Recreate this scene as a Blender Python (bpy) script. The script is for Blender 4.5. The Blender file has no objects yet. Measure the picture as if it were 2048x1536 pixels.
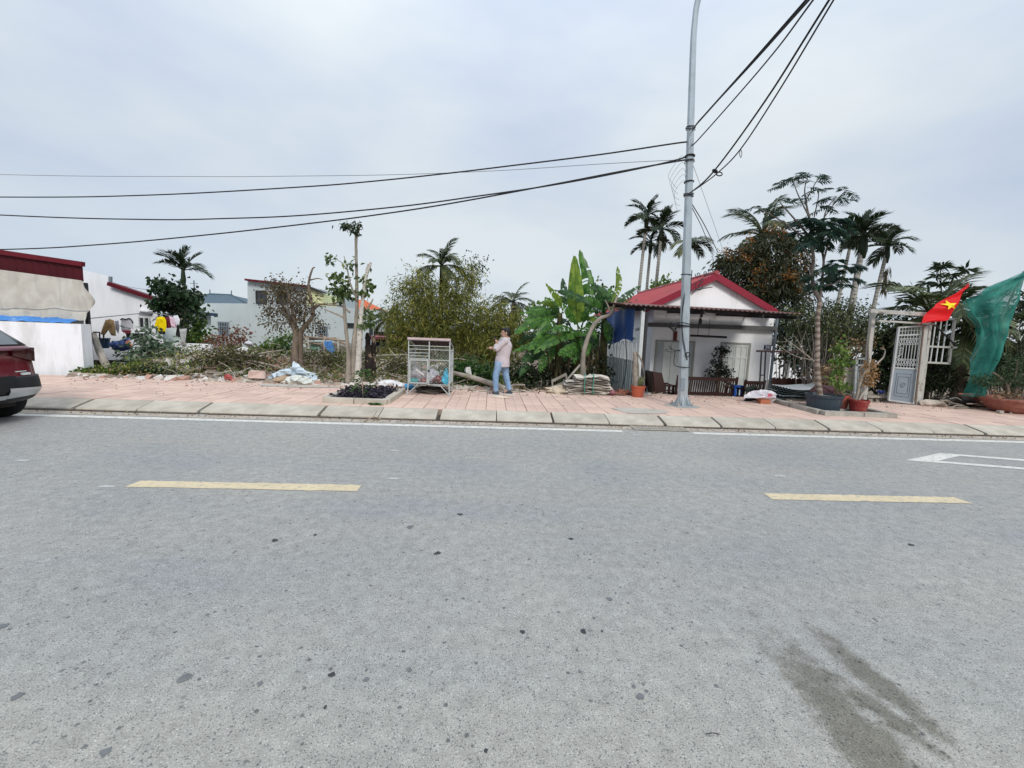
import bpy, math, random
from mathutils import Vector, Matrix, Quaternion, noise

# ------------------------------------------------------------------ camera, sky, sun, exposure
scene = bpy.context.scene
COL = scene.collection
rnd = random.Random(7)
PI = math.pi
YAW, PITCH, ROLL, FPX, EYE = 0.04993, 0.11588, 0.03811, 870.84, 1.64
_f = Vector((math.sin(YAW)*math.cos(PITCH), math.cos(YAW)*math.cos(PITCH), -math.sin(PITCH)))
_r = Vector((math.cos(YAW), -math.sin(YAW), 0)); _u = _r.cross(_f)
CR = _r*math.cos(ROLL) + _u*math.sin(ROLL)
CU = -_r*math.sin(ROLL) + _u*math.cos(ROLL)
CF = _f
cd = bpy.data.cameras.new('camera'); cam = bpy.data.objects.new('camera', cd); COL.objects.link(cam)
cam.matrix_world = Matrix(((CR.x, CU.x, -CF.x, 0), (CR.y, CU.y, -CF.y, 0), (CR.z, CU.z, -CF.z, EYE), (0, 0, 0, 1)))
cd.sensor_width = 36; cd.lens = FPX/2048*36; cd.clip_start = 0.05; cd.clip_end = 3000
scene.camera = cam

SUN_EL, SUN_AZ = math.radians(35), math.radians(165)     # azimuth clockwise from +Y: behind the camera, to the right
world = bpy.data.worlds.new('World'); scene.world = world; world.use_nodes = True
nt = world.node_tree; nt.nodes.clear()
def wn(t, **k):
    n = nt.nodes.new(t)
    for a, b in k.items(): setattr(n, a, b)
    return n
out = wn('ShaderNodeOutputWorld'); bg = wn('ShaderNodeBackground'); bg.inputs[1].default_value = 0.1
sky = wn('ShaderNodeTexSky', sky_type='NISHITA', sun_disc=False, sun_elevation=SUN_EL, sun_rotation=SUN_AZ)
tc = wn('ShaderNodeTexCoord'); sep = wn('ShaderNodeSeparateXYZ'); nt.links.new(tc.outputs['Generated'], sep.inputs[0])
mp = wn('ShaderNodeMapping'); mp.inputs['Scale'].default_value = (1.0, 1.0, 2.6); nt.links.new(tc.outputs['Generated'], mp.inputs[0])
nz = wn('ShaderNodeTexNoise'); nz.inputs['Scale'].default_value = 1.45; nz.inputs['Detail'].default_value = 5; nz.inputs['Roughness'].default_value = .5
nt.links.new(mp.outputs[0], nz.inputs['Vector'])
rp = wn('ShaderNodeValToRGB'); e = rp.color_ramp.elements
e[0].position = .34; e[0].color = (.49, .575, .73, 1); e[1].position = .66; e[1].color = (.735, .79, .815, 1)
nt.links.new(nz.outputs[0], rp.inputs[0])
zp = wn('ShaderNodeMath', operation='POWER'); zc = wn('ShaderNodeClamp'); nt.links.new(sep.outputs[2], zc.inputs[0]); nt.links.new(zc.outputs[0], zp.inputs[0]); zp.inputs[1].default_value = 2.6   # overcast: zenith brighter than the horizon
zr = wn('ShaderNodeMapRange'); zr.inputs[1].default_value = 0; zr.inputs[2].default_value = 1; zr.inputs[3].default_value = 7.5; zr.inputs[4].default_value = 18.5
nt.links.new(zp.outputs[0], zr.inputs[0])
vm = wn('ShaderNodeVectorMath', operation='SCALE'); nt.links.new(rp.outputs[0], vm.inputs[0]); nt.links.new(zr.outputs[0], vm.inputs['Scale'])
mx = wn('ShaderNodeMixRGB'); mx.inputs[0].default_value = .9
nt.links.new(sky.outputs[0], mx.inputs[1]); nt.links.new(vm.outputs[0], mx.inputs[2]); nt.links.new(mx.outputs[0], bg.inputs[0]); nt.links.new(bg.outputs[0], out.inputs[0])

sd = bpy.data.lights.new('sun', 'SUN'); sd.energy = 1.5; sd.angle = math.radians(16); sd.color = (1, .96, .9)
sun = bpy.data.objects.new('sun', sd); COL.objects.link(sun)
sdir = Vector((math.sin(SUN_AZ)*math.cos(SUN_EL), math.cos(SUN_AZ)*math.cos(SUN_EL), math.sin(SUN_EL)))
sun.rotation_euler = sdir.to_track_quat('Z', 'Y').to_euler(); sun.location = (0, -10, 30)
vs = scene.view_settings; vs.view_transform = 'Standard'; vs.look = 'None'; vs.gamma = 1; vs.exposure = 0.42; vs.use_curve_mapping = False
scene.cycles.max_bounces = 6; scene.cycles.transparent_max_bounces = 12; scene.cycles.use_denoising = True

# ------------------------------------------------------------------ where things stand (surveyed from the photograph)
def ray(u, v): return CF + CR*((u-1024)/FPX) - CU*((v-768)/FPX)
def G(u, v, z=0.0):                       # point at height z
    d = ray(u, v); t = (z-EYE)/d.z
    return Vector((d.x*t, d.y*t, z))
def PY(u, v, Y):                          # point at distance Y from the camera's line
    d = ray(u, v); t = Y/d.y
    return Vector((d.x*t, Y, EYE+d.z*t))
def at(u, Y, z):
    v = 665.
    for _ in range(6):
        p = PY(u, v, Y); v -= (z-p.z)*FPX/Y
    return PY(u, v, Y)

# ------------------------------------------------------------------ mesh builder
class MB:
    def rock(s, c, d, r, m=None):         # angular stone
        n = len(s.v); s.box(c, d, m); c = Vector(c); k = min(d)*.28
        for i in range(n, n+8): s.v[i] = tuple(Vector(s.v[i])+Vector((r.uniform(-k, k), r.uniform(-k, k), r.uniform(-k, k))))
    def __init__(s): s.v = []; s.f = []
    def poly(s, *p):
        n = len(s.v); s.v += [tuple(q) for q in p]; s.f.append(tuple(range(n, n+len(p))))
    def box(s, c, d, m=None):
        c = Vector(c); n = len(s.v)
        for i in (-1, 1):
            for j in (-1, 1):
                for k in (-1, 1):
                    q = Vector((i*d[0]/2, j*d[1]/2, k*d[2]/2))
                    if m: q = m @ q
                    s.v.append(tuple(c+q))
        s.f += [(n, n+1, n+3, n+2), (n+4, n+6, n+7, n+5), (n, n+4, n+5, n+1), (n+2, n+3, n+7, n+6), (n, n+2, n+6, n+4), (n+1, n+5, n+7, n+3)]
    def span(s, x0, x1, y0, y1, z0, z1): s.box(((x0+x1)/2, (y0+y1)/2, (z0+z1)/2), (abs(x1-x0), abs(y1-y0), abs(z1-z0)))
    def beam(s, a, b, w, d, up=(0, 0, 1)):
        a = Vector(a); b = Vector(b); x = (b-a); L = x.length; x.normalize()
        u = Vector(up)
        if abs(x.dot(u)) > .97: u = Vector((0, 1, 0))
        y = u.cross(x).normalized(); z = x.cross(y)
        m = Matrix((x, y, z)).transposed()
        s.box((a+b)/2, (L, w, d), m)
    def prism(s, pts, off):               # flat outline pushed along off
        off = Vector(off); n = len(pts); k = len(s.v)
        s.v += [tuple(Vector(p)) for p in pts] + [tuple(Vector(p)+off) for p in pts]
        s.f.append(tuple(range(k, k+n))); s.f.append(tuple(range(k+2*n-1, k+n-1, -1)))
        for i in range(n):
            j = (i+1) % n; s.f.append((k+j, k+i, k+n+i, k+n+j))
    def tube(s, pts, r, n=7, cap=True, jit=0., rr=None):
        pts = [Vector(p) for p in pts]; m = len(pts)
        if not hasattr(r, '__len__'): r = [r]*m
        k0 = len(s.v); prev = None
        for i, p in enumerate(pts):
            t = (pts[min(i+1, m-1)]-pts[max(i-1, 0)])
            if t.length < 1e-9: t = Vector((0, 0, 1))
            t.normalize()
            if prev is None:
                a = Vector((0, 0, 1)) if abs(t.z) < .9 else Vector((1, 0, 0))
                x = t.cross(a).normalized()
            else:
                x = (prev - t*prev.dot(t)).normalized()
            prev = x; y = t.cross(x)
            for q in range(n):
                a = 2*PI*q/n; R = r[i]*(1+(jit*(rr or rnd).uniform(-1, 1) if jit else 0))
                s.v.append(tuple(p + x*(R*math.cos(a)) + y*(R*math.sin(a))))
        for i in range(m-1):
            for q in range(n):
                a = k0+i*n+q; b = k0+i*n+(q+1) % n
                s.f.append((a, b, b+n, a+n))
        if cap:
            s.f.append(tuple(range(k0+n-1, k0-1, -1))); s.f.append(tuple(range(k0+(m-1)*n, k0+m*n)))
    def lathe(s, prof, c, n=20, sx=1., sy=1.):
        c = Vector(c); k = len(s.v); m = len(prof)
        for r, z in prof:
            for q in range(n):
                a = 2*PI*q/n; s.v.append((c.x+r*math.cos(a)*sx, c.y+r*math.sin(a)*sy, c.z+z))
        for i in range(m-1):
            for q in range(n):
                a = k+i*n+q; b = k+i*n+(q+1) % n; s.f.append((a, b, b+n, a+n))
        s.f.append(tuple(range(k+n-1, k-1, -1))); s.f.append(tuple(range(k+(m-1)*n, k+m*n)))
    def grid(s, fn, nu, nv):              # fn(i/nu, j/nv) -> point
        k = len(s.v)
        for i in range(nu+1):
            for j in range(nv+1): s.v.append(tuple(fn(i/nu, j/nv)))
        for i in range(nu):
            for j in range(nv):
                a = k+i*(nv+1)+j; s.f.append((a, a+nv+1, a+nv+2, a+1))
    def blob(s, c, R, seed=0, n=8, m=6, amp=.25, fr=1.3):
        c = Vector(c); k = len(s.v)
        for i in range(m+1):
            th = PI*i/m
            for q in range(n):
                ph = 2*PI*q/n
                d = Vector((math.sin(th)*math.cos(ph), math.sin(th)*math.sin(ph), math.cos(th)))
                h = 1+amp*noise.noise(d*fr+Vector((seed*3.1, seed*1.7, seed)))*2
                s.v.append((c.x+d.x*R[0]*h, c.y+d.y*R[1]*h, c.z+d.z*R[2]*h))
        for i in range(m):
            for q in range(n):
                a = k+i*n+q; b = k+i*n+(q+1) % n; s.f.append((a, a+n, b+n, b))
    def leaf(s, p, d, L, W, rr=rnd, fold=.15):
        p = Vector(p); d = Vector(d).normalized(); a = Vector((rr.uniform(-1, 1), rr.uniform(-1, 1), rr.uniform(-.2, 1.2)))
        x = d.cross(a)
        if x.length < 1e-4: x = d.orthogonal()
        x.normalize(); nrm = x.cross(d)
        m = p + d*(L*.45) + nrm*(W*fold)
        n = len(s.v)
        s.v += [tuple(p), tuple(m+x*(W/2)), tuple(p+d*L - Vector((0, 0, L*.1))), tuple(m-x*(W/2))]
        s.f.append((n, n+1, n+2, n+3))
    def build(s, name, mat, parent=None, smooth=False, kind=None):
        me = bpy.data.meshes.new(name); me.from_pydata(s.v, [], s.f); me.update()
        if smooth:
            for p in me.polygons: p.use_smooth = True
        if mat: me.materials.append(mat)
        o = bpy.data.objects.new(name, me); COL.objects.link(o)
        if parent: attach(o, parent)
        if kind: o['kind'] = kind
        return o
def attach(o, parent):
    o.parent = parent; o.matrix_parent_inverse = base_of(parent).inverted()
def base_of(p):
    m = Matrix.Translation(p.location) @ p.rotation_euler.to_matrix().to_4x4()
    if p.parent: m = base_of(p.parent) @ p.matrix_parent_inverse @ m
    return m
def tag(o, label, cat, group=None, kind=None):
    o['label'] = label; o['category'] = cat
    if group: o['group'] = group
    if kind: o['kind'] = kind
    return o
def thing(name, label, cat, loc=(0, 0, 0), group=None):
    o = bpy.data.objects.new(name, None); COL.objects.link(o); o.location = Vector(loc); o.empty_display_size = .2
    return tag(o, label, cat, group)
def structure(o): o['kind'] = 'structure'; return o
def inst(name, mesh, M, parent, like=None):      # another object on shared mesh data
    o = bpy.data.objects.new(name, mesh); COL.objects.link(o)
    o.parent = parent; o.matrix_parent_inverse = base_of(parent).inverted(); o.matrix_basis = M
    return o
def sm(a, b, x):
    t = max(0., min(1., (x-a)/(b-a))); return t*t*(3-2*t)
def lerp(a, b, t): return a+(b-a)*t
def curve(pts, n=8):                      # smooth path through points
    pts = [Vector(p) for p in pts]; o = []
    P = [pts[0]*2-pts[1]]+pts+[pts[-1]*2-pts[-2]]
    for i in range(1, len(P)-2):
        for k in range(n):
            t = k/n; a, b, c, d = P[i-1], P[i], P[i+1], P[i+2]
            o.append(.5*((2*b)+(c-a)*t+(2*a-5*b+4*c-d)*t*t+(3*b-a-3*c+d)*t**3))
    o.append(pts[-1]); return o
def lin(r0, r1, n): return [lerp(r0, r1, i/(n-1)) for i in range(n)]

# ------------------------------------------------------------------ materials
def M(name, col, rough=.8, var=.15, scale=3., bump=0., bscale=None, metal=0., spec=.3, col2=None, spots=None, obj_var=0., stretch=None, detail=5, dirt=None, dst=None):
    m = bpy.data.materials.new(name); m.use_nodes = True; t = m.node_tree; b = t.nodes['Principled BSDF']
    L = t.links.new; N = t.nodes.new
    b.inputs['Roughness'].default_value = rough; b.inputs['Metallic'].default_value = metal; b.inputs['Specular IOR Level'].default_value = spec
    tc = N('ShaderNodeTexCoord'); vec = tc.outputs['Object']
    if stretch:
        mp = N('ShaderNodeMapping'); mp.inputs['Scale'].default_value = stretch; L(vec, mp.inputs[0]); vec = mp.outputs[0]
    nz = N('ShaderNodeTexNoise'); nz.inputs['Scale'].default_value = scale; nz.inputs['Detail'].default_value = detail; nz.inputs['Roughness'].default_value = .6; L(vec, nz.inputs['Vector'])
    rp = N('ShaderNodeValToRGB'); e = rp.color_ramp.elements
    c1 = [max(0, x*(1-var)) for x in col]; c2 = col2 or [min(1, x*(1+var)) for x in col]
    e[0].position = .3; e[0].color = (*c1, 1); e[1].position = .7; e[1].color = (*c2, 1); L(nz.outputs[0], rp.inputs[0]); c = rp.outputs[0]
    if dirt:                              # (colour, scale, lo, hi, amount)
        n2 = N('ShaderNodeTexNoise'); n2.inputs['Scale'].default_value = dirt[1]; n2.inputs['Detail'].default_value = 6; n2.inputs['Roughness'].default_value = .65; dv = tc.outputs['Object']
        if dst:
            mq = N('ShaderNodeMapping'); mq.inputs['Scale'].default_value = dst; L(dv, mq.inputs[0]); dv = mq.outputs[0]
        L(dv, n2.inputs['Vector'])
        mr = N('ShaderNodeMapRange'); mr.inputs[1].default_value = dirt[2]; mr.inputs[2].default_value = dirt[3]; mr.inputs[4].default_value = dirt[4]; L(n2.outputs[0], mr.inputs[0])
        mx = N('ShaderNodeMixRGB'); mx.inputs[2].default_value = (*dirt[0], 1); L(mr.outputs[0], mx.inputs[0]); L(c, mx.inputs[1]); c = mx.outputs[0]
    if obj_var:
        oi = N('ShaderNodeObjectInfo'); mr = N('ShaderNodeMapRange'); mr.inputs[3].default_value = 1-obj_var; mr.inputs[4].default_value = 1+obj_var; L(oi.outputs['Random'], mr.inputs[0])
        vm = N('ShaderNodeVectorMath'); vm.operation = 'SCALE'; L(c, vm.inputs[0]); L(mr.outputs[0], vm.inputs['Scale']); c = vm.outputs[0]
    L(c, b.inputs['Base Color'])
    if bump:
        n3 = N('ShaderNodeTexNoise'); n3.inputs['Scale'].default_value = bscale or scale*6; n3.inputs['Detail'].default_value = 4; L(vec, n3.inputs['Vector'])
        bp = N('ShaderNodeBump'); bp.inputs['Strength'].default_value = bump; bp.inputs['Distance'].default_value = .02; L(n3.outputs[0], bp.inputs['Height']); L(bp.outputs[0], b.inputs['Normal'])
    return m
def LEAF(name, c1, c2, c3=None, trans=.3, rough=.55, pos3=.85):
    m = bpy.data.materials.new(name); m.use_nodes = True; t = m.node_tree; b = t.nodes['Principled BSDF']; L = t.links.new; N = t.nodes.new
    g = N('ShaderNodeNewGeometry'); rp = N('ShaderNodeValToRGB'); e = rp.color_ramp.elements
    e[0].color = (*c1, 1); e[1].color = (*c2, 1); e[1].position = pos3
    if c3: q = rp.color_ramp.elements.new(1.); q.color = (*c3, 1)
    L(g.outputs['Random Per Island'], rp.inputs[0])
    b.inputs['Roughness'].default_value = rough; b.inputs['Specular IOR Level'].default_value = .35
    L(rp.outputs[0], b.inputs['Base Color'])
    tr = N('ShaderNodeBsdfTranslucent'); hs = N('ShaderNodeHueSaturation'); hs.inputs['Value'].default_value = 1.3; L(rp.outputs[0], hs.inputs['Color']); L(hs.outputs[0], tr.inputs[0])
    ms = N('ShaderNodeMixShader'); ms.inputs[0].default_value = trans; L(b.outputs[0], ms.inputs[1]); L(tr.outputs[0], ms.inputs[2]); L(ms.outputs[0], t.nodes['Material Output'].inputs[0])
    return m
white_plaster = M('white_plaster', (.78, .79, .82), .85, .04, 1.5, .15, 30, dirt=((.36, .35, .32), 2.2, .47, .78, .75), dst=(1, 1, .22))
far_plaster = M('far_plaster', (.80, .81, .84), .9, .04, 1., dirt=((.42, .43, .43), 1.1, .5, .8, .5), dst=(1, 1, .18))
grey_plaster = M('grey_plaster', (.43, .475, .48), .9, .06, .8, dirt=((.28, .30, .30), .7, .5, .8, .5), stretch=(1, 1, .3))
house_plaster = M('house_plaster', (.87, .87, .88), .85, .05, 1.2, .1, 25, dirt=((.42, .42, .41), 2.4, .52, .75, .5), dst=(1, 1, .16))
yellow_plaster = M('yellow_plaster', (.62, .64, .36), .9, .05)
red_sheet = M('red_sheet', (.060, .004, .008), .6, .15, 2., spec=.2)
maroon_edge = M('maroon_edge', (.10, .006, .014), .6, .1, 2., spec=.2)
red_roof = M('red_roof', (.33, .035, .05), .5, .12, 2., spec=.4, dirt=((.20, .06, .055), 2.2, .45, .75, .7), dst=(1, .3, 1))
red_barge = M('red_barge', (.24, .012, .032), .45, .1, 2.)
teal_roof = M('teal_roof', (.06, .10, .13), .6, .12, 2.)
orange_roof = M('orange_roof', (.55, .13, .05), .8, .2, 3.)
concrete = M('concrete', (.45, .41, .345), .9, .16, 3., .3, 40, dirt=((.25, .22, .18), 1.7, .46, .72, .7), obj_var=.06)
old_concrete = M('old_concrete', (.36, .34, .30), .9, .2, 5., .4, 30, dirt=((.15, .13, .11), 2., .5, .7, .7))
galv = M('galvanised_steel', (.42, .47, .50), .42, .12, 6., metal=.55, spec=.5, stretch=(1, 1, .25), dirt=((.30, .33, .34), 3., .45, .7, .6))
white_metal = M('white_metal', (.54, .57, .56), .45, .08, 8., dirt=((.35, .25, .18), 9., .6, .75, .7))
grey_metal = M('grey_metal', (.19, .225, .26), .45, .08, 3., spec=.4, dirt=((.25, .27, .28), 4., .5, .7, .5))
dark_metal = M('dark_metal', (.03, .03, .032), .5, .2)
black = M('black', (.012, .012, .013), .6, .2)
wire_black = M('wire_black', (.015, .015, .017), .6, .1)
wire_grey = M('wire_grey', (.22, .23, .25), .6, .1)
dark_wood = M('dark_wood', (.042, .016, .012), .38, .3, 5., stretch=(1, 1, 6), spec=.45)
grey_wood = M('grey_wood', (.30, .27, .23), .85, .25, 4., .3, 20, stretch=(1, 1, .2), dirt=((.13, .11, .09), 3., .5, .7, .6))
bark_brown = M('bark_brown', (.165, .125, .095), .9, .4, 6., .8, 25, stretch=(1, 1, .35))
bark_grey = M('bark_grey', (.27, .235, .195), .9, .35, 6., .7, 25, stretch=(1, 1, .4))
bark_pale = M('bark_pale', (.50, .47, .42), .9, .15, 5., .5, 30, dirt=((.10, .08, .07), 14., .54, .66, .9))
bark_char = M('bark_char', (.022, .017, .014), .9, .5, 7., .8, 20, dirt=((.34, .25, .18), 4., .57, .63, .9))
def banded(name, c1, c2, freq, rough=.85):
    m = M(name, c1, rough, .2, 8., .3, 30); t = m.node_tree; b = t.nodes['Principled BSDF']; src = b.inputs['Base Color'].links[0].from_socket
    w = t.nodes.new('ShaderNodeTexWave'); w.wave_type = 'BANDS'; w.bands_direction = 'Z'; w.inputs['Scale'].default_value = freq; w.inputs['Distortion'].default_value = 5.; w.inputs['Detail'].default_value = 4; w.inputs['Detail Scale'].default_value = 2.
    tc = t.nodes.new('ShaderNodeTexCoord'); t.links.new(tc.outputs['Object'], w.inputs[0])
    rp = t.nodes.new('ShaderNodeValToRGB'); rp.color_ramp.elements[0].position = .35; rp.color_ramp.elements[1].position = .6; t.links.new(w.outputs[0], rp.inputs[0])
    mx = t.nodes.new('ShaderNodeMixRGB'); mx.inputs[2].default_value = (*c2, 1); t.links.new(rp.outputs[0], mx.inputs[0]); t.links.new(src, mx.inputs[1]); t.links.new(mx.outputs[0], b.inputs['Base Color'])
    return m
bark_palm = banded('bark_palm', (.27, .25, .22), (.40, .38, .34), 2.4)
bark_flame = banded('bark_flame', (.14, .105, .085), (.29, .24, .20), 2.3)
banana_stem = M('banana_stem', (.10, .10, .035), .7, .4, 5., .3, 20, stretch=(1, 1, .3), dirt=((.05, .03, .015), 5., .45, .6, .8))
twig = M('twig', (.26, .20, .15), .9, .35, 5.)
twig_grey = M('twig_grey', (.20, .175, .155), .9, .4, 5.)
# ------------------------------------------------------------------ the setting: road, kerb, pavement, ground
def road_material():
    m = bpy.data.materials.new('asphalt'); m.use_nodes = True; t = m.node_tree; b = t.nodes['Principled BSDF']; L = t.links.new; N = t.nodes.new
    tc = N('ShaderNodeTexCoord'); P = tc.outputs['Object']
    def noise_(s, d=4, r=.6, v=P):
        n = N('ShaderNodeTexNoise'); n.inputs['Scale'].default_value = s; n.inputs['Detail'].default_value = d; n.inputs['Roughness'].default_value = r; L(v, n.inputs['Vector']); return n.outputs[0]
    def rng(x, a, b_, c, d):
        n = N('ShaderNodeMapRange'); n.inputs[1].default_value = a; n.inputs[2].default_value = b_; n.inputs[3].default_value = c; n.inputs[4].default_value = d; L(x, n.inputs[0]); return n.outputs[0]
    def mix(f, a, b_, mode='MIX'):
        n = N('ShaderNodeMixRGB'); n.blend_type = mode
        for k, x in ((0, f), (1, a), (2, b_)):
            if hasattr(x, 'is_linked'): L(x, n.inputs[k])
            else: n.inputs[k].default_value = x if k == 0 else (*x, 1)
        return n.outputs[0]
    base = mix(rng(noise_(.55, 5), .35, .65, 0, 1), (.255, .262, .268), (.328, .322, .305))
    st = N('ShaderNodeMapping'); st.inputs['Scale'].default_value = (.12, 1.1, 1); L(P, st.inputs[0])
    base = mix(rng(noise_(1., 4, .55, st.outputs[0]), .38, .66, 0, .55), base, (.335, .320, .285))     # worn wheel paths along the road
    sx = N('ShaderNodeSeparateXYZ'); L(P, sx.inputs[0])
    base = mix(rng(sx.outputs[1], 3.1, 1.3, 0, .55), base, (.355, .345, .300))                       # gravelly shoulder by the near kerb
    base = mix(rng(sx.outputs[1], 6.2, 7.6, 0, .5), base, (.37, .36, .33))                          # dust swept towards the far kerb
    for sc, l_, h_, col in ((150, .72, .9, (.06, .065, .07)), (190, .84, .95, (.60, .59, .55)), (85, .90, .97, (.10, .105, .115)), (40, .965, .99, (.09, .09, .095))):
        v = N('ShaderNodeTexVoronoi'); v.inputs['Scale'].default_value = sc; L(P, v.inputs['Vector'])
        vv = N('ShaderNodeSeparateColor'); L(v.outputs['Color'], vv.inputs[0])
        a = rng(v.outputs['Distance'], .55, .30, 0, 1)
        k = N('ShaderNodeMath'); k.operation = 'MULTIPLY'; L(a, k.inputs[0]); L(rng(vv.outputs[0], l_, h_, 0, .8), k.inputs[1])
        base = mix(k.outputs[0], base, col)
    base = mix(.55, base, mix(1., base, mix(rng(noise_(140, 3, .7), .3, .7, 0, 1), (.42, .42, .42), (1.58, 1.58, 1.58)), 'MULTIPLY'))
    base = mix(.4, base, mix(1., base, mix(rng(noise_(11, 5, .75), .3, .7, 0, 1), (.50, .50, .50), (1.46, 1.46, 1.46)), 'MULTIPLY'))
    for cx, cy, hw, hl, rot in ((1.62, 1.62, .15, .64, -.03), (1.95, 1.9, .09, .38, .06), (1.82, 1.72, .06, .24, .3)):   # spilled water drying
        mp = N('ShaderNodeMapping'); mp.vector_type = 'TEXTURE'; mp.inputs['Location'].default_value = (cx, cy, 0); mp.inputs['Rotation'].default_value = (0, 0, rot); mp.inputs['Scale'].default_value = (hw, hl, 1); L(P, mp.inputs[0])
        ln = N('ShaderNodeVectorMath'); ln.operation = 'LENGTH'; L(mp.outputs[0], ln.inputs[0])
        ad = N('ShaderNodeMath'); L(ln.outputs['Value'], ad.inputs[0]); L(rng(noise_(9, 7, .7), .25, .75, -.55, .55), ad.inputs[1])
        base = mix(rng(ad.outputs[0], 1.15, .55, 0, .85), base, mix(1., base, (.44, .42, .37), 'MULTIPLY'))
    L(base, b.inputs['Base Color']); b.inputs['Roughness'].default_value = .82; b.inputs['Specular IOR Level'].default_value = .25
    bp = N('ShaderNodeBump'); bp.inputs['Strength'].default_value = .55; bp.inputs['Distance'].default_value = .006; L(noise_(120, 3, .7), bp.inputs['Height']); L(bp.outputs[0], b.inputs['Normal'])
    return m
asphalt = road_material()
b = MB(); b.poly((-200, -7, 0), (200, -7, 0), (200, 7.9, 0), (-200, 7.9, 0)); road = structure(b.build('road', asphalt))
paint_white = M('paint_white', (.64, .62, .57), .7, .08, 3., dirt=((.31, .31, .30), 16., .50, .64, .75))
paint_yellow = M('paint_yellow', (.60, .50, .33), .7, .08, 3., dirt=((.34, .32, .28), 18., .50, .64, .7))
def sheet(pts, name, mat, z=.004):
    b = MB(); b.poly(*[(p[0], p[1], z) for p in pts]); return b.build(name, mat, road)
def strip(x0, x1, y0, y1, name, mat, st):   # painted strip with a ragged, worn edge
    n = int((x1-x0)/st); r = random.Random(int(x0*10)); b = MB()
    jit = [(r.gauss(0, .004)+.008*noise.noise(Vector((x0+i*.3, 1, 0))), r.gauss(0, .004)+.008*noise.noise(Vector((x0+i*.3, 9, 0)))) for i in range(n+1)]
    b.grid(lambda s, t: (lerp(x0, x1, s)+(r.gauss(0, .006) if s in (0, 1) else 0), (y1 if t else y0)+jit[round(s*n)][round(t)], .004), n, 1); return b.build(name, mat, road)
for x0 in (-16.63, -10.08, -3.53, 3.02, 9.57, 16.12):
    strip(x0, x0+2.22, 4.29, 4.47, 'yellow_dash', paint_yellow, .04)
for a, c in ((-60, 2.35), (3.62, 60)): strip(a, c, 7.34, 7.50, 'edge_line', paint_white, .12)
# hollow white rhombus painted on the lane
tip, top = G(1812, 921), G(1880, 908)
R_ = [Vector((6.15, 5.97, 0)), Vector((7.2, 6.45, 0)), Vector((9.1, 6.0, 0)), Vector((8.05, 5.52, 0))]
cen = sum(R_, Vector())/4; inn = [cen+(p-cen)*.66 for p in R_]
b = MB()
for i in range(4):
    j = (i+1) % 4; b.poly(*[(p.x, p.y, .004) for p in (R_[i], R_[j], inn[j], inn[i])])
b.build('rhombus_marking', paint_white, road)
paint_worn = M('paint_worn', (.42, .42, .41), .8, .3, 25.)
tar = M('tar_spot', (.045, .047, .052), .7, .3, 20.)
gum = M('gum_spot', (.15, .155, .16), .8, .2, 20.)
for u, v, r, mt in ((1219, 1198, .018, gum), (1045, 1264, .014, tar), (1166, 1263, .018, tar), (1204, 1263, .007, tar), (663, 1350, .014, tar), (732, 1360, .013, gum), (818, 1340, .012, gum), (370, 1357, .026, gum), (520, 1368, .011, gum),
                    (1280, 1394, .016, gum), (1267, 1373, .010, gum), (1160, 1344, .009, gum), (35, 1393, .02, gum), (210, 1505, .016, gum), (170, 1494, .008, gum), (875, 1107, .022, tar), (550, 1081, .022, tar), (1142, 1078, .018, tar), (920, 1029, .022, tar),
                    (1345, 1257, .008, gum), (820, 1054, .03, gum), (5, 1253, .022, gum), (972, 1502, .008, tar), (650, 1415, .008, tar), (1432, 1372, .009, gum), (1822, 1090, .02, tar), (630, 1070, .014, tar), (1375, 1066, .016, gum)):
    c = G(u, v); n = 11; ph = rnd.random()*9
    sheet([(c.x+r*(1+.3*math.sin(ph+2*a)+rnd.uniform(-.15, .15))*math.cos(a), c.y+r*1.1*(1+.25*math.cos(ph*2+3*a)+rnd.uniform(-.15, .15))*math.sin(a)) for a in [2*PI*i/n for i in range(n)]], 'tar_spot', mt, .003)
for u, v in ((45, 921), (790, 901), (1560, 952), (790, 957), (215, 973), (1275, 869)):
    c = G(u, v); sheet([(c.x-.09, c.y-.02), (c.x+.03, c.y-.035), (c.x+.1, c.y+.015), (c.x-.04, c.y+.03)], 'paint_splash', paint_worn, .003)
dust = M('gutter_dust', (.40, .35, .295), .95, .2, 6., .4, 60, dirt=((.2, .18, .16), 2.5, .5, .72, .6))
b = MB(); b.grid(lambda s, t: (-60+120*s, 7.56+.285*t+(.045*noise.noise(Vector((s*260, 0, 3))) if t < .5 else 0), .004+.012*t), 400, 1); structure(b.build('gutter', dust))

dirt_shadow_m = M('kerb_dirt_shadow', (.07, .055, .045), .95, .5, 9.)
b = MB(); b.grid(lambda s, t: (-60+120*s, 7.80-.02*t*(1+noise.noise(Vector((s*300, 0, 8))))+.043*(1-t), .030-.012*t), 500, 1); b.build('kerb_dirt_shadow', dirt_shadow_m, bpy.data.objects['gutter'])  # wet dirt and the shadow gap under the kerb, painted as one dark strip
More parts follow.
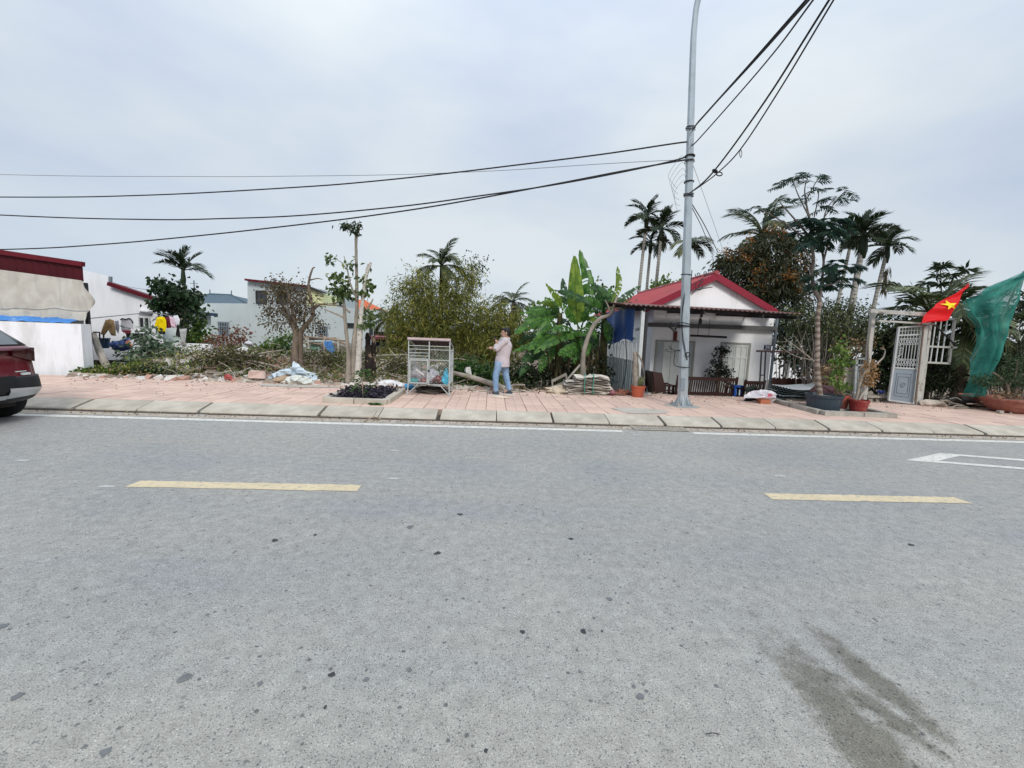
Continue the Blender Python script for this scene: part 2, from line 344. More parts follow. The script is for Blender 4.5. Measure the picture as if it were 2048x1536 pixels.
# kerb of bevelled stones, each about a metre
kerb_base = MB(); kerb_base.span(-60, 60, 7.9, 8.27, -.1, .03); kerb = structure(kerb_base.build('kerb', dirt_shadow_m))
b = MB(); pr = [(7.845, -.03), (7.845, .045), (7.862, .062), (8.255, .15), (8.285, .152), (8.285, -.03)]
b.prism([(-.510, y, z) for y, z in pr], (1.02, 0, 0)); ks = b.build('kerb_stone', concrete, kerb); kmesh = ks.data
KV = [kmesh]
for sd_ in range(4):
    b = MB(); rk = random.Random(sd_); P5 = [(7.845, -.03), (7.846, .045), (7.864, .064), (8.06, .108), (8.255, .15), (8.285, .152), (8.285, -.03)]
    b.grid(lambda s, t: (lambda i, k: (-.510+1.020*s, P5[k][0]+((.016*max(0, noise.noise(Vector((s*9+sd_*7, k*.7, 1)))-.1)+(.010 if k in (1, 2) and abs(s-.5) > .47 and sd_ in (1, 3) else 0)) if k in (1, 2) else 0), P5[k][1]-(.012*max(0, noise.noise(Vector((s*8, k, sd_*5)))) if 0 < k < 5 else 0)))(0, round(t*6)), 20, 6)
    b.poly(*[(-.510, y, z) for y, z in reversed(P5)]); b.poly(*[(.510, y, z) for y, z in P5]); me_ = bpy.data.meshes.new('kerb_stone'); me_.from_pydata(b.v, [], b.f); me_.materials.append(concrete); KV.append(me_)
ks.location = (1.18-.5285, 0, 0)
for k in range(-16, 17):
    if k == 0: continue
    inst('kerb_stone', KV[1+k % 4 if k % 3 else (k*7) % 5], Matrix.Translation((1.18-.5285+1.057*k, rnd.uniform(-.006, .006), rnd.uniform(-.004, .004))) @ Matrix.Rotation(rnd.uniform(-.003, .003), 4, 'Z'), kerb)
# pavement of square concrete tiles
tile_mat = M('pink_tile', (.60, .43, .355), .85, .13, 2.5, .15, 60, obj_var=.10, dirt=((.46, .37, .30), 1.1, .50, .75, .75))
tile_far = M('pink_tile_far', (.60, .43, .355), .85, .13, 2.5, .15, 60, dirt=((.46, .37, .30), 1.1, .50, .75, .75))
joint_mat = M('tile_joint', (.30, .225, .19), .95, .2, 5.)
b = MB(); b.span(-60, 60, 8.287, 11.42, -.2, .137); pav = structure(b.build('pavement', joint_mat))
def tile_mb(x, y, z, b):
    h = .0975
    for i in (-1, 1): b.box((x+i*h, y, z), (.191, .389, .022))
b = MB(); tile_mb(0, 0, 0, b); tmesh = None
cells = []
for i in range(-90, 90):
    for j in range(8):
        x = .4*i+.13; y = 8.295+.2+.4*j-.0
        q = Vector((x, y, .15-EYE)); d = q.dot(CF)
        if d < .5: continue
        u = 1024+FPX*q.dot(CR)/d; v = 768-FPX*q.dot(CU)/d
        cells.append(((0 if -30 < u < 2078 else 1, d), x, y))
cells.sort(); far = MB()
PITS = [(-3.3, -2.0, 8.5, 10.35), (7.1, 8.75, 8.75, 10.5)]
for k, (s, x, y) in enumerate(cells):
    if any(a+.2 < x < c-.2 and d+.2 < y < e-.2 for a, c, d, e in PITS): continue
    if k < 300:
        mtx = Matrix.Translation((x+rnd.uniform(-.003, .003), y+rnd.uniform(-.003, .003), .1395+rnd.uniform(-.003, .003))) @ Matrix.Rotation(rnd.uniform(-.008, .008), 4, 'Z') @ Matrix.Rotation(rnd.uniform(-.006, .006), 4, 'X')
        if tmesh is None:
            o = b.build('paving_tile', tile_mat, pav); tmesh = o.data; o.matrix_basis = mtx
        else: inst('paving_tile', tmesh, mtx, pav)
    else: tile_mb(x, y, .1395+rnd.uniform(-.0015, .0015), far)
far.build('outer_tiles', tile_far, pav, kind='stuff')
# cement patch round the kerb by the drain
cem = M('cement_patch', (.43, .395, .345), .9, .15, 3., .2, 40)
c = G(1278, 822, .15); b = MB(); n = 16
b.poly(*[(c.x+.55*(1+.2*math.sin(3*a+1))*math.cos(a), c.y+.42*(1+.2*math.cos(2*a))*math.sin(a), .1575) for a in [2*PI*i/n for i in range(n)]]); b.build('cement_patch', cem, pav)
c = G(590, 772, .15); b = MB(); b.poly(*[(c.x+1.0*(1+.2*math.sin(3*a+1))*math.cos(a), min(11.3, c.y+.25*math.sin(a)), .1575) for a in [2*PI*i/n for i in range(n)]]); b.build('cement_patch', cem, pav)

# ground beyond the pavement: a rubble lot on the left, lower yards on the right
def gz(x, y):
    e = sm(11.3, 12.9, y)
    lot = sm(-11.2, -9.6, x)*(1-sm(-1.4, .8, x))
    z = .12*(1-e) - .42*e
    z += lot*(.30*e + .62*math.exp(-((y-14.6)/2.6)**2)*sm(11.4, 13.5, y))
    z += .10*noise.noise(Vector((x*.9, y*.9, 2)))*(.3+lot) * sm(11.3, 12, y)
    return z
xs = [-400, -120, -60, -40, -28, -22, -18, -15]+[-13+.25*i for i in range(72)]+[5+.6*i for i in range(20)]+[18, 22, 28, 40, 60, 120, 400]
ys = [11.3+.22*i for i in range(45)]+[21.6, 23, 25, 28, 34, 45, 70, 120, 250, 600]
soil = M('soil', (.17, .125, .09), .95, .35, 1.6, .8, 9, dirt=((.30, .27, .23), 2.2, .5, .7, .8))
b = MB(); b.grid(lambda s, t: (xs[round(s*(len(xs)-1))], ys[round(t*(len(ys)-1))], gz(xs[round(s*(len(xs)-1))], ys[round(t*(len(ys)-1))])), len(xs)-1, len(ys)-1)
structure(b.build('ground', soil, smooth=True))
b = MB(); b.poly((-600, -600, -.6), (600, -600, -.6), (600, 600, -.6), (-600, 600, -.6)); structure(b.build('terrain', soil))

# drain grate at the kerb
dr = thing('drain_grate', 'rusty iron drain grate with rows of slots set against the kerb', 'drain grate', (3.1, 7.68, 0))
iron = M('cast_iron', (.36, .325, .275), .7, .25, 8.)
b = MB(); b.span(2.62, 3.58, 7.54, 7.838, .004, .010); b.build('pit', black, dr)
b = MB()
for y in (7.545, 7.69, 7.83): b.span(2.62, 3.58, y-.016, y+.016, .011, .026)
for x in (2.62, 3.58): b.span(x-.018, x+.018, 7.53, 7.845, .011, .0262)
b.build('frame', iron, dr)
b = MB(); b.beam((2.68, 7.55, .02), (2.65, 7.69, .02), .034, .011); bar0 = b.build('bar', iron, dr)
for r in (0, .145):
    for i in range(15):
        if r or i: inst('bar', bar0.data, Matrix.Translation((i*.0645, r, 0)), dr)

# ------------------------------------------------------------------ tree pits in the pavement
def pit_stone(root, a, c, w=.14, h=.10, mat=None):
    b = MB(); b.beam((a[0], a[1], .15+h/2), (c[0], c[1], .15+h/2), w, h); return b.build('edging_stone', mat or concrete, root)
mulch_leaf = LEAF('purple_leaf', (.012, .010, .016), (.035, .028, .045), (.10, .09, .12), .1, .45, .9)
green_leaf = LEAF('green_leaf', (.02, .055, .012), (.06, .13, .03), (.16, .22, .05))
pit1 = thing('planting_bed', 'square bed edged with kerb stones and filled with dark purple foliage', 'planting bed', (-2.65, 9.4, .15))
pit_stone(pit1, (-3.25, 8.64), (-2.665, 8.62)); pit_stone(pit1, (-2.645, 8.62), (-2.02, 8.60)); pit_stone(pit1, (-2.06, 8.68), (-2.06, 9.45)); pit_stone(pit1, (-2.06, 9.47), (-2.06, 10.28)); pit_stone(pit1, (-3.25, 8.72), (-3.25, 10.28)); pit_stone(pit1, (-3.18, 10.25), (-2.13, 10.25))
b = MB(); b.span(-3.18, -2.13, 8.70, 10.18, .13, .19); b.build('soil', soil, pit1)
b = MB()
for i in range(1500):
    x = rnd.uniform(-3.16, -2.14); y = rnd.uniform(8.74, 10.15); z = .18+rnd.random()**1.5*.15
    b.leaf((x, y, z), Vector((rnd.uniform(-1, 1), rnd.uniform(-1, 1), rnd.uniform(-.1, .5))), rnd.uniform(.05, .11), rnd.uniform(.03, .06))
b.build('purple_foliage', mulch_leaf, pit1)
pl = thing('sapling', 'young leafy green plant growing in the middle of the purple bed', 'plant', (-2.6, 9.0, .15))
stem = curve([(-2.6, 9.0, .15), (-2.62, 9.0, .45), (-2.58, 9.0, .8)]); b = MB(); b.tube(stem, lin(.016, .007, len(stem)), 5); b.build('stem', twig, pl)
b = MB()
for i in range(150):
    t = rnd.random(); a = rnd.uniform(0, 2*PI); p = Vector((-2.6, 9.0, .2+.6*t)); d = Vector((math.cos(a), math.sin(a), rnd.uniform(-.4, .4)))
    b.leaf(p+d*rnd.uniform(0, .1+.14*(1-t)), d, rnd.uniform(.07, .13), .035)
b.build('foliage', green_leaf, pl)
pl = thing('weed_tuft', 'small green weed tuft at the front corner of the purple bed', 'weed', (-2.2, 8.5, .15)); b = MB()
for i in range(60):
    a = rnd.uniform(0, 2*PI); b.leaf(Vector((-2.22+rnd.uniform(-.08, .08), 8.5+rnd.uniform(-.05, .03), .15)), Vector((math.cos(a), math.sin(a), rnd.uniform(.2, 1.2))), rnd.uniform(.05, .10), .03)
b.build('foliage', green_leaf, pl)

pit2 = thing('tree_pit', 'old concrete edged tree pit under the potted plants', 'tree pit', (7.9, 9.5, .15))
pit_stone(pit2, (7.14, 8.9), (7.98, 8.88), .16, .09, old_concrete); pit_stone(pit2, (8.0, 8.88), (8.72, 8.86), .16, .09, old_concrete)
pit_stone(pit2, (7.16, 8.99), (7.2, 9.9), .16, .09, old_concrete); pit_stone(pit2, (7.2, 9.92), (7.26, 10.7), .16, .09, old_concrete); pit_stone(pit2, (8.66, 8.96), (8.7, 10.6), .16, .09, old_concrete)
b = MB(); b.span(7.25, 8.58, 8.97, 10.6, .12, .16); b.build('soil', soil, pit2)
# ------------------------------------------------------------------ buildings, left to right
def pp(Y, *uv): return [PY(u, v, Y) for u, v in uv]
wl = MB(); wl.span(-40, -10.50, 11.72, 12.0, -.3, 1.455); o = wl.build('boundary_wall', white_plaster); tag(o, 'low whitewashed boundary wall behind the red car', 'wall')
sh = thing('shed', 'shed with a dark red corrugated metal front above the beige tarpaulin', 'shed', (-14, 14, 0))
b = MB(); n = 96
def ft(x): return 3.07+.106*(-10.83-x)
def fb(x): return 2.58+.094*(-10.92-x)
for i in range(n):
    x0 = -10.86-i*.1; x1 = x0-.1
    y0 = 12.30+(.022 if i % 2 else 0); y1 = 12.30+(0 if i % 2 else .022)
    b.poly((x0, y0, fb(x0)), (x0, y0, ft(x0)-.1), (x1, y1, ft(x1)-.1), (x1, y1, fb(x1)))
b.build('corrugated_front', red_sheet, sh)
b = MB(); b.beam((-10.80, 12.26, ft(-10.8)-.05), (-20.4, 12.26, ft(-20.4)-.05), .10, .12); b.build('roof_trim', M('red_trim', (.11, .007, .014), .55, .1, spec=.2), sh)
b = MB(); b.prism([(-10.86, 12.33, ft(-10.86)-.03), (-20.4, 12.33, ft(-20.4)-.03), (-20.4, 13.6, ft(-20.4)-.25), (-12.4, 13.6, ft(-12.4)-.25)], (0, 0, -.05)); b.build('roof', red_sheet, sh)
b = MB(); b.span(-20, -12.0, 12.55, 13.5, -.4, 2.60); b.build('body', M('shed_wall', (.20, .19, .18), .9), sh)
for x in (-10.95, -13.2, -15.5): b = MB(); b.span(x-.04, x+.04, 12.40, 12.48, .0, 2.55); b.build('post', dark_metal, sh)
canvas = M('canvas', (.46, .44, .395), .95, .07, 3., .3, 14, dirt=((.33, .29, .24), 1.6, .5, .75, .6))
def tarpf(s, t):
    xr = PY(164, 562, 12.2).x + (.30*math.sin(min(1, t*2.)*PI*.5) if t < .5 else .30-.30*(t-.5))
    x = lerp(-20, xr, 1-(1-s)**2.2); q = Vector((x*1.1, t*1.3, 1))
    z = lerp(fb(x)+.02, 1.52+.05*math.sin(x*2.1)+.03*math.sin(x*7), t)
    y = 12.22-.05*noise.noise(Vector((x*1.2+.9*t, t*2.6, 5)))-.10*abs(noise.noise(Vector((x*2.6+t*.8, t*1.1, 8))))-.05*abs(noise.noise(Vector((x*6.5, t*2.2, 3))))-.03*sm(.74, .80, t+.05*noise.noise(Vector((x, 0, 0))))-.012*math.sin(x*9+2*t+noise.noise(q)*3)-.10*t - (.05*max(0, s-.93)/.07*math.sin(t*9))
    return (x, y, z)
rp2 = MB(); rp2.tube([Vector(tarpf(s/40, .76))+Vector((0, -.03, 0)) for s in range(41)], .008, 4); o = rp2.build('rope', wire_grey); tag(o, 'thin rope tied across the beige tarpaulin', 'rope')
b = MB(); b.grid(tarpf, 220, 36); o = b.build('tarpaulin', canvas, smooth=True); tag(o, 'sagging beige canvas tarpaulin hung under the dark red shed front', 'tarpaulin')
blue_tarp = M('blue_tarp', (.05, .20, .52), .5, .2, 4., .3, 10, dirt=((.35, .5, .72), 3., .55, .75, .8))
def bt(s, t):
    x = lerp(-20, PY(154, 650, 12.0).x, s); e = max(0, (x+11.1))
    return (x, 11.85+.35*t+.05*math.sin(x*3), 1.46+.012+(.17*t-.10*e*0)*(1-.3*math.sin(x*2.3+1)) + .025*noise.noise(Vector((x*5, t*3, 0))))
b = MB(); b.grid(bt, 110, 6); o = b.build('blue_tarpaulin', blue_tarp, smooth=True); tag(o, 'blue plastic tarpaulin laid along the top of the white boundary wall', 'tarpaulin')

wh = thing('white_house', 'plain white gabled house with dark red roof edge behind the clothesline', 'house', (-14, 17, 0))
b = MB(); b.prism(pp(17, (120, 533), (165, 540), (222, 553), (222, 570), (316, 601), (322, 640), (330, 720), (120, 720)), (-6, 7, 0)); b.build('wall', far_plaster, wh)
p0, p1 = pp(16.93, (221, 568), (321, 601)); b = MB(); b.beam(p0, p1, .3, .13); b.build('roof_edge', maroon_edge, wh)
b = MB(); q0, q1 = PY(221, 553, 16.95), PY(221, 570, 16.95); b.beam(q0, q1, .08, .08); b.build('drain_pipe', grey_metal, wh)
def window(root, Y, u0, v0, u1, v1, bars=0, mat=white_metal, pane=None, mull=1, out=.06):
    a = PY(u0, v0, Y); c = PY(u1, v1, Y); x0, x1, z1, z0 = a.x, c.x, a.z, c.z; w = .04*Y/17
    f = MB(); f.span(x0-w, x1+w, Y-out, Y, z1, z1+w); f.span(x0-w, x1+w, Y-out, Y, z0-w, z0); f.span(x0-w, x0, Y-out, Y, z0, z1); f.span(x1, x1+w, Y-out, Y, z0, z1)
    for i in range(mull): x = lerp(x0, x1, (i+1)/(mull+1)); f.span(x-w*.6, x+w*.6, Y-out+.003, Y, z0, z1)
    W = f.build('window', mat, root)
    g = MB(); g.span(x0, x1, Y-.02, Y-.005, z0, z1); g.build('pane', pane or glass_dark, W)
    if bars:
        g = MB()
        for i in range(bars): x = lerp(x0, x1, (i+.5)/bars); g.span(x-.018, x+.018, Y-out-.02, Y-out-.002, z0, z1)
        for k in (.33, .66): z = lerp(z0, z1, k); g.span(x0, x1, Y-out-.034, Y-out-.021, z-.018, z+.018)
        g.build('bars', mat, W)
    return W
glass_dark = M('glass_dark', (.03, .035, .04), .15, .2, 2., spec=.6)
window(wh, 17, 281, 636, 300, 655)
p0, p1 = pp(16.9, (276, 621), (303, 623)); b = MB(); b.beam(p0, p1, .3, .05); b.build('window_ledge', far_plaster, wh)
o = MB(); o.prism(pp(22, (330, 622), (422, 630), (422, 720), (330, 720)), (-4, 4, 0)); an = thing('annex', 'small pale annex with a flat dark blue roof beside the round leaved tree', 'building', (-15, 22, 0)); o.build('wall', M('mint_plaster', (.62, .70, .68), .9, .05), an)
b = MB(); p0, p1 = pp(21.7, (330, 620), (424, 629)); b.beam(p0, p1, .9, .14); b.build('roof', M('blue_roof', (.03, .06, .12), .5), an)
tr = thing('teal_roofed_house', 'distant house with a dark teal hipped roof left of the grey building', 'house', (-20, 33, 0))
b = MB(); b.prism(pp(33, (340, 604), (492, 606), (492, 700), (340, 700)), (0, 6, 0)); b.build('wall', grey_plaster, tr)
def hip(root, Y, e0, e1, r0, r1, mat, depth=7):
    a, c = PY(*e0, Y), PY(*e1, Y); p, q = PY(*r0, Y), PY(*r1, Y); m = MB(); p.y = q.y = Y+depth/2
    a2, c2 = a+Vector((0, depth, 0)), c+Vector((0, depth, 0))
    s = (Y+depth/2)/Y; p = Vector((p.x*s, Y+depth/2, EYE+(p.z-EYE)*s)); q = Vector((q.x*s, Y+depth/2, EYE+(q.z-EYE)*s))
    m.poly(a, c, q, p); m.poly(c, c2, q); m.poly(c2, a2, p, q); m.poly(a2, a, p); m.poly(a, a2, c2, c); r = m.build('roof', mat, root)
    k = MB(); k.tube([a+Vector((0, -.02, .02)), p], .06, 5); k.tube([p, q], .07, 5); k.tube([c+Vector((0, -.02, .02)), q], .06, 5); k.build('ridge_cap', mat, r); return p, q
p, q = hip(tr, 32.6, (325, 606), (495, 608), (420, 588), (463, 590), teal_roof)
b = MB()
for x in (p, q): b.tube([x, x+Vector((0, 0, .35))], .04, 4)
b.build('finial', teal_roof, tr)

gb = thing('grey_building', 'long pale grey rendered building with small barred windows across the lot', 'building', (-11, 25, 0))
b = MB(); b.prism(pp(25, (400, 606), (495, 607), (495, 562), (615, 573), (640, 578), (640, 612), (757, 620), (760, 720), (400, 720)), (0, 7, 0)); b.build('wall', grey_plaster, gb)
p0, p1 = pp(24.9, (494, 560), (616, 573)); b = MB(); b.beam(p0, p1, .5, .10); b.build('roof_edge', maroon_edge, gb)
p0, p1 = pp(24.9, (616, 573), (650, 586)); b = MB(); b.beam(p0, p1, .5, .08); b.build('roof_edge', dark_metal, gb)
b = MB(); b.prism(pp(24.96, (614, 576), (648, 588), (648, 612), (614, 612)), (0, 2, 0)); b.build('upper_side', yellow_plaster, gb)
window(gb, 25, 514, 583, 532, 606, 0, dark_metal, mull=1); window(gb, 25, 556, 583, 574, 606, 0, dark_metal, mull=1)
window(gb, 25, 439, 645, 457, 668, 5, grey_metal, mull=0); window(gb, 25, 638, 654, 654, 674, 4, grey_metal, mull=0); window(gb, 25, 741, 655, 744, 668, 0, dark_metal, mull=0)
W = window(gb, 25, 697, 648, 708, 654, 0, dark_metal, mull=0)
oh = thing('orange_roofed_house', 'distant house with an orange tiled roof behind the grey building', 'house', (-11, 36, 0))
b = MB(); b.prism(pp(36, (640, 617), (742, 618), (742, 690), (640, 690)), (0, 6, 0)); b.build('wall', grey_plaster, oh)
hip(oh, 35.6, (632, 617), (747, 621), (668, 598), (732, 602), orange_roof)
oh = thing('orange_roofed_cottage', 'low cottage with orange tiled roof peeping out left of the bamboo', 'house', (-9, 30, 0))
b = MB(); b.prism(pp(30, (757, 655), (800, 656), (800, 700), (757, 700)), (0, 5, 0)); b.build('wall', grey_plaster, oh); hip(oh, 29.6, (755, 657), (805, 659), (762, 636), (800, 638), orange_roof, 5)
b = MB(); p = PY(388, 570, 60); b.tube([p-Vector((0, 0, 6)), p+Vector((0, 0, .6))], .09, 5); b.beam(p+Vector((-.5, 0, .2)), p+Vector((.5, 0, .2)), .08, .08); o = b.build('antenna_mast', grey_metal); tag(o, 'thin antenna mast far behind the teal roofed house', 'mast')

# sheds at the back of the lot
bs = thing('bamboo_shelter', 'rickety bamboo pole shelter with a green door behind the pruned tree', 'shelter', (-8, 18.5, 0)); Y = 18.5
b = MB()
for (u0, v0, u1, v1), dy in zip(((600, 672, 690, 682), (604, 677, 676, 679), (596, 680, 672, 676), (640, 671, 692, 688), (600, 685, 668, 690)), (0, .1, .25, .4, .15)): b.tube([PY(u0, v0, Y+dy), PY(u1, v1, Y+dy)], .045, 6)
b.build('roof_pole', twig, bs)
for u in (612, 616, 649, 676):
    b = MB(); b.tube([PY(u, 674, Y), PY(u+1, 724, Y)], .045, 6); b.build('post', bark_pale, bs)
b = MB(); a, c = PY(622, 683, Y+.3), PY(641, 712, Y+.3); b.span(a.x, c.x, Y+.28, Y+.33, c.z, a.z); d = b.build('door', M('green_door', (.16, .30, .24), .6, .15), bs)
b = MB(); b.span(a.x+.3, a.x+.36, Y+.25, Y+.279, c.z, a.z); b.build('stile', M('door_stile', (.25, .36, .3), .6), d)
b = MB(); b.span(PY(605, 680, Y).x, PY(690, 680, Y).x, Y+.7, Y+.75, 0, PY(620, 684, Y).z); b.build('back_panel', old_concrete, bs)
cl = M('blue_white_cloth', (.06, .22, .55), .8, .2, 3., dirt=((.75, .78, .82), 1.6, .5, .55, 1.))
b = MB(); k = pp(18.3, (648, 683), (662, 682), (670, 704), (664, 708), (656, 700), (650, 696)); b.prism(k, (0, .08, 0)); o = b.build('cloth', cl); tag(o, 'blue and white cloth hanging from the bamboo pole shelter', 'cloth')
rs = thing('red_roofed_shed', 'low plank shed with a faded red sheet roof beside the charred stump', 'shed', (-5, 17.5, 0)); Y = 17.5
a, c = PY(738, 673, Y), PY(812, 676, Y); b = MB(); b.prism([a, c, c+Vector((.1, 0, -.10)), a+Vector((-.05, 0, -.10))], (0, 2.4, .10)); b.build('roof', M('faded_red', (.36, .10, .11), .7, .2, 3., dirt=((.2, .12, .1), 3, .5, .7, .6)), rs)
for u in (748, 787, 806):
    b = MB(); p = PY(u, 681, Y); b.tube([p, (p.x, Y, 0)], .04, 6); b.build('post', bark_pale, rs)
x0, x1 = PY(746, 690, Y+.8).x, PY(812, 690, Y+.8).x
i = 0; x = x0; pm = None
while x < x1:
    if pm is None: b = MB(); b.span(0, .17, Y+.8, Y+.83, 0, .92); pb = b.build('plank', grey_wood, rs); pm = pb.data; pb.matrix_basis = Matrix.Translation((x, 0, 0))
    else: inst('plank', pm, Matrix.Translation((x, rnd.uniform(0, .02), rnd.uniform(-.06, .02))), rs)
    x += .185
a, c = PY(755, 681, Y+.3), PY(796, 694, Y+.3); b = MB(); b.grid(lambda s, t: (lerp(a.x, c.x, s), Y+.3+.03*math.sin(s*22), lerp(a.z, c.z, t)), 40, 2); b.build('curtain', M('slate_cloth', (.06, .07, .11), .8), rs)
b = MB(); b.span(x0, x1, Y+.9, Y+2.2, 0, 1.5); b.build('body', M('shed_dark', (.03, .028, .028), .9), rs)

# ------------------------------------------------------------------ the house with the porch
hs = thing('house', 'small white house with red gabled roof and a corrugated porch canopy', 'house', (7, 14, -.45))
b = MB(); b.span(5.15, 9.15, 13.9, 20.4, -.45, 2.62); b.build('wall', house_plaster, hs)
AX, AZ, Y0, Y1 = 6.85, 3.70, 13.40, 20.6; SL = .517
b = MB(); b.prism([(4.95, 13.58, 2.623), (8.9, 13.58, 2.623), (AX, 13.58, AZ-.07)], (0, .6, 0)); b.build('gable', house_plaster, hs)
for s in (-1, 1):
    ex = AX+s*2.16; ez = AZ-2.16*SL; b = MB()
    b.prism([(AX, Y0+.06, AZ), (ex, Y0+.06, ez), (ex, Y0+.06, ez-.05), (AX, Y0+.06, AZ-.05)], (0, Y1-Y0, 0))
    k = Y0+.2
    while k < Y1: b.prism([(AX+s*.05, k-.02, AZ-.02), (AX+s*.05, k+.02, AZ-.02), (AX+s*.05, k, AZ+.03)], (s*2.1, 0, -2.1*SL)); k += .25
    b.build('roof', red_roof, hs)
    b = MB(); b.prism([(AX, Y0, AZ+.03), (ex+s*.04, Y0, ez+.03), (ex+s*.04, Y0, ez-.18), (AX, Y0, AZ-.19)], (0, .055, 0)); b.build('barge_board', red_barge, hs)
b = MB(); b.tube([(AX, Y0-.02, AZ+.03), (AX, Y1, AZ+.03)], .07, 8); b.build('ridge_cap', red_roof, hs)
# canopy of corrugated sheet on purlins
cy0, cy1, cz0, cz1, cx0, cx1 = 11.38, 13.5, 2.50, 2.70, 3.42, 8.27
can = M('canopy_sheet', (.17, .075, .06), .55, .2, 4., spec=.4)
b = MB(); N_ = 380
def cf(s, t, dz): x = lerp(cx0, cx1, s); return (x, lerp(cy0, cy1, t), lerp(cz0, cz1, t)-.012*(x-3.4)+dz+.018*math.sin(x*2*PI/.13))
b.grid(lambda s, t: cf(s, t, 0), N_, 2); b.grid(lambda s, t: cf(1-s, t, -.006), N_, 2)
cn = b.build('canopy', can, hs)
for y in (11.95, 12.6, 13.4):
    z = lerp(cz0, cz1, (y-cy0)/(cy1-cy0))-.075; b = MB(); b.beam((cx0+.1, y, z), (cx1-.05, y, z-.055), .05, .09); b.build('purlin', dark_metal, cn)
for x in (3.99, 5.6, 7.2, 8.15):
    b = MB(); b.beam((x, 11.42, cz0-.105-.012*(x-3.4)), (x, 13.88, cz1-.165-.012*(x-3.4)), .05, .08); b.build('rafter', dark_metal, cn)
b = MB(); b.span(3.925, 4.015, 11.46, 11.55, .10, 2.36); b.build('post', white_metal, hs)
b = MB(); b.span(4.10, 4.17, 11.62, 11.69, -.45, 2.33); b.build('post', dark_metal, hs)
b = MB(); b.tube([(9.18, 13.84, -.45), (9.2, 13.84, 2.5)], .045, 8); b.build('drain_pipe', grey_metal, hs)
p0, p1 = pp(13.8, (1293, 649), (1552, 657)); b = MB(); b.beam(p0, p1, .16, .13); b.build('tie_beam', M('tie_beam', (.12, .12, .12), .8), hs)
b = MB(); b.beam((3.98, 11.5, 1.9), (4.6, 13.9, 1.9), .05, .08); b.beam((3.97, 11.62, 1.62), (3.97, 12.25, 1.62), .05, .07); b.build('side_rail', white_metal, hs)
door_mat = M('door_paint', (.62, .64, .61), .6, .05, 3., dirt=((.35, .35, .33), 3., .5, .75, .5))
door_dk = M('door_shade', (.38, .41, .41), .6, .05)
frame_mat = M('door_frame', (.32, .32, .29), .7, .08)
# left door: three tall boards, the outer leaf folded in
x0, x1, zt = PY(1315, 683, 13.9).x, PY(1385, 686, 13.9).x+.02, 1.55
b = MB(); b.span(x0-.06, x1+.06, 13.86, 13.897, zt, zt+.06); b.span(x0-.06, x0, 13.86, 13.897, -.45, zt); b.span(x1, x1+.06, 13.86, 13.897, -.45, zt); D = b.build('door', frame_mat, hs)
xs_ = [x0, x0+.20, x0+.46, x0+.95, x1-.28, x1-.12, x1]
for i in range(6):
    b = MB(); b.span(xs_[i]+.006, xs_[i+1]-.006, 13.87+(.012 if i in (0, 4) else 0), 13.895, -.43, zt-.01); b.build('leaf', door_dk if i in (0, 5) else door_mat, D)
x0, x1, zt = PY(1446, 686, 13.9).x, PY(1497, 688, 13.9).x, 1.56
b = MB(); b.span(x0-.07, x1+.07, 13.86, 13.897, zt, zt+.06); b.span(x0-.07, x0, 13.86, 13.897, -.45, zt); b.span(x1, x1+.07, 13.86, 13.897, -.45, zt); D = b.build('door', frame_mat, hs)
for a, c in ((x0, (x0+x1)/2), ((x0+x1)/2, x1)):
    b = MB(); b.span(a+.005, c-.005, 13.885, 13.896, -.43, zt-.01)
    w = .055; mid = (a+c)/2
    for z in (-.40, .25, 1.13, zt-.05): b.span(a+.005, c-.005, 13.866, 13.884, z-w/2, z+w/2)
    for x in (a+.03, mid, c-.03): b.span(x-w*.4, x+w*.4, 13.8665, 13.8842, -.43, zt-.02)
    b.build('leaf', door_mat, D)
a, c = PY(1529.5, 690, 13.87), PY(1542.5, 699.5, 13.87); npl = MB(); npl.span(a.x, c.x, 13.872, 13.895, c.z, a.z); np_ = npl.build('number_plate', M('plate_blue', (.012, .016, .11), .35, .05), hs)
fc = bpy.data.curves.new('house_number', 'FONT'); fc.body = '242'; fc.size = .15; fc.align_x = 'CENTER'; fc.align_y = 'CENTER'; fc.extrude = .002; fc.offset = .003
fo = bpy.data.objects.new('house_number', fc); COL.objects.link(fo); plate_white = M('plate_white', (.8, .8, .8), .5, .02)
bpy.context.view_layer.update(); me_ = bpy.data.meshes.new_from_object(fo.evaluated_get(bpy.context.evaluated_depsgraph_get())); bpy.data.objects.remove(fo); me_.materials.clear(); me_.materials.append(plate_white)
fo = bpy.data.objects.new('house_number', me_); COL.objects.link(fo); attach(fo, np_); fo.matrix_basis = Matrix.Translation(((a.x+c.x)/2, 13.866, (a.z+c.z)/2)) @ Matrix.Rotation(PI/2, 4, 'X') @ Matrix.Diagonal((.78, 1, 1, 1))
b = MB(); b.span(5.15, 9.15, 11.6, 13.9, -.5, -.44); b.span(3.9, 5.15, 11.6, 15.6, -.5, -.442); b.build('porch_floor', M('porch_tile', (.68, .68, .67), .4, .06, 3.), hs)
b = MB(); a, c = PY(1348, 662, 13.86), PY(1353.5, 682, 13.86); b.span(a.x, c.x, 13.86, 13.895, c.z, a.z); o = b.build('plaque', M('plaque_red', (.13, .028, .02), .6)); tag(o, 'narrow dark red plaque on the white wall above the left door', 'plaque')
a, c = PY(1381, 671, 13.3), PY(1453, 674.5, 13.3); b = MB(); b.tube([a, c], .035, 8); lt = thing('tube_lamp', 'dark horizontal tube lamp hanging under the porch canopy', 'lamp', (a+c)/2); b.build('tube', dark_metal, lt)
b = MB(); m_ = (a+c)/2; b.tube([m_, m_+Vector((0, 0, .55))], .008, 4); b.tube([lerp(a, c, .2), lerp(a, c, .2)+Vector((0, 0, .6))], .008, 4); b.build('cord', wire_black, lt)
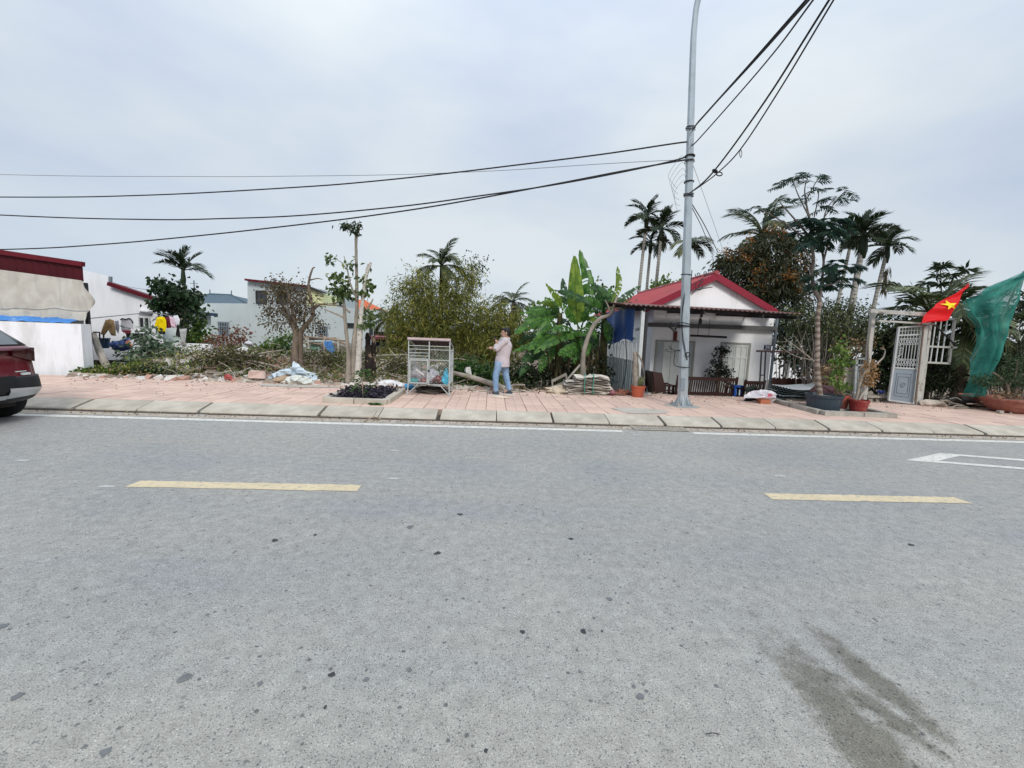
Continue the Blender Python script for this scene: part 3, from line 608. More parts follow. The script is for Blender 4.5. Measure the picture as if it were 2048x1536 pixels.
p = PY(1401, 640, 12.4); b = MB(); b.tube([p+Vector((0, 0, .38)), p], .01, 4); b.blob(p-Vector((0, 0, .04)), (.05, .05, .09), 3); b.blob(p+Vector((.02, 0, .13)), (.04, .04, .06), 4); o = b.build('hanging_lamp', dark_metal); tag(o, 'small dark lamp holder dangling from the canopy beam', 'lamp')

# fence of hooped bars down the side of the house, metal sheets behind the lower half
fn = thing('hooped_fence', 'grey metal fence of hooped bars running back beside the porch', 'fence', (3.96, 13.5, -.4))
b = MB(); hb = .34
for i in range(2):
    pts = [Vector((3.96, .0, -.4)), Vector((3.96, 0, 1.25))]+[Vector((3.96, hb/2-hb/2*math.cos(a), 1.25+.28*math.sin(a))) for a in [PI*k/6 for k in range(1, 6)]]+[Vector((3.96, hb, 1.25)), Vector((3.96, hb, -.4))]
h0 = MB(); h0.tube(pts, .014, 5); pts2 = [(3.96, hb*.5, -.4), (3.96, hb*.5, 1.36)]; h0.tube(pts2, .012, 5)
y = 11.75; hm = None
while y < 15.4:
    if hm is None: o = h0.build('hoop', white_metal, fn); hm = o.data; o.matrix_basis = Matrix.Translation((0, y, 0))
    else: inst('hoop', hm, Matrix.Translation((0, y, 0)), fn)
    y += hb+.05
b = MB()
for z in (-.2, 1.0): b.beam((3.96, 11.65, z), (3.96, 15.6, z), .03, .035)
b.build('rail', white_metal, fn)
b = MB(); b.grid(lambda s, t: (3.985+.01*math.sin(s*150), lerp(11.7, 15.6, s), lerp(-.4, .98, t)), 120, 1); b.build('backing_sheet', M('zinc', (.36, .40, .42), .5, .12, 3., metal=.3), fn)
b = MB(); b.grid(lambda s, t: (3.90+.05*noise.noise(Vector((s*4, t*2, 1)))+.03*math.sin(s*20), lerp(11.95, 15.2, s), lerp(2.46, 1.50+.1*math.sin(s*7), t)), 40, 6)
o = b.build('blue_sheet', M('royal_blue_tarp', (.015, .07, .28), .5, .2, 3., .3, 8), smooth=True); tag(o, 'royal blue tarpaulin hung above the hooped metal fence', 'tarpaulin')
net_dark = M('dark_green_net', (.008, .045, .04), .8, .3, 12.)
b = MB(); c = at(1232, 11.6, .1); b.grid(lambda s, t: (c.x-.55+1.2*s, c.y-.3+.6*t, -.05+.32*math.sin(PI*t)*(.6+.4*math.sin(s*5+1))*(1-s*.5)+.05*noise.noise(Vector((s*6, t*5, 2)))), 24, 12); o = b.build('heaped_net', net_dark, smooth=True); tag(o, 'dark green netting heaped at the foot of the hooped fence', 'netting')
b = MB(); cable = [PY(1250, 588+70, 11.6), PY(1252, 690, 11.6), PY(1253, 730, 11.5), PY(1246, 770, 11.4), PY(1240, 784, 11.3)]; b.tube(curve(cable), .012, 5); o = b.build('black_cable', wire_black); tag(o, 'black cable dangling down the hooped fence', 'cable')
# ------------------------------------------------------------------ vegetation
areca_leaf = LEAF('areca_leaf', (.010, .022, .010), (.035, .055, .022), (.09, .11, .04), .2, .5, .9)
coco_leaf = LEAF('coconut_leaf', (.022, .036, .012), (.065, .085, .028), (.16, .17, .06), .25, .5, .85)
coco_pale = LEAF('pale_frond', (.10, .13, .06), (.20, .23, .12), (.32, .30, .16), .3, .5, .85)
bamboo_leaf = LEAF('bamboo_leaf', (.045, .064, .012), (.215, .215, .04), (.46, .42, .11), .42, .6, .85)
mango_leaf = LEAF('mango_leaf', (.014, .021, .008), (.05, .058, .022), (.09, .09, .05), .2, .45, .85)
mango_flower = LEAF('mango_flower', (.16, .06, .012), (.34, .15, .035), (.42, .22, .06), .2, .8, .85)
dark_leaf = LEAF('dark_leaf', (.011, .022, .009), (.038, .062, .022), (.12, .14, .055), .2, .45, .88)
round_leaf = LEAF('round_leaf', (.009, .022, .009), (.028, .06, .022), (.05, .09, .04), .2, .4, .85)
olive_leaf = LEAF('olive_leaf', (.03, .032, .012), (.09, .085, .03), (.20, .17, .06), .25, .6, .85)
brown_leaf = LEAF('brown_leaf', (.05, .035, .022), (.13, .10, .055), (.11, .12, .045), .2, .8, .8)
dry_leaf = LEAF('dry_leaf', (.10, .06, .03), (.28, .19, .10), (.36, .28, .18), .2, .85, .85)
greygreen_leaf = LEAF('greygreen_leaf', (.035, .065, .035), (.13, .19, .12), (.34, .40, .31), .25, .55, .8)
fresh_leaf = LEAF('fresh_leaf', (.03, .075, .014), (.10, .18, .03), (.26, .32, .08), .35, .5, .8)
bright_leaf = LEAF('bright_leaf', (.05, .11, .02), (.16, .25, .05), (.34, .40, .12), .4, .45, .8)
flame_leaf = LEAF('flame_leaf', (.008, .030, .022), (.026, .070, .045), (.05, .11, .05), .2, .5, .85)
red_leaf = LEAF('red_leaf', (.09, .03, .02), (.20, .08, .05), (.10, .10, .04), .25, .7, .7)
yellow_flower = LEAF('yellow_flower', (.05, .10, .02), (.16, .20, .03), (.65, .55, .06), .3, .6, .88)

def rdir(r=rnd, up=0.):
    while 1:
        v = Vector((r.uniform(-1, 1), r.uniform(-1, 1), r.uniform(-1, 1)))
        if .05 < v.length < 1: return (v.normalized()+Vector((0, 0, up))).normalized()
def crown(b, c, R, nc, nl, L, W, droop=.3, cl=.3, shell=.55, r=rnd, seed=0, amp=.35, along=.7):
    c = Vector(c)
    for i in range(nc):
        d = rdir(r, .1); q = (shell+(1-shell)*r.random())*(1+amp*noise.noise(d*1.7+Vector((seed, seed*2.3, 1))))
        p = c+Vector((d.x*R[0], d.y*R[1], d.z*R[2]))*q; k = cl*r.uniform(.6, 1.3)
        for j in range(nl):
            o = Vector((r.gauss(0, k), r.gauss(0, k), r.gauss(0, k*.7)))
            e = (d*along+rdir(r)+Vector((0, 0, -droop))).normalized()
            b.leaf(p+o, e, L*r.uniform(.7, 1.25), W*r.uniform(.7, 1.2), r)
def twigs(b, root, c, R, n, r0, r=rnd, seg=4):
    root = Vector(root); c = Vector(c)
    for i in range(n):
        d = rdir(r, .3); e = c+Vector((d.x*R[0], d.y*R[1], d.z*R[2]))*r.uniform(.6, 1.)
        m = root.lerp(e, .5)+rdir(r)*(e-root).length*.12
        pts = curve([root, m, e], seg); b.tube(pts, lin(r0, r0*.25, len(pts)), 5, cap=False)

def frond_mesh(name, L, droop, npair, ll, lw, lift, hang, seed, mat, start=.18, p=1.4):
    r = random.Random(seed); b = MB(); pts = [Vector((0, 0, 0))]; m = 14
    for i in range(m):
        a = -droop*((i+.5)/m)**p; pts.append(pts[-1]+Vector((math.cos(a), 0, math.sin(a)))*(L/m))
    b.tube(pts, lin(.024*L**.5, .005, m+1), 4, cap=False)
    for i in range(npair):
        s = start+(1-start)*(i+.5)/npair; f = s*m; k = min(m-1, int(f)); P = pts[k].lerp(pts[k+1], f-k); t = (pts[k+1]-pts[k]).normalized(); n = Vector((-t.z, 0, t.x))
        l = ll*(math.sin(PI*(.12+.80*(s-start)/(1-start)))**.8)*r.uniform(.85, 1.12)
        for sd_ in (-1, 1):
            if r.random() < .04: continue
            d = (t*(.42+.5*s)+Vector((0, sd_, 0))*.8+n*(lift+r.uniform(-.15, .15))).normalized()
            w = t.cross(d).cross(d).normalized()*(lw/2) if abs(t.dot(d)) < .99 else n*(lw/2)
            a0 = P; a1 = P+d*(l*.55)-Vector((0, 0, hang*l*.12)); a2 = P+d*(l*.9)-Vector((0, 0, hang*l*.55))
            q = len(b.v); b.v += [tuple(a0-w*.5), tuple(a0+w*.5), tuple(a1+w), tuple(a1-w), tuple(a2)]; b.f += [(q, q+1, q+2, q+3), (q+3, q+2, q+4)]
    me = bpy.data.meshes.new(name); me.from_pydata(b.v, [], b.f); me.materials.append(mat); return me
ARECA = [frond_mesh('frond', 1., .55+.45*k, 30, .48, .038, .42, .5+.3*k, 11+k, areca_leaf, .14) for k in range(3)]
ARECA_OLD = [frond_mesh('frond', 1., 1.5+.4*k, 26, .40, .032, .1, 1.2, 15+k, coco_pale, .14) for k in range(2)]
COCO = [frond_mesh('frond', 1., .9+.45*k, 34, .30, .028, .1, .9+.3*k, 21+k, coco_leaf, .2) for k in range(3)]
COCO_P = [frond_mesh('frond', 1., 1.0+.45*k, 34, .30, .022, .05, .9, 31+k, coco_pale, .2) for k in range(2)]
def palm(name, label, crown_p, base_z, fronds, n, L, trunk_r, elev=(10, 75), seed=1, trunk=None, shaft=None, group=None, lean=0., base_dx=0., cat='palm tree', fan=None):
    r = random.Random(seed); c = Vector(crown_p); t = thing(name, label, cat, (c.x+base_dx, c.y, base_z), group)
    b = MB(); pts = curve([(c.x+base_dx, c.y, base_z), (c.x+base_dx*.6+lean, c.y, lerp(base_z, c.z, .5)), tuple(c-Vector((0, 0, .02)))], 8)
    b.tube(pts, [trunk_r*(1.15-.35*i/(len(pts)-1)) for i in range(len(pts))], 9); b.build('trunk', trunk or bark_palm, t, smooth=True)
    if shaft:
        b = MB(); b.tube([c-Vector((0, 0, shaft)), c-Vector((0, 0, shaft*.6)), c-Vector((0, 0, .02)), c+Vector((0, 0, .15))], [trunk_r*.95, trunk_r*1.35, trunk_r*.9, trunk_r*.4], 9); b.build('crownshaft', areca_leaf, t, smooth=True)
    for i in range(n):
        az = 2*PI*(i*.381966)+r.uniform(-.25, .25); el = math.radians(lerp(elev[1], elev[0], (i/max(1, n-1)))+r.uniform(-6, 6)); l = L*r.uniform(.85, 1.1)
        if fan: az, el = fan[i % len(fan)][0]+r.uniform(-.1, .1), math.radians(fan[i % len(fan)][1])
        mtx = Matrix.Translation(c) @ Matrix.Rotation(az, 4, 'Z') @ Matrix.Rotation(-el, 4, 'Y') @ Matrix.Rotation(r.uniform(-.4, .4), 4, 'X') @ Matrix.Scale(l, 4)
        inst('frond', fronds[i % len(fronds)], mtx, t)
    return t
palm('areca_palm', 'lone areca palm rising above the clothesline by the round leaved tree', PY(366, 541, 17), -.1, ARECA, 9, .92, .065, (18, 88), 3, shaft=.55)
gA = 'areca palms behind the house'
palm('areca_palm', 'tallest slim areca palm left of the lamp post', PY(1294, 432, 22), -.4, ARECA, 10, 1.05, .085, (-15, 82), 4, shaft=.6, group=gA, base_dx=-.25)
palm('areca_palm', 'areca palm with a full crown right beside the tallest one', PY(1324, 458, 21.5), -.4, ARECA, 12, 1.1, .085, (-25, 82), 5, shaft=.6, group=gA, base_dx=-.2)
palm('areca_palm', 'shorter dark areca palm under the crowns of the two tallest', PY(1302, 483, 22.6), -.4, ARECA, 10, 1.0, .08, (-25, 70), 6, shaft=.6, group=gA, base_dx=-.1)
palm('areca_palm', 'yellowing areca palm with drooping fronds peeping out behind the lamp post', PY(1378, 487, 20), -.4, ARECA_OLD+ARECA[2:], 9, 1.0, .075, (0, 45), 7, shaft=.5, group=gA)
gB = 'areca palms beyond the gate'
palm('areca_palm', 'thick trunked areca palm with a dense dark crown', PY(1729, 470, 17), -.4, ARECA, 16, 1.08, .125, (-15, 88), 8, shaft=.9, group=gB, base_dx=-.3)
palm('areca_palm', 'areca palm with shaggy dead husk below its crown, nearest the gate', PY(1776, 492, 18), -.4, ARECA, 12, .98, .085, (-5, 85), 9, shaft=.7, group=gB, base_dx=-.55)
palm('areca_palm', 'slim areca palm half hidden behind the thick trunked one', PY(1705, 470, 19), -.4, ARECA, 9, 1.05, .075, (-20, 70), 10, shaft=.6, group=gB, base_dx=-.55)
b = MB(); c = PY(1771, 556, 18)
for i in range(60): b.leaf(c+Vector((rnd.uniform(-.14, .14), rnd.uniform(-.14, .14), rnd.uniform(-.45, .5))), Vector((rnd.uniform(-.3, .3), rnd.uniform(-.3, .3), -1)), .5, .06)
husk_root = [o for o in COL.objects if o.get('label', '').startswith('areca palm with shaggy')][0]; b.build('dead_husk', brown_leaf, husk_root)
palm('coconut_palm', 'coconut palm rising out of the top of the bamboo', PY(883, 532, 16.4), -.4, COCO, 14, 1.12, .08, (-20, 82), 12, trunk=bark_char)
palm('coconut_palm', 'small coconut palm between the bamboo and the banana plants', PY(1026, 604, 21), -.4, COCO, 12, 1.15, .10, (-20, 75), 13, trunk=bark_grey)
palm('coconut_palm', 'coconut palm with ragged fronds behind the flowering mango tree', PY(1524, 470, 21), -.4, COCO, 14, 2.1, .14, (-15, 85), 14, trunk=bark_grey)
palm('coconut_palm', 'low coconut palm with long pale fronds behind the gate beam', PY(1868, 640, 13.2), -.4, COCO+COCO_P, 16, 2.1, .14, (-5, 75), 15, trunk=bark_brown)
palm('coconut_palm', 'low coconut palm drooping between the window frame and green net', PY(1935, 655, 12.4), -.4, COCO+COCO_P[:1], 16, 1.7, .15, (-40, 80), 16, trunk=bark_brown)
palm('coconut_palm', 'light green coconut palm right of the green net', PY(2040, 690, 13), -.4, COCO+COCO_P, 14, 1.5, .13, (-20, 70), 17, trunk=bark_brown)
palm('coconut_palm', 'small leafy palm sprouting left of the bamboo', PY(776, 640, 17), .0, COCO, 10, .9, .08, (-10, 70), 18, trunk=bark_brown)

# bamboo clumps
def bamboo(label, lumps, Y, base, ncul, seed, dens=1.):
    r = random.Random(seed); t = thing('bamboo_clump', label, 'bamboo', (base[0], Y, -.35), 'bamboo clumps'); b = MB(); f = MB()
    for (u, v, ru, rv, n) in lumps:
        yy = Y+r.uniform(-.5, .5); c = PY(u, v, yy); R = (ru*yy/FPX, min(ru, 60)*yy/FPX*.8, rv*yy/FPX)
        crown(f, c, R, int(n*dens), 17, .19, .034, .75, .20, .5, r, seed, .35, .45)
        for i in range(max(3, n//26)):
            d = rdir(r, .4); e = c+Vector((d.x*R[0], d.y*R[1], abs(d.z)*R[2]))*.95
            s = Vector((base[0]+r.uniform(-.7, .7), Y+r.uniform(-.6, .6), -.4)); m = s.lerp(e, .55)+Vector(((s.x-e.x)*.18, 0, .5))
            pts = curve([s, m, e], 6); b.tube(pts, lin(.025, .006, len(pts)), 5, cap=False)
    b.build('culms', M('bamboo_culm', (.15, .16, .06), .6, .3, 6.), t, kind='stuff'); f.build('foliage', bamboo_leaf, t)
bamboo('tall dense olive bamboo clump behind the wire cage', [(885, 608, 68, 48, 180), (838, 566, 28, 28, 46), (812, 620, 42, 62, 120), (860, 660, 85, 60, 210), (925, 570, 35, 50, 80), (905, 680, 70, 60, 150), (800, 690, 30, 45, 50)], 15.6, (-2.0, 0), 20, 41)
bamboo('low yellowing bamboo thicket behind the man', [(965, 665, 45, 55, 110), (1000, 690, 48, 52, 110), (985, 630, 36, 30, 60), (940, 715, 60, 45, 110), (1030, 660, 28, 40, 50)], 14.6, (-.3, 0), 14, 42)
# thin sparse tree by the bamboo
def limbs(b, Y, paths, seg=5, jit=.08):
    for pth in paths:
        pts = curve([PY(u, v, Y+dy) for u, v, r, dy in pth], seg); rs = []
        for i in range(len(pth)-1):
            rs += [lerp(pth[i][2], pth[i+1][2], k/seg) for k in range(seg)]
        rs.append(pth[-1][2]); b.tube(pts, rs, 8, jit=jit)
t = thing('thin_tree', 'spindly almost leafless tree standing right of the coconut palm', 'tree', PY(935, 640, 17)); b = MB()
limbs(b, 17, [[(932, 640, .04, 0), (936, 585, .03, 0), (944, 550, .02, .1), (941, 515, .01, 0)], [(940, 570, .02, 0), (955, 540, .013, .2), (968, 530, .008, 0)], [(937, 585, .02, 0), (925, 555, .012, -.2), (918, 540, .007, 0)], [(942, 552, .015, 0), (952, 525, .008, 0)]]); b.build('trunk', bark_grey, t)
b = MB()
for u, v in ((941, 515), (955, 540), (968, 530), (925, 552), (918, 540), (952, 525), (962, 560), (950, 572), (945, 530)): crown(b, PY(u, v, 17), (.25, .25, .18), 5, 6, .13, .05, .3, .10)
b.build('foliage', dark_leaf, t)

# round-leaved tree on the left
t = thing('round_leaved_tree', 'dark tree with big round leaves growing in front of the areca trunk', 'tree', PY(368, 700, 16.2)); b = MB()
limbs(b, 16.2, [[(366, 705, .07, 0), (364, 640, .06, 0), (352, 600, .035, .1), (338, 578, .02, 0)], [(364, 640, .04, 0), (378, 605, .03, 0), (384, 590, .02, 0)]]); b.build('trunk', bark_grey, t)
b = MB()
for u, v, ru, rv, n in ((342, 578, 26, 18, 34), (372, 592, 20, 16, 26), (340, 605, 24, 18, 30), (380, 618, 18, 18, 24), (330, 622, 12, 14, 12), (352, 640, 14, 12, 12)): crown(b, PY(u, v, 16.2), (ru*16.2/FPX, .5, rv*16.2/FPX), n, 9, .17, .16, .5, .14, .4)
b.build('foliage', round_leaf, t)
def bush(name, label, cat, Y, lumps, mat, L, W, nl=14, droop=.3, cl=.18, base_z=None, stems=None, group=None, smat=None, seed=1, shell=.35, kind=None):
    r = random.Random(seed*7+3); u0, v0 = lumps[0][0], lumps[0][1]; c0 = PY(u0, v0, Y); zb = gz(c0.x, Y) if base_z is None else base_z
    t = thing(name, label, cat, (c0.x, Y, zb), group); f = MB(); s = MB()
    for u, v, ru, rv, n in lumps:
        yy = Y+r.uniform(-.15, .15); c = PY(u, v, yy); R = (ru*yy/FPX, min(ru, rv*1.5)*yy/FPX, rv*yy/FPX); crown(f, c, R, n, nl, L, W, droop, cl, shell, r, seed)
        twigs(s, (c.x*.6+c0.x*.4, yy, zb-.05), c, R, max(2, n//6), .018, r)
    s.build('stem', smat or twig_grey, t); f.build('foliage', mat, t); return t
bush('castor_bush', 'grey green broad leaved bush below the yellow shirt', 'bush', 13.6, [(297, 702, 23, 20, 46), (332, 708, 19, 17, 36), (268, 718, 22, 14, 28), (318, 724, 34, 14, 34), (292, 674, 10, 10, 12)], greygreen_leaf, .18, .085, 10, .5, .16, seed=2)
bush('green_shrub', 'bright green shrub right of the round leaved tree', 'bush', 17, [(392, 655, 14, 20, 24), (398, 680, 22, 14, 24)], fresh_leaf, .18, .12, 9, .4, .15, seed=3)
bush('reddish_shrub', 'reddish brown leaved shrub in front of the grey building', 'bush', 16, [(447, 682, 22, 14, 22), (475, 672, 14, 16, 16), (425, 690, 22, 10, 16), (478, 690, 16, 12, 12)], red_leaf, .14, .07, 8, .4, .16, seed=4, shell=.5)
bush('green_bush', 'bright green bush left of the big pruned trunk', 'bush', 15, [(555, 695, 30, 14, 34), (575, 680, 22, 16, 24), (535, 705, 24, 10, 18)], fresh_leaf, .13, .07, 10, .3, .14, seed=5)
bush('yellowing_bush', 'yellowing olive bush on the rubble in the middle of the lot', 'bush', 13, [(440, 722, 34, 20, 50), (490, 722, 36, 18, 46), (520, 735, 24, 14, 26), (410, 735, 22, 14, 22)], olive_leaf, .10, .05, 14, .3, .17, seed=6)
bush('olive_bush', 'low olive bush between the two pruned trees', 'bush', 13.4, [(650, 722, 28, 18, 34), (675, 735, 20, 14, 18), (640, 745, 24, 12, 20)], olive_leaf, .10, .05, 14, .3, .15, seed=7)
bush('olive_bush', 'low olive bush left of the wire cage, right of the charred stump', 'bush', 12.8, [(795, 735, 20, 18, 28), (805, 755, 16, 14, 18), (782, 745, 14, 12, 10)], olive_leaf, .10, .05, 14, .3, .15, seed=8)
bush('weed_patch', 'leafy green weeds at the foot of the boundary wall corner', 'weeds', 11.75, [(170, 748, 18, 6, 26), (195, 745, 22, 8, 30), (155, 752, 8, 4, 8)], fresh_leaf, .10, .06, 12, .2, .08, seed=9)
bush('weed_patch', 'yellow flowering weeds spreading along the pavement edge', 'weeds', 11.8, [(225, 742, 24, 8, 30), (260, 738, 20, 7, 20)], yellow_flower, .08, .06, 9, .1, .10, seed=10)
bush('weed_patch', 'dark green weeds below the brush on the left of the lot', 'weeds', 11.8, [(300, 745, 40, 9, 46), (250, 752, 30, 6, 26), (350, 750, 26, 7, 22)], dark_leaf, .10, .06, 10, .2, .10, seed=11)

# pruned tree with the thick trunk
t = thing('pruned_tree', 'thick trunked pruned tree with withered brown leaves', 'tree', PY(595, 745, 13)); b = MB(); K = 13/FPX*.56
limbs(b, 13, [[(588, 748, 17*K, 0), (590, 700, 12*K, 0), (592, 665, 11*K, 0), (584, 645, 7*K, 0), (570, 622, 5*K, .1), (562, 600, 3.5*K, .1)],
              [(601, 748, 13*K, .1), (600, 700, 11*K, .1), (602, 665, 9*K, 0), (614, 648, 7*K, 0), (626, 628, 6.5*K, 0), (622, 600, 5*K, 0), (617, 570, 4*K, 0), (624, 540, 3*K, 0), (630, 534, 1.5*K, 0)],
              [(594, 665, 8*K, 0), (586, 630, 5*K, -.1), (578, 595, 4*K, -.1), (572, 582, 2*K, -.1)], [(626, 620, 5*K, 0), (640, 609, 4*K, 0), (665, 608, 3*K, 0), (690, 598, 1.5*K, 0)], [(620, 560, 2.5*K, 0), (635, 557, 1.8*K, 0), (645, 559, 1*K, 0)], [(606, 660, 4*K, .1), (610, 630, 3*K, .1), (612, 600, 2*K, .2)]], 6, .12)
b.build('trunk', bark_brown, t, smooth=True); b = MB()
twigs(b, PY(585, 645, 13), PY(575, 610, 13), (.75, .5, .65), 40, .014); b.build('twigs', twig_grey, t, kind='stuff')
b = MB()
for u, v, ru, rv, n in ((575, 600, 40, 40, 130), (545, 640, 20, 30, 46), (560, 575, 26, 16, 44), (610, 610, 26, 40, 60), (615, 650, 26, 20, 36), (640, 650, 10, 10, 6)): crown(b, PY(u, v, 13), (ru*13/FPX, .45, rv*13/FPX), n, 8, .085, .045, .7, .13, .5)
b.build('foliage', brown_leaf, t)
# pruned tree of several trunks
t = thing('pruned_tree', 'tall pruned tree of several bare trunks with a tuft on top', 'tree', PY(710, 770, 11.5)); b = MB(); K = 11.5/FPX*.74
limbs(b, 11.5, [[(697, 770, 10*K, 0), (697, 715, 5.5*K, 0), (695, 690, 5*K, 0), (690, 638, 4.5*K, 0), (688, 608, 3.5*K, 0), (684, 585, 2*K, 0)],
                [(706, 772, 12*K, .1), (708, 700, 8*K, .1), (712, 650, 5.5*K, .1), (714, 600, 4.5*K, .1), (713, 540, 4*K, .1), (712, 490, 3.6*K, .1), (713, 466, 4.5*K, .1)],
                [(690, 636, 3*K, 0), (672, 628, 2.2*K, 0), (648, 618, 1.4*K, 0)], [(700, 625, 3*K, 0), (682, 612, 2.4*K, 0), (655, 610, 2*K, 0)], [(714, 600, 3*K, 0), (700, 565, 2*K, 0), (695, 540, 1.6*K, 0), (688, 512, 1*K, 0)], [(694, 540, 1.3*K, 0), (684, 526, 1*K, 0), (672, 518, .7*K, 0)],
                [(728, 628, 2.5*K, 0), (742, 606, 2.5*K, 0), (746, 597, 1.5*K, 0)], [(713, 470, 2.5*K, .1), (702, 462, 1.5*K, 0), (688, 452, .8*K, 0)], [(714, 468, 2.2*K, .1), (719, 456, 1.5*K, 0), (718, 447, 1*K, 0)]], 6, .1)
b.build('trunk', bark_grey, t, smooth=True)
b = MB(); limbs(b, 11.5, [[(715, 772, 9*K, -.1), (718, 700, 7.5*K, -.1), (721, 645, 7.5*K, -.1), (725, 605, 5*K, -.1), (731, 560, 4*K, -.1), (742, 525, 3*K, -.1)], [(730, 570, 3*K, -.1), (733, 540, 2.6*K, 0), (737, 527, 2*K, 0)]], 6, .06); b.build('pale_trunk', bark_pale, t, smooth=True)
b = MB()
for u, v, ru, rv, n in ((678, 570, 14, 22, 22), (690, 590, 12, 12, 10), (733, 575, 10, 20, 12), (736, 640, 6, 24, 14), (664, 522, 5, 4, 3), (703, 528, 6, 8, 4)): crown(b, PY(u, v, 11.5), (ru*11.5/FPX, .22, rv*11.5/FPX), n, 8, .14, .09, .2, .08, .4)
b.build('foliage', LEAF('pruned_leaf', (.03, .055, .015), (.10, .15, .04), (.26, .30, .12), .3, .45, .8), t)
b = MB()
for u, v, ru, rv, n in ((709, 459, 10, 6, 12), (696, 454, 10, 3, 8), (686, 452, 6, 2, 4), (714, 451, 6, 5, 6)): crown(b, PY(u, v, 11.5), (ru*11.5/FPX, .12, rv*11.5/FPX), n, 7, .10, .05, .5, .05, .4)
b.build('foliage', dark_leaf, t)
t = thing('charred_stump', 'blackened split tree stump standing beside the pruned tree', 'stump', PY(741, 752, 12)); b = MB(); K = 12/FPX
limbs(b, 12, [[(738, 755, 8*K, 0), (737, 710, 6.5*K, 0), (736, 672, 5*K, 0), (737, 666, 2*K, 0)], [(745, 755, 8*K, .1), (745, 715, 6*K, .1), (747, 690, 5*K, .05), (747, 672, 3*K, 0)], [(748, 710, 2.5*K, 0), (756, 702, 2*K, 0), (764, 695, 1.2*K, 0)]], 6, .22); b.build('trunk', bark_char, t)

# banana plants
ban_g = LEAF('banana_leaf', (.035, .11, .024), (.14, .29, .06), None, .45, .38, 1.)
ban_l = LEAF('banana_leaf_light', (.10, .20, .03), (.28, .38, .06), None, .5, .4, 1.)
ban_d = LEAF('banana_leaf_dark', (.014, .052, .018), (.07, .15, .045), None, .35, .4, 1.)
def bleaf(root, Y, pth, wpx, mat, dys=(0, 0, 0), tear=0., seed=0, tilt=.3, stalk=.16):
    r = random.Random(seed+100); pts = curve([PY(u, v, Y+dy) for (u, v), dy in zip(pth, dys)], 12); n = len(pts); b = MB(); W = wpx*1.35*Y/FPX
    k0 = int(n*stalk); b.tube(pts, lin(.024, .006, n), 5, cap=False)
    view = Vector((0, -1, .15)); off = 0.; prev = None
    up = Vector((tilt*r.uniform(-1, 1), -.75, .65)).normalized()
    for sd_ in (-1, 1):
        prev = None; gap = 0
        for i in range(k0, n):
            s = (i-k0)/max(1, n-1-k0); t = (pts[min(i+1, n-1)]-pts[i-1]).normalized(); x = t.cross(up).normalized(); nn = x.cross(t)
            w = W/2*(math.sin(PI*min(1, .06+s*.93))**.55)*(1-.25*s)
            o = pts[i]+x*(sd_*w)+nn*(-w*.30)+Vector((0, 0, r.uniform(-.05, .03)))
            m = pts[i]+x*(sd_*w*.5)+nn*(w*.10)
            if prev and not r.random() < tear+.05:
                b.poly(prev[0], pts[i], m, prev[1]); b.poly(prev[1], m, o, prev[2])
            elif prev:
                e = .35; pm = [a.lerp(c_, e) for a, c_ in zip(prev, (pts[i], m, o))]; b.poly(prev[0], pm[0], pm[1], prev[1]); b.poly(prev[1], pm[1], pm[2], prev[2])
            prev = (pts[i].copy(), m, o)
    return b.build('leaf', mat, root)
def zb(x, y): return (980+x/4.3875, 480+y/4.3875)
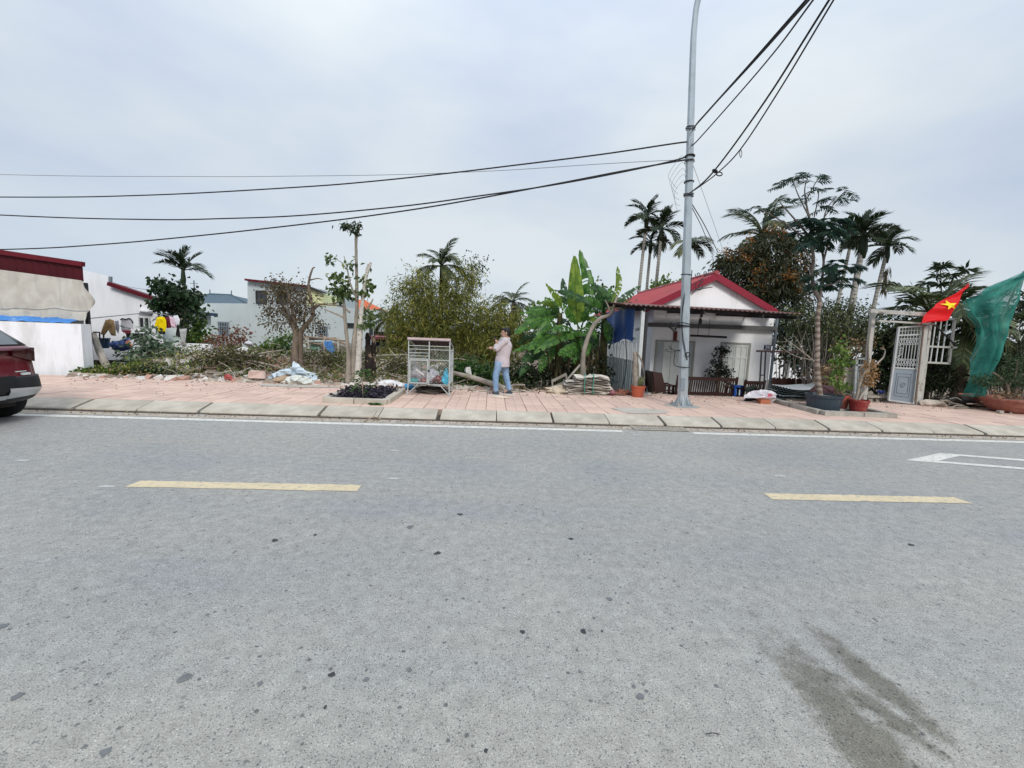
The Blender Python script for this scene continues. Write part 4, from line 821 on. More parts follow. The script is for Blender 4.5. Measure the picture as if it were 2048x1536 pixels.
BAN = [  # (plant, path in photo, width, material, depth shifts, tear)
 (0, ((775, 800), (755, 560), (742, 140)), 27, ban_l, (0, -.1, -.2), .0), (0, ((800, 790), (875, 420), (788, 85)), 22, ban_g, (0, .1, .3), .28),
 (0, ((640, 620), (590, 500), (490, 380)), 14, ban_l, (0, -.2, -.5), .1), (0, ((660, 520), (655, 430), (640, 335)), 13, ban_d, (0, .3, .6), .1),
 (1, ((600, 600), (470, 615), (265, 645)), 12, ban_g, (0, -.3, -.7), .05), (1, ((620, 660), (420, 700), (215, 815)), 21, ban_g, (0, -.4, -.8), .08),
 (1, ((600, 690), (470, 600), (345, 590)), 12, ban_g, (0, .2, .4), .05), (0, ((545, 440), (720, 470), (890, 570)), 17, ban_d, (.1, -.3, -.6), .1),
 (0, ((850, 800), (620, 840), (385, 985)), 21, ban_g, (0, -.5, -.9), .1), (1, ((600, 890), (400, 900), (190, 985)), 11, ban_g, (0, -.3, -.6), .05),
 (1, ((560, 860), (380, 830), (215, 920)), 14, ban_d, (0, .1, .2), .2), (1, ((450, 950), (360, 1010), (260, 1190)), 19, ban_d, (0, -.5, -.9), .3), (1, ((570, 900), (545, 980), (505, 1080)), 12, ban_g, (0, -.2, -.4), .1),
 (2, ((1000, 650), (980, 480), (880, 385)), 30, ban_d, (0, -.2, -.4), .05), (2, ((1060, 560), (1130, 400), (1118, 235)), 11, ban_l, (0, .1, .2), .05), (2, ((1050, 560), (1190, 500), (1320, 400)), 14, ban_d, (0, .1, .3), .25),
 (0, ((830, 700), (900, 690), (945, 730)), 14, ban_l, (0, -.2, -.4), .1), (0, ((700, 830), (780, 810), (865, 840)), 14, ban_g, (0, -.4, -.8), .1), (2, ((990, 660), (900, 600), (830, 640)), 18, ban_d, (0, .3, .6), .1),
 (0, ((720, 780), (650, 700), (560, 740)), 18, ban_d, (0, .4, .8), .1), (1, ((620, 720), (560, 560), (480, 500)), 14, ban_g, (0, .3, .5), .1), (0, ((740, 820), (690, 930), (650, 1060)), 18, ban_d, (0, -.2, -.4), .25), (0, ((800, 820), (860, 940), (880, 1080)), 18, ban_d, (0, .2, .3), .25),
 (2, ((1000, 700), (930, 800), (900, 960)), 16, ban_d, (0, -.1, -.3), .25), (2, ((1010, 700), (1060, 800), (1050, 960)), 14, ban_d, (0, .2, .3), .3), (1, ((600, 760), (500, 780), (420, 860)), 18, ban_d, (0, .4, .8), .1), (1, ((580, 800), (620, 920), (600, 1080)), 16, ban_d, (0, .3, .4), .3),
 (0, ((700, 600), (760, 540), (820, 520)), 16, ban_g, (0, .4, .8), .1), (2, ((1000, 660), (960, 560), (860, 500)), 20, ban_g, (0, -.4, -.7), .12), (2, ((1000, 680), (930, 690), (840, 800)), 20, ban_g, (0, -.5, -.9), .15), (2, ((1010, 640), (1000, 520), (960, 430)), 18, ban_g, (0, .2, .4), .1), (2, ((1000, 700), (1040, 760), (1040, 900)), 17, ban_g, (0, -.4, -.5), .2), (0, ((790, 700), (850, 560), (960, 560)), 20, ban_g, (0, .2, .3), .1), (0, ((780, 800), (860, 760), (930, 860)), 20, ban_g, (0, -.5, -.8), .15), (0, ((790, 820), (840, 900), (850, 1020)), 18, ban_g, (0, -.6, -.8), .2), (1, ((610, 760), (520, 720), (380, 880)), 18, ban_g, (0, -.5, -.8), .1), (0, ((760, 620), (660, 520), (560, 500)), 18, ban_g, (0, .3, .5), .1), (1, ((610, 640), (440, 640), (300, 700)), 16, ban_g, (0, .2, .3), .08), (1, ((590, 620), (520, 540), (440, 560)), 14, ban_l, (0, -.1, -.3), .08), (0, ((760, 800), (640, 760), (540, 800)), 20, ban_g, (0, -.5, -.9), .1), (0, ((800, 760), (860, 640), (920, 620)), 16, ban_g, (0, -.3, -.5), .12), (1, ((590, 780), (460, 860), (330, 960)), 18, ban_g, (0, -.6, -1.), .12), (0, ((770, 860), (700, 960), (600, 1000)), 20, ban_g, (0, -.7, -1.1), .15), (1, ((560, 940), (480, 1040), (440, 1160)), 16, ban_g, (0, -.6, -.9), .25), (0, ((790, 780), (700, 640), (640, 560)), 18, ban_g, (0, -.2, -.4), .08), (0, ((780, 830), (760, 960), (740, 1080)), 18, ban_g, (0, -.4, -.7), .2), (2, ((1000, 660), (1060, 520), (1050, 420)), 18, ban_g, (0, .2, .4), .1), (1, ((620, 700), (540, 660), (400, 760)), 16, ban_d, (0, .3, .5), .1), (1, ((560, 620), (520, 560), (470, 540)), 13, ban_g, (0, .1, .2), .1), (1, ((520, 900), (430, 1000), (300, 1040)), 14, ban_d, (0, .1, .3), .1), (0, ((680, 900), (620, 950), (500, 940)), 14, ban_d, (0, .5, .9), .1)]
BL = ['banana plant with the tallest upright backlit leaf', 'banana plant spreading long leaves to the left behind the man', 'banana plant with dark leaves leaning over the house roof']
roots = []
for k, (x, y, Yb) in enumerate(((750, 1180, 13.1), (600, 1180, 13.5), (990, 1180, 13.6))):
    u, v = zb(x, y); c = PY(u, v, Yb); t = thing('banana_plant', BL[k], 'banana plant', (c.x, Yb, -.35), 'banana plants'); roots.append((t, Yb)); b = MB()
    tops = ((778, 790), (615, 640), (1005, 640))[k]; q = PY(*zb(*tops), Yb); b.tube(curve([(c.x, Yb, -.45), tuple(c.lerp(q, .5)), tuple(q)], 6), lin(.16, .075, 13), 9); b.build('stem', banana_stem, t, smooth=True)
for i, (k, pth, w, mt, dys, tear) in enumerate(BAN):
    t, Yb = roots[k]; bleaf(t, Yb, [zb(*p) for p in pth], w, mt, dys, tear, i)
b = MB(); K = 13.2/FPX
for i in range(90):
    u, v = zb(rnd.uniform(480, 960), rnd.uniform(900, 1120)); b.leaf(PY(u, v, 13.2+rnd.uniform(-.3, .4)), Vector((rnd.uniform(-.3, .3), rnd.uniform(-.3, .3), -1)), rnd.uniform(.3, .7), rnd.uniform(.06, .14))
b.build('dead_leaves', brown_leaf, roots[0][0])
bush('undergrowth', 'dark leafy undergrowth at the foot of the banana plants', 'undergrowth', 13.5, [(1060, 750, 40, 18, 60), (1110, 745, 36, 20, 50), (1155, 740, 26, 20, 34), (1195, 740, 20, 26, 30), (1030, 765, 30, 12, 30)], dark_leaf, .14, .07, 12, .3, .2, seed=13, base_z=-.3)
bush('undergrowth', 'green undergrowth behind the fallen log', 'undergrowth', 12.2, [(935, 745, 36, 16, 50), (975, 750, 24, 14, 30), (920, 735, 24, 12, 26), (955, 765, 34, 8, 26)], LEAF('under_leaf', (.016, .045, .012), (.05, .11, .025), (.15, .22, .06), .3, .45, .85), .17, .07, 10, .3, .16, seed=14, base_z=-.3)
t = thing('leaning_tree', 'bare crooked trunk leaning towards the house in front of the banana plants', 'tree', PY(1168, 750, 12.2)); b = MB(); K = 12.2/FPX
limbs(b, 12.2, [[(1166, 756, 7*K, 0), (1166, 720, 5*K, 0), (1171, 690, 4.6*K, 0), (1185, 655, 4.2*K, .1), (1200, 637, 4*K, .2), (1222, 628, 3.6*K, .3), (1230, 605, 2.6*K, .4), (1236, 590, 1.4*K, .5)], [(1222, 628, 2.5*K, .3), (1216, 612, 1.8*K, .3), (1210, 600, 1*K, .3)]], 6, .1); b.build('trunk', bark_grey, t, smooth=True)

# flowering mango tree
t = thing('mango_tree', 'big dark mango tree covered in orange brown flower spikes', 'tree', PY(1525, 680, 17.5)); b = MB(); K = 17.5/FPX
limbs(b, 17.5, [[(1530, 700, .2, 0), (1528, 640, .16, 0), (1510, 580, .1, 0), (1490, 530, .05, 0)], [(1528, 640, .1, 0), (1550, 580, .08, 0), (1570, 530, .04, 0)]]); b.build('trunk', bark_brown, t)
f = MB(); g = MB(); r = random.Random(5)
for u, v, ru, rv, n in ((1485, 540, 48, 34, 100), (1535, 500, 40, 34, 80), (1585, 540, 30, 44, 80), (1530, 570, 52, 36, 120), (1455, 525, 24, 20, 30), (1570, 600, 40, 30, 70), (1500, 590, 34, 24, 50)):
    yy = 17.5+r.uniform(-.5, .5); c = PY(u, v, yy); R = (ru*K, ru*K*.9, rv*K); crown(f, c, R, n, 15, .27, .065, .8, .22, .55, r, u)
    for i in range(n//3):
        d = rdir(r, .5)
        if d.z < .0 or d.y > .4: continue
        p = c+Vector((d.x*R[0], d.y*R[1], d.z*R[2]))*r.uniform(.92, 1.12)
        for j in range(26): g.leaf(p+Vector((r.gauss(0, .10), r.gauss(0, .10), r.gauss(.04, .10))), rdir(r, .6), .10, .04, r)
f.build('foliage', mango_leaf, t); g.build('flower_spikes', mango_flower, t)
# shrubs and trees filling the right yard
bush('yard_shrub', 'large dark olive shrub with bare twigs behind the potted tree', 'bush', 12.6, [(1640, 650, 50, 34, 120), (1700, 655, 50, 34, 120), (1610, 640, 30, 24, 40), (1735, 665, 24, 26, 36), (1675, 620, 40, 20, 60), (1660, 700, 40, 30, 60)], LEAF('yard_leaf', (.018, .028, .009), (.065, .085, .025), (.19, .20, .06), .22, .5, .85), .085, .045, 15, .3, .2, seed=15, base_z=-.3, shell=.45)
b = MB(); t = thing('bare_shrub', 'bare grey branched shrub with twisted stems beside the striped trunk', 'shrub', PY(1640, 790, 11.3))
limbs(b, 11.3, [[(1640, 790, .03, 0), (1636, 735, .025, 0), (1600, 700, .016, 0), (1570, 678, .008, 0)], [(1625, 720, .014, 0), (1590, 712, .01, 0), (1555, 690, .006, 0)], [(1608, 706, .012, 0), (1596, 682, .008, .1), (1585, 668, .005, .2)], [(1645, 780, .025, 0), (1662, 730, .018, .1), (1690, 700, .01, .2), (1720, 690, .006, .2)], [(1650, 760, .02, 0), (1668, 720, .014, .1), (1660, 690, .008, .1)], [(1600, 698, .008, 0), (1605, 680, .006, 0), (1612, 662, .004, 0)], [(1575, 682, .006, 0), (1562, 684, .004, 0), (1550, 678, .003, 0)]]); b.build('branches', bark_grey, t)
b = MB()
for i in range(260): u, v = rnd.gauss(1662, 14), rnd.uniform(725, 795); b.leaf(PY(u, v, 11.2+rnd.uniform(-.2, .2)), rdir(rnd, -.4), rnd.uniform(.10, .2), .05)
for i in range(200): u, v = rnd.gauss(1715, 20), rnd.gauss(690, 10); b.leaf(PY(u, v, 11.5+rnd.uniform(-.2, .2)), rdir(rnd, -.2), rnd.uniform(.05, .1), .04)
b.build('withered_leaves', dry_leaf, t)
bush('yard_thicket', 'shadowy thicket filling the yard beyond the porch', 'bush', 15.5, [(1580, 690, 26, 40, 60), (1610, 720, 30, 30, 50), (1650, 690, 40, 50, 90), (1570, 640, 24, 20, 30), (1710, 740, 30, 30, 50)], dark_leaf, .17, .09, 12, .3, .28, seed=16, base_z=-.4)
bush('yard_thicket', 'dark thicket behind the metal gate', 'bush', 13.8, [(1780, 700, 30, 40, 70), (1760, 750, 26, 26, 44), (1810, 740, 34, 40, 70), (1850, 720, 34, 44, 80), (1900, 730, 34, 44, 80), (1800, 660, 30, 24, 40)], dark_leaf, .19, .08, 12, .4, .25, seed=17, base_z=-.4)
bush('yard_thicket', 'dark thicket in front of the green net', 'bush', 12.6, [(1880, 760, 28, 24, 50), (1915, 770, 22, 18, 30)], dark_leaf, .16, .05, 12, .5, .2, seed=18, base_z=-.3)
b = MB(); t = thing('whorled_tree', 'dark tree with whorls of long leaves above the flag', 'tree', PY(1895, 700, 14.5)); K = 14.5/FPX
limbs(b, 14.5, [[(1885, 720, .09, 0), (1880, 640, .08, 0), (1895, 590, .05, 0), (1905, 560, .03, 0)], [(1880, 640, .06, 0), (1850, 615, .04, 0), (1825, 602, .03, 0), (1812, 607, .03, 0)], [(1885, 610, .03, 0), (1882, 570, .02, 0), (1881, 540, .012, 0)], [(1895, 590, .02, 0), (1925, 555, .015, 0), (1932, 545, .01, 0)]]); b.build('trunk', bark_brown, t)
b = MB(); r = random.Random(9)
for u, v in ((1881, 531), (1890, 533), (1932, 540), (1868, 552), (1905, 552), (1850, 565), (1880, 570), (1915, 568), (1935, 580), (1860, 590), (1895, 590), (1925, 600), (1840, 600), (1812, 605), (1822, 610), (1870, 612), (1905, 618), (1830, 575), (1940, 610), (1850, 620), (1885, 602), (1915, 585)):
    for w in range(2):
        c = PY(u+r.uniform(-5, 5), v+r.uniform(-4, 4), 14.5+r.uniform(-.5, .5))
        for k in range(15): b.leaf(c, Vector((r.uniform(-1, 1), r.uniform(-1, 1), r.uniform(-.35, .35))), r.uniform(.25, .42), .075, r)
b.build('foliage', dark_leaf, t)
bush('right_bush', 'tangled bush at the right edge behind the red bowl planter', 'bush', 11.6, [(2010, 730, 30, 30, 60), (2045, 710, 30, 40, 70), (2040, 760, 34, 24, 60), (1985, 760, 20, 20, 26), (2080, 730, 30, 40, 50)], LEAF('tangle_leaf', (.014, .022, .010), (.05, .07, .028), (.17, .18, .10), .2, .5, .85), .09, .045, 14, .3, .18, seed=19, base_z=0.)
bush('whorl_bush', 'dark leafy branches against the sky at the far right', 'bush', 13.5, [(2040, 635, 22, 22, 20), (2060, 600, 20, 20, 14)], dark_leaf, .3, .07, 12, .2, .15, seed=20, base_z=-.4)
# trees far behind that close the gaps
f = MB(); r = random.Random(77)
for x in [-60+1.7*i for i in range(82)]:
    y = r.uniform(48, 62); h = r.uniform(.8, 2.1) + (1.0 if x > 18 else 0)
    if -30 < x < -9: h *= .75
    crown(f, (x, y, h*.5), (1.7, 1.4, h), 34, 12, .5, .28, .3, .4, .5, r, x)
o = f.build('distant_trees', dark_leaf, kind='stuff'); tag(o, 'low belt of distant trees closing the horizon behind the houses', 'trees')
f = MB(); t = thing('leafy_tree', 'small fresh green tree peeping over the house roof', 'tree', PY(1345, 600, 21)); crown(f, PY(1345, 573, 21), (.8, .5, .3), 26, 10, .2, .12, .2, .2); crown(f, PY(1318, 580, 21), (.5, .4, .3), 12, 9, .2, .12, .2, .2); f.build('foliage', bright_leaf, t); b = MB(); b.tube([PY(1345, 580, 21), PY(1345, 640, 21)], .06, 6); b.build('trunk', bark_grey, t)
bush('tall_shrub', 'green shrub between the banana plants and areca palms', 'bush', 17, [(1195, 590, 14, 20, 16), (1245, 620, 16, 20, 16), (1080, 640, 30, 30, 40)], fresh_leaf, .2, .1, 10, .2, .2, seed=21, base_z=-.4)
# ------------------------------------------------------------------ car parked at the left edge
def car():
    car_red = M('car_paint', (.115, .006, .016), .22, .06, 2., spec=.6); car_red.node_tree.nodes['Principled BSDF'].inputs['Coat Weight'].default_value = .6
    trim = M('car_trim', (.018, .02, .022), .45, .1); silver = M('silver_trim', (.52, .54, .56), .3, .05, metal=.5); rub = M('tyre', (.012, .012, .012), .9, .2, 8.)
    lampm = M('tail_lamp', (.035, .003, .006), .15, .2, spec=.7); glass = M('car_glass', (.09, .11, .12), .08, .1, spec=.8); pil = M('pillar', (.06, .065, .07), .3, .1, spec=.5)
    t = thing('parked_car', 'dark red car parked by the kerb, only its rear corner in view', 'car', (-9.2, 6.48, 0)); cy = 6.48; XF = -11.35
    prof = [(.30, -7.30, .84), (.36, -7.22, .89), (.50, -7.13, .915), (.62, -7.15, .92), (.74, -7.18, .92), (.93, -7.21, .92), (1.06, -7.20, .91), (1.12, -7.20, .90), (1.15, -7.27, .885), (1.28, -7.44, .83), (1.43, -7.64, .76), (1.54, -7.82, .70), (1.60, -8.02, .62), (1.63, -8.4, .5)]
    def at_z(z):
        for a, c in zip(prof, prof[1:]):
            if a[0] <= z <= c[0]: k = (z-a[0])/(c[0]-a[0]); return [lerp(a[i], c[i], k) for i in (1, 2)]
        return prof[-1][1:]
    def front(z): return XF + (0 if z < .9 else (z-.9)*1.6 + (1.0 if z > 1.12 else 0))
    def ring(z, off=0., n=56, p=8.):
        xr, hw = at_z(z); xf = front(z); cx = (xr+xf)/2; a = (xr-xf)/2+off; h = hw+off; o = []
        for i in range(n):
            th = 2*PI*i/n; c, s = math.cos(th), math.sin(th)
            o.append((cx+a*math.copysign(abs(c)**(2/p), c), cy+h*math.copysign(abs(s)**(2/p), s), z))
        return o
    def loft(b, zs, off=0.):
        k = len(b.v); n = 56
        for z in zs: b.v += ring(z, off)
        for i in range(len(zs)-1):
            for q in range(n): a = k+i*n+q; c = k+i*n+(q+1) % n; b.f.append((a, c, c+n, a+n))
        b.f.append(tuple(range(k+n-1, k-1, -1))); b.f.append(tuple(range(k+(len(zs)-1)*n, k+len(zs)*n)))
    def rear(z, y, off):
        xr, hw = at_z(z); xf = front(z); a = (xr-xf)/2; r = min(.985, abs(y-cy)/hw); return ((xr+xf)/2+a*(1-r**8)**(1/8)+off, y, z)
    def patch(name, mat, y0, y1, z0, z1, off, nu=16, nv=8, zf=None, par=None):
        b = MB(); b.grid(lambda s, q: rear(lerp(z0(s) if callable(z0) else z0, z1(s) if callable(z1) else z1, q), lerp(y0, y1, s), off), nu, nv)
        b.grid(lambda s, q: rear(lerp(z1(s) if callable(z1) else z1, z0(s) if callable(z0) else z0, q), lerp(y0, y1, s), 0), nu, 1); return b.build(name, mat, par or t, smooth=True)
    b = MB(); loft(b, [.30, .36, .5, .62, .68, .74, .80, .86, .93, 1.0, 1.06, 1.12, 1.15, 1.2, 1.28, 1.36, 1.43, 1.5, 1.54, 1.6, 1.63]); body = b.build('body', car_red, t, smooth=True)
    b = MB(); loft(b, [.31, .36, .42, .5, .56, .62, .68, .705], .022); b.build('bumper', trim, t, smooth=True)
    b = MB(); loft(b, [1.165, 1.28, 1.43, 1.5], .006); b.build('pillar_trim', pil, t, smooth=True)
    patch('rear_window', glass, 5.72, 7.10, 1.185, 1.50, .02)
    patch('tail_light_bar', lampm, 5.6, 7.0, 1.045, 1.10, .012)
    patch('tail_lamp', lampm, 6.86, 7.39, lambda s: 1.02-.10*min(1, s*1.6), 1.125, .045, 20, 6); patch('tail_lamp', lampm, 5.57, 6.10, 1.0, 1.12, .035)
    patch('skid_plate', silver, 6.72, 7.36, lambda s: .385+.03*s, lambda s: .545-.03*s, .05, 14, 5); patch('skid_plate', silver, 5.7, 6.72, .375, .44, .048, 14, 5)
    patch('number_plate_recess', black, 6.1, 6.86, .5, .72, .032); patch('badge', white_metal, 6.90, 7.06, .772, .784, .012, 6, 2); patch('badge', white_metal, 6.97, 7.10, .722, .756, .026, 6, 2)
    for x in (-7.82, -10.45):
        for y in (5.68, 7.27):
            b = MB(); b.lathe([(.20, -.10), (.30, -.105), (.335, -.07), (.34, 0), (.335, .07), (.30, .105), (.20, .10)], (0, 0, 0), 28); w = b.build('wheel', rub, t, smooth=True); w.matrix_basis = Matrix.Translation((x, y, .338)) @ Matrix.Rotation(PI/2, 4, 'X')
            b = MB(); b.lathe([(.05, -.07), (.20, -.08), (.205, 0), (.20, .08), (.05, .07)], (0, 0, 0), 20); r = b.build('rim', silver); r.parent = w
    b = MB(); b.span(XF+.4, -7.5, cy-.7, cy+.7, .2, .34); b.build('underbody', black, t)
car()

# ------------------------------------------------------------------ lamp post and wires
lp = thing('lamp_post', 'tall galvanised steel lamp post with wires tied round it', 'lamp post', (4.33, 9.55, .15)); Yp = 9.55
pts = [PY(1365, 806, Yp), PY(1369, 660, Yp), PY(1376, 430, Yp), PY(1381, 260, Yp), PY(1386, 100, Yp), PY(1389, 50, Yp), PY(1396, 0, Yp)]
base = Vector((pts[0].x, Yp, .17)); pts[0] = base; top = pts[-1]; arm = [top+Vector((.12, -.10, .45)), top+Vector((.40, -.5, .85)), top+Vector((.85, -1.1, 1.05))]
cp = curve(pts+arm, 8); L_ = len(cp); b = MB(); b.tube(cp, [lerp(.118, .062, min(1, (p.z-.15)/8.)) for p in cp], 8); b.build('shaft', galv, lp)
b = MB(); b.box(base+Vector((0, 0, .0)), (.42, .42, .022)); b.build('base_plate', galv, lp)
b = MB(); b.prism([base+Vector((.40*math.cos(a)*1.0, .36*math.sin(a), -.022)) for a in [PI/8+PI/4*i for i in range(8)]], (0, 0, .010)); b.build('mortar_pad', old_concrete, lp)
for i in range(8):
    a = PI/8+i*PI/4; d = Vector((math.cos(a), math.sin(a), 0)); b = MB(); q = d.cross(Vector((0, 0, 1)))*.006
    b.prism([base+d*.10+q, base+d*.20+q, base+d*.20+q+Vector((0, 0, .02)), base+d*.11+q+Vector((0, 0, .19))], -2*q); b.build('gusset', galv, lp)
for sx in (-1, 1):
    for sy in (-1, 1): b = MB(); b.tube([base+Vector((sx*.17, sy*.17, .0)), base+Vector((sx*.17, sy*.17, .09))], .016, 6); b.box(base+Vector((sx*.17, sy*.17, .03)), (.05, .05, .03)); b.build('bolt', M('rusty_bolt', (.10, .05, .03), .8) if False else iron, lp)
q = arm[-1]; b = MB(); b.beam(q-Vector((.05, -.1, .0)), q+Vector((.45, -.55, .06)), .24, .09); b.build('lamp_head', galv, lp)
b = MB(); b.span(0, .10, -.012, .012, 0, .26); hh = b.build('access_hatch', grey_metal, lp); hh.matrix_basis = Matrix.Translation(PY(1362, 780, Yp-.13)-Vector((.02, 0, 0)))
def pole_at(v):
    for a, c in zip(pts, pts[1:]):
        pa, pc = a, c
        t = PY(1380, v, Yp).z
        if pa.z <= t <= pc.z: return pa.lerp(pc, (t-pa.z)/(pc.z-pa.z))
    return pts[1]
def rad(z): return lerp(.118, .062, min(1, (z-.15)/8.))
b = MB()
for v, n in ((258, 3), (313, 4), (322, 2), (366, 2), (390, 3), (548, 1), (650, 3), (655, 2), (735, 1)):
    c = pole_at(v)
    for k in range(n):
        z = rnd.uniform(-.03, .03); tl = rnd.uniform(-.25, .25); r = rad(c.z)+.012+.004*k
        b.tube([c+Vector((r*math.cos(a), r*math.sin(a), z+tl*r*math.cos(a+k))) for a in [2*PI*i/14 for i in range(15)]], .008, 4, cap=False)
b.build('tie_wire', wire_black, lp)
def wire(label, pts, r=.012, mat=None, grp='wires tied to the lamp post', name='wire', cat='wire'):
    b = MB(); b.tube(curve(pts, 7), r, 5); o = b.build(name, mat or wire_black); return tag(o, label, cat, grp)
def wpts(uv, Y0=Yp, Y1=14.): return [PY(u, v, lerp(Y0, Y1, (1372-u)/1372)) for u, v in uv]
def ext(p): return p+[p[-1]+(p[-1]-p[-2])*2.5+Vector((0, 0, .25))]
wire('upper of the thick wires running left from the lamp post', ext(wpts([(1376, 287), (1362, 285), (1200, 309), (1000, 334), (900, 346), (750, 362), (600, 374), (300, 390), (0, 394)])), .017)
wire('wire sagging in the middle between the other two thick left wires', ext(wpts([(1378, 300), (1366, 316), (1250, 343), (1100, 371), (950, 393), (800, 413), (600, 431), (450, 437), (300, 439), (0, 430)])), .017)
wire('lowest thick wire sloping down to the left edge from the lamp post', ext(wpts([(1374, 321), (1362, 321), (1250, 341), (1100, 370), (900, 407), (750, 430), (600, 449), (400, 471), (200, 489), (0, 499)])), .018)
wire('thin grey wire above the thick ones on the left', ext(wpts([(1374, 320), (1330, 321), (1200, 328), (1000, 341), (800, 349), (600, 352), (400, 353), (0, 349)])), .007, wire_grey)
def wup(uv, Y1):
    n = len(uv); p = [PY(u, v, lerp(Yp, Y1, i/(n-1))) for i, (u, v) in enumerate(uv)]; return p+[p[-1]+(p[-1]-p[-2])*2.2]
wire('leftmost thick wire climbing from the post to the upper edge', wup([(1379, 259), (1388, 254), (1402, 238), (1500, 128), (1612, 0)], 5.), .014)
wire('wire twisted beside the leftmost one climbing to the upper right', wup([(1384, 262), (1392, 250), (1405, 234), (1505, 126), (1618, 0)], 4.9), .011)
wire('wire meeting the post below the twisted pair and climbing right', wup([(1384, 288), (1392, 284), (1480, 185), (1555, 96), (1626, 0)], 4.9), .011)
wire('knotted wire of the low right hand pair climbing from the post', wup([(1370, 390), (1384, 383), (1428, 342), (1530, 202), (1658, 0)], 4.9), .013)
wire('rightmost wire carrying a small dangling tie', wup([(1372, 390), (1395, 376), (1436, 345), (1482, 297), (1560, 178), (1667, 0)], 4.8), .010)
b = MB(); c = PY(1430, 342, 8.7); b.blob(c, (.05, .04, .035), 2); b.tube([c+Vector((.03+.06*(1-math.cos(a)), 0, -.02+.035*math.sin(a)-.03)) for a in [2*PI*i/10 for i in range(11)]], .012, 4, cap=False); o = b.build('cable_knot', wire_black); tag(o, 'black knot and loop where the right hand wires cross', 'cable knot')
b = MB(); c = PY(1481, 298, 7.8); b.tube(curve([c, c+Vector((.03, 0, -.06)), c+Vector((.02, 0, -.14)), c+Vector((-.01, 0, -.08)), c], 4), .008, 4); o = b.build('dangling_tie', wire_grey); tag(o, 'small pale tie dangling from the rightmost wire', 'tie')
for k, (a, l) in enumerate((([(1384, 408), (1410, 452), (1436, 505)], 'dark wire dropping from the post towards the mango tree'), ([(1384, 415), (1404, 455), (1422, 500)], 'second dark wire dropping beside the first behind the post'), ([(1386, 330), (1404, 380), (1446, 500)], 'hair thin wire slanting down right from the post'))):
    wire(l, [PY(u, v, lerp(Yp, 14, i/2)) for i, (u, v) in enumerate(a)], (.011, .009, .005)[k], (wire_black, wire_black, wire_grey)[k], 'wires dropping to the house')
b = MB()
for k in range(5):
    c = PY(1348+3*k, 330+9*k, Yp); e = PY(1374, 325+15*k, Yp)
    b.tube(curve([e, e.lerp(c, .5)+Vector((0, 0, .15)), c+Vector((-.1, 0, -.2)), c+Vector((-.02, 0, -.35-.05*k)), c.lerp(e, .4)+Vector((0, 0, -.5))], 5), .0035, 4)
o = b.build('loose_wire_ends', wire_grey); tag(o, 'loose thin wire ends curling left of the lamp post', 'wire')
b = MB(); c = PY(1346, 652, Yp)
for k in range(5): b.tube([c+Vector((.13*math.cos(a)*(1-.1*k), -.02*k, .055*math.sin(a)+.02*k*math.cos(2*a))) for a in [2*PI*i/18 for i in range(19)]], .007, 4, cap=False)
b.tube([c+Vector((.1, 0, 0)), pole_at(652)], .012, 4); o = b.build('cable_coil', wire_black); tag(o, 'small black cable coil tied to the post level with the canopy beam', 'cable coil')
b = MB(); c = PY(1340, 701, Yp-.05)
b.tube([c+Vector((.11*math.cos(a), .05*math.sin(a), .03*math.sin(a))) for a in [2*PI*i/18 for i in range(19)]], .007, 4, cap=False); b.tube([c+Vector((.11, 0, 0)), pole_at(701)], .012, 4); b.tube([c+Vector((-.04, 0, .11)), c+Vector((.03, 0, .03)), c+Vector((.1, 0, .01))], .009, 4)
b.tube(curve([c+Vector((.12, 0, -.02)), c+Vector((.09, -.05, -.15)), c+Vector((.09, -.05, -.27)), c+Vector((.14, -.08, -.34)), pole_at(735)+Vector((0, -.13, 0))], 5), .009, 4); o = b.build('wire_bracket', wire_black); tag(o, 'wire loop bracket sticking out left of the lamp post at door height', 'bracket')
b = MB(); c = pole_at(709); b.tube([c+Vector((.03+.05*math.cos(a), -.135, .05*math.sin(a))) for a in [2*PI*i/14 for i in range(15)]], .011, 5, cap=False); o = b.build('cable_ring', wire_black); tag(o, 'small black cable ring tied on the front of the lamp post', 'cable ring')
b = MB()
for dx, a, l in ((.10, 1.35, 2.6), (.14, 1.2, 2.4), (.02, 1.5, 4.0)):
    c = pole_at(620)+Vector((dx, -.02, 0)); b.tube([pole_at(720-40*i)+Vector((.118*math.cos(a+i*.9), -.11+.01*i, 0)) for i in range(5)], .0045, 4)
b.build('climbing_cable', wire_black, lp)
sc_ = thing('scroll_bracket', 'black wrought iron scroll bracket fixed high on the lamp post', 'bracket', PY(1395, 570, Yp)); b = MB()
def scroll(c, r, turns, ph, w): return [c+Vector((r*(1-i/26)*math.cos(ph+turns*2*PI*i/24), w, r*(1-i/26)*math.sin(ph+turns*2*PI*i/24))) for i in range(25)]
for u, v, r, tn, ph in ((1399, 573, .10, 1.5, 2.6), (1396, 549, .065, 1.4, 3.), (1411, 546, .055, -1.4, 0.), (1404, 563, .05, 1.3, 1.), (1418, 541, .03, 1.2, 0)):
    b.tube(scroll(PY(u, v, Yp-.03), r, tn, ph, 0), .009, 5)
p = lambda u, v: PY(u, v, Yp-.03)
b.tube([p(1376, 582), p(1400, 578), p(1425, 574)], .010, 5); b.tube([p(1383, 590), p(1396, 575), p(1401, 566)], .008, 5); b.tube(curve([p(1378, 572), p(1388, 566), p(1400, 560), p(1412, 552), p(1425, 548)], 4), .009, 5); b.build('scrolls', dark_metal, sc_)
b = MB(); b.tube([p(1380, 590), p(1384, 540)], .010, 5); b.build('stake', dark_metal, sc_)

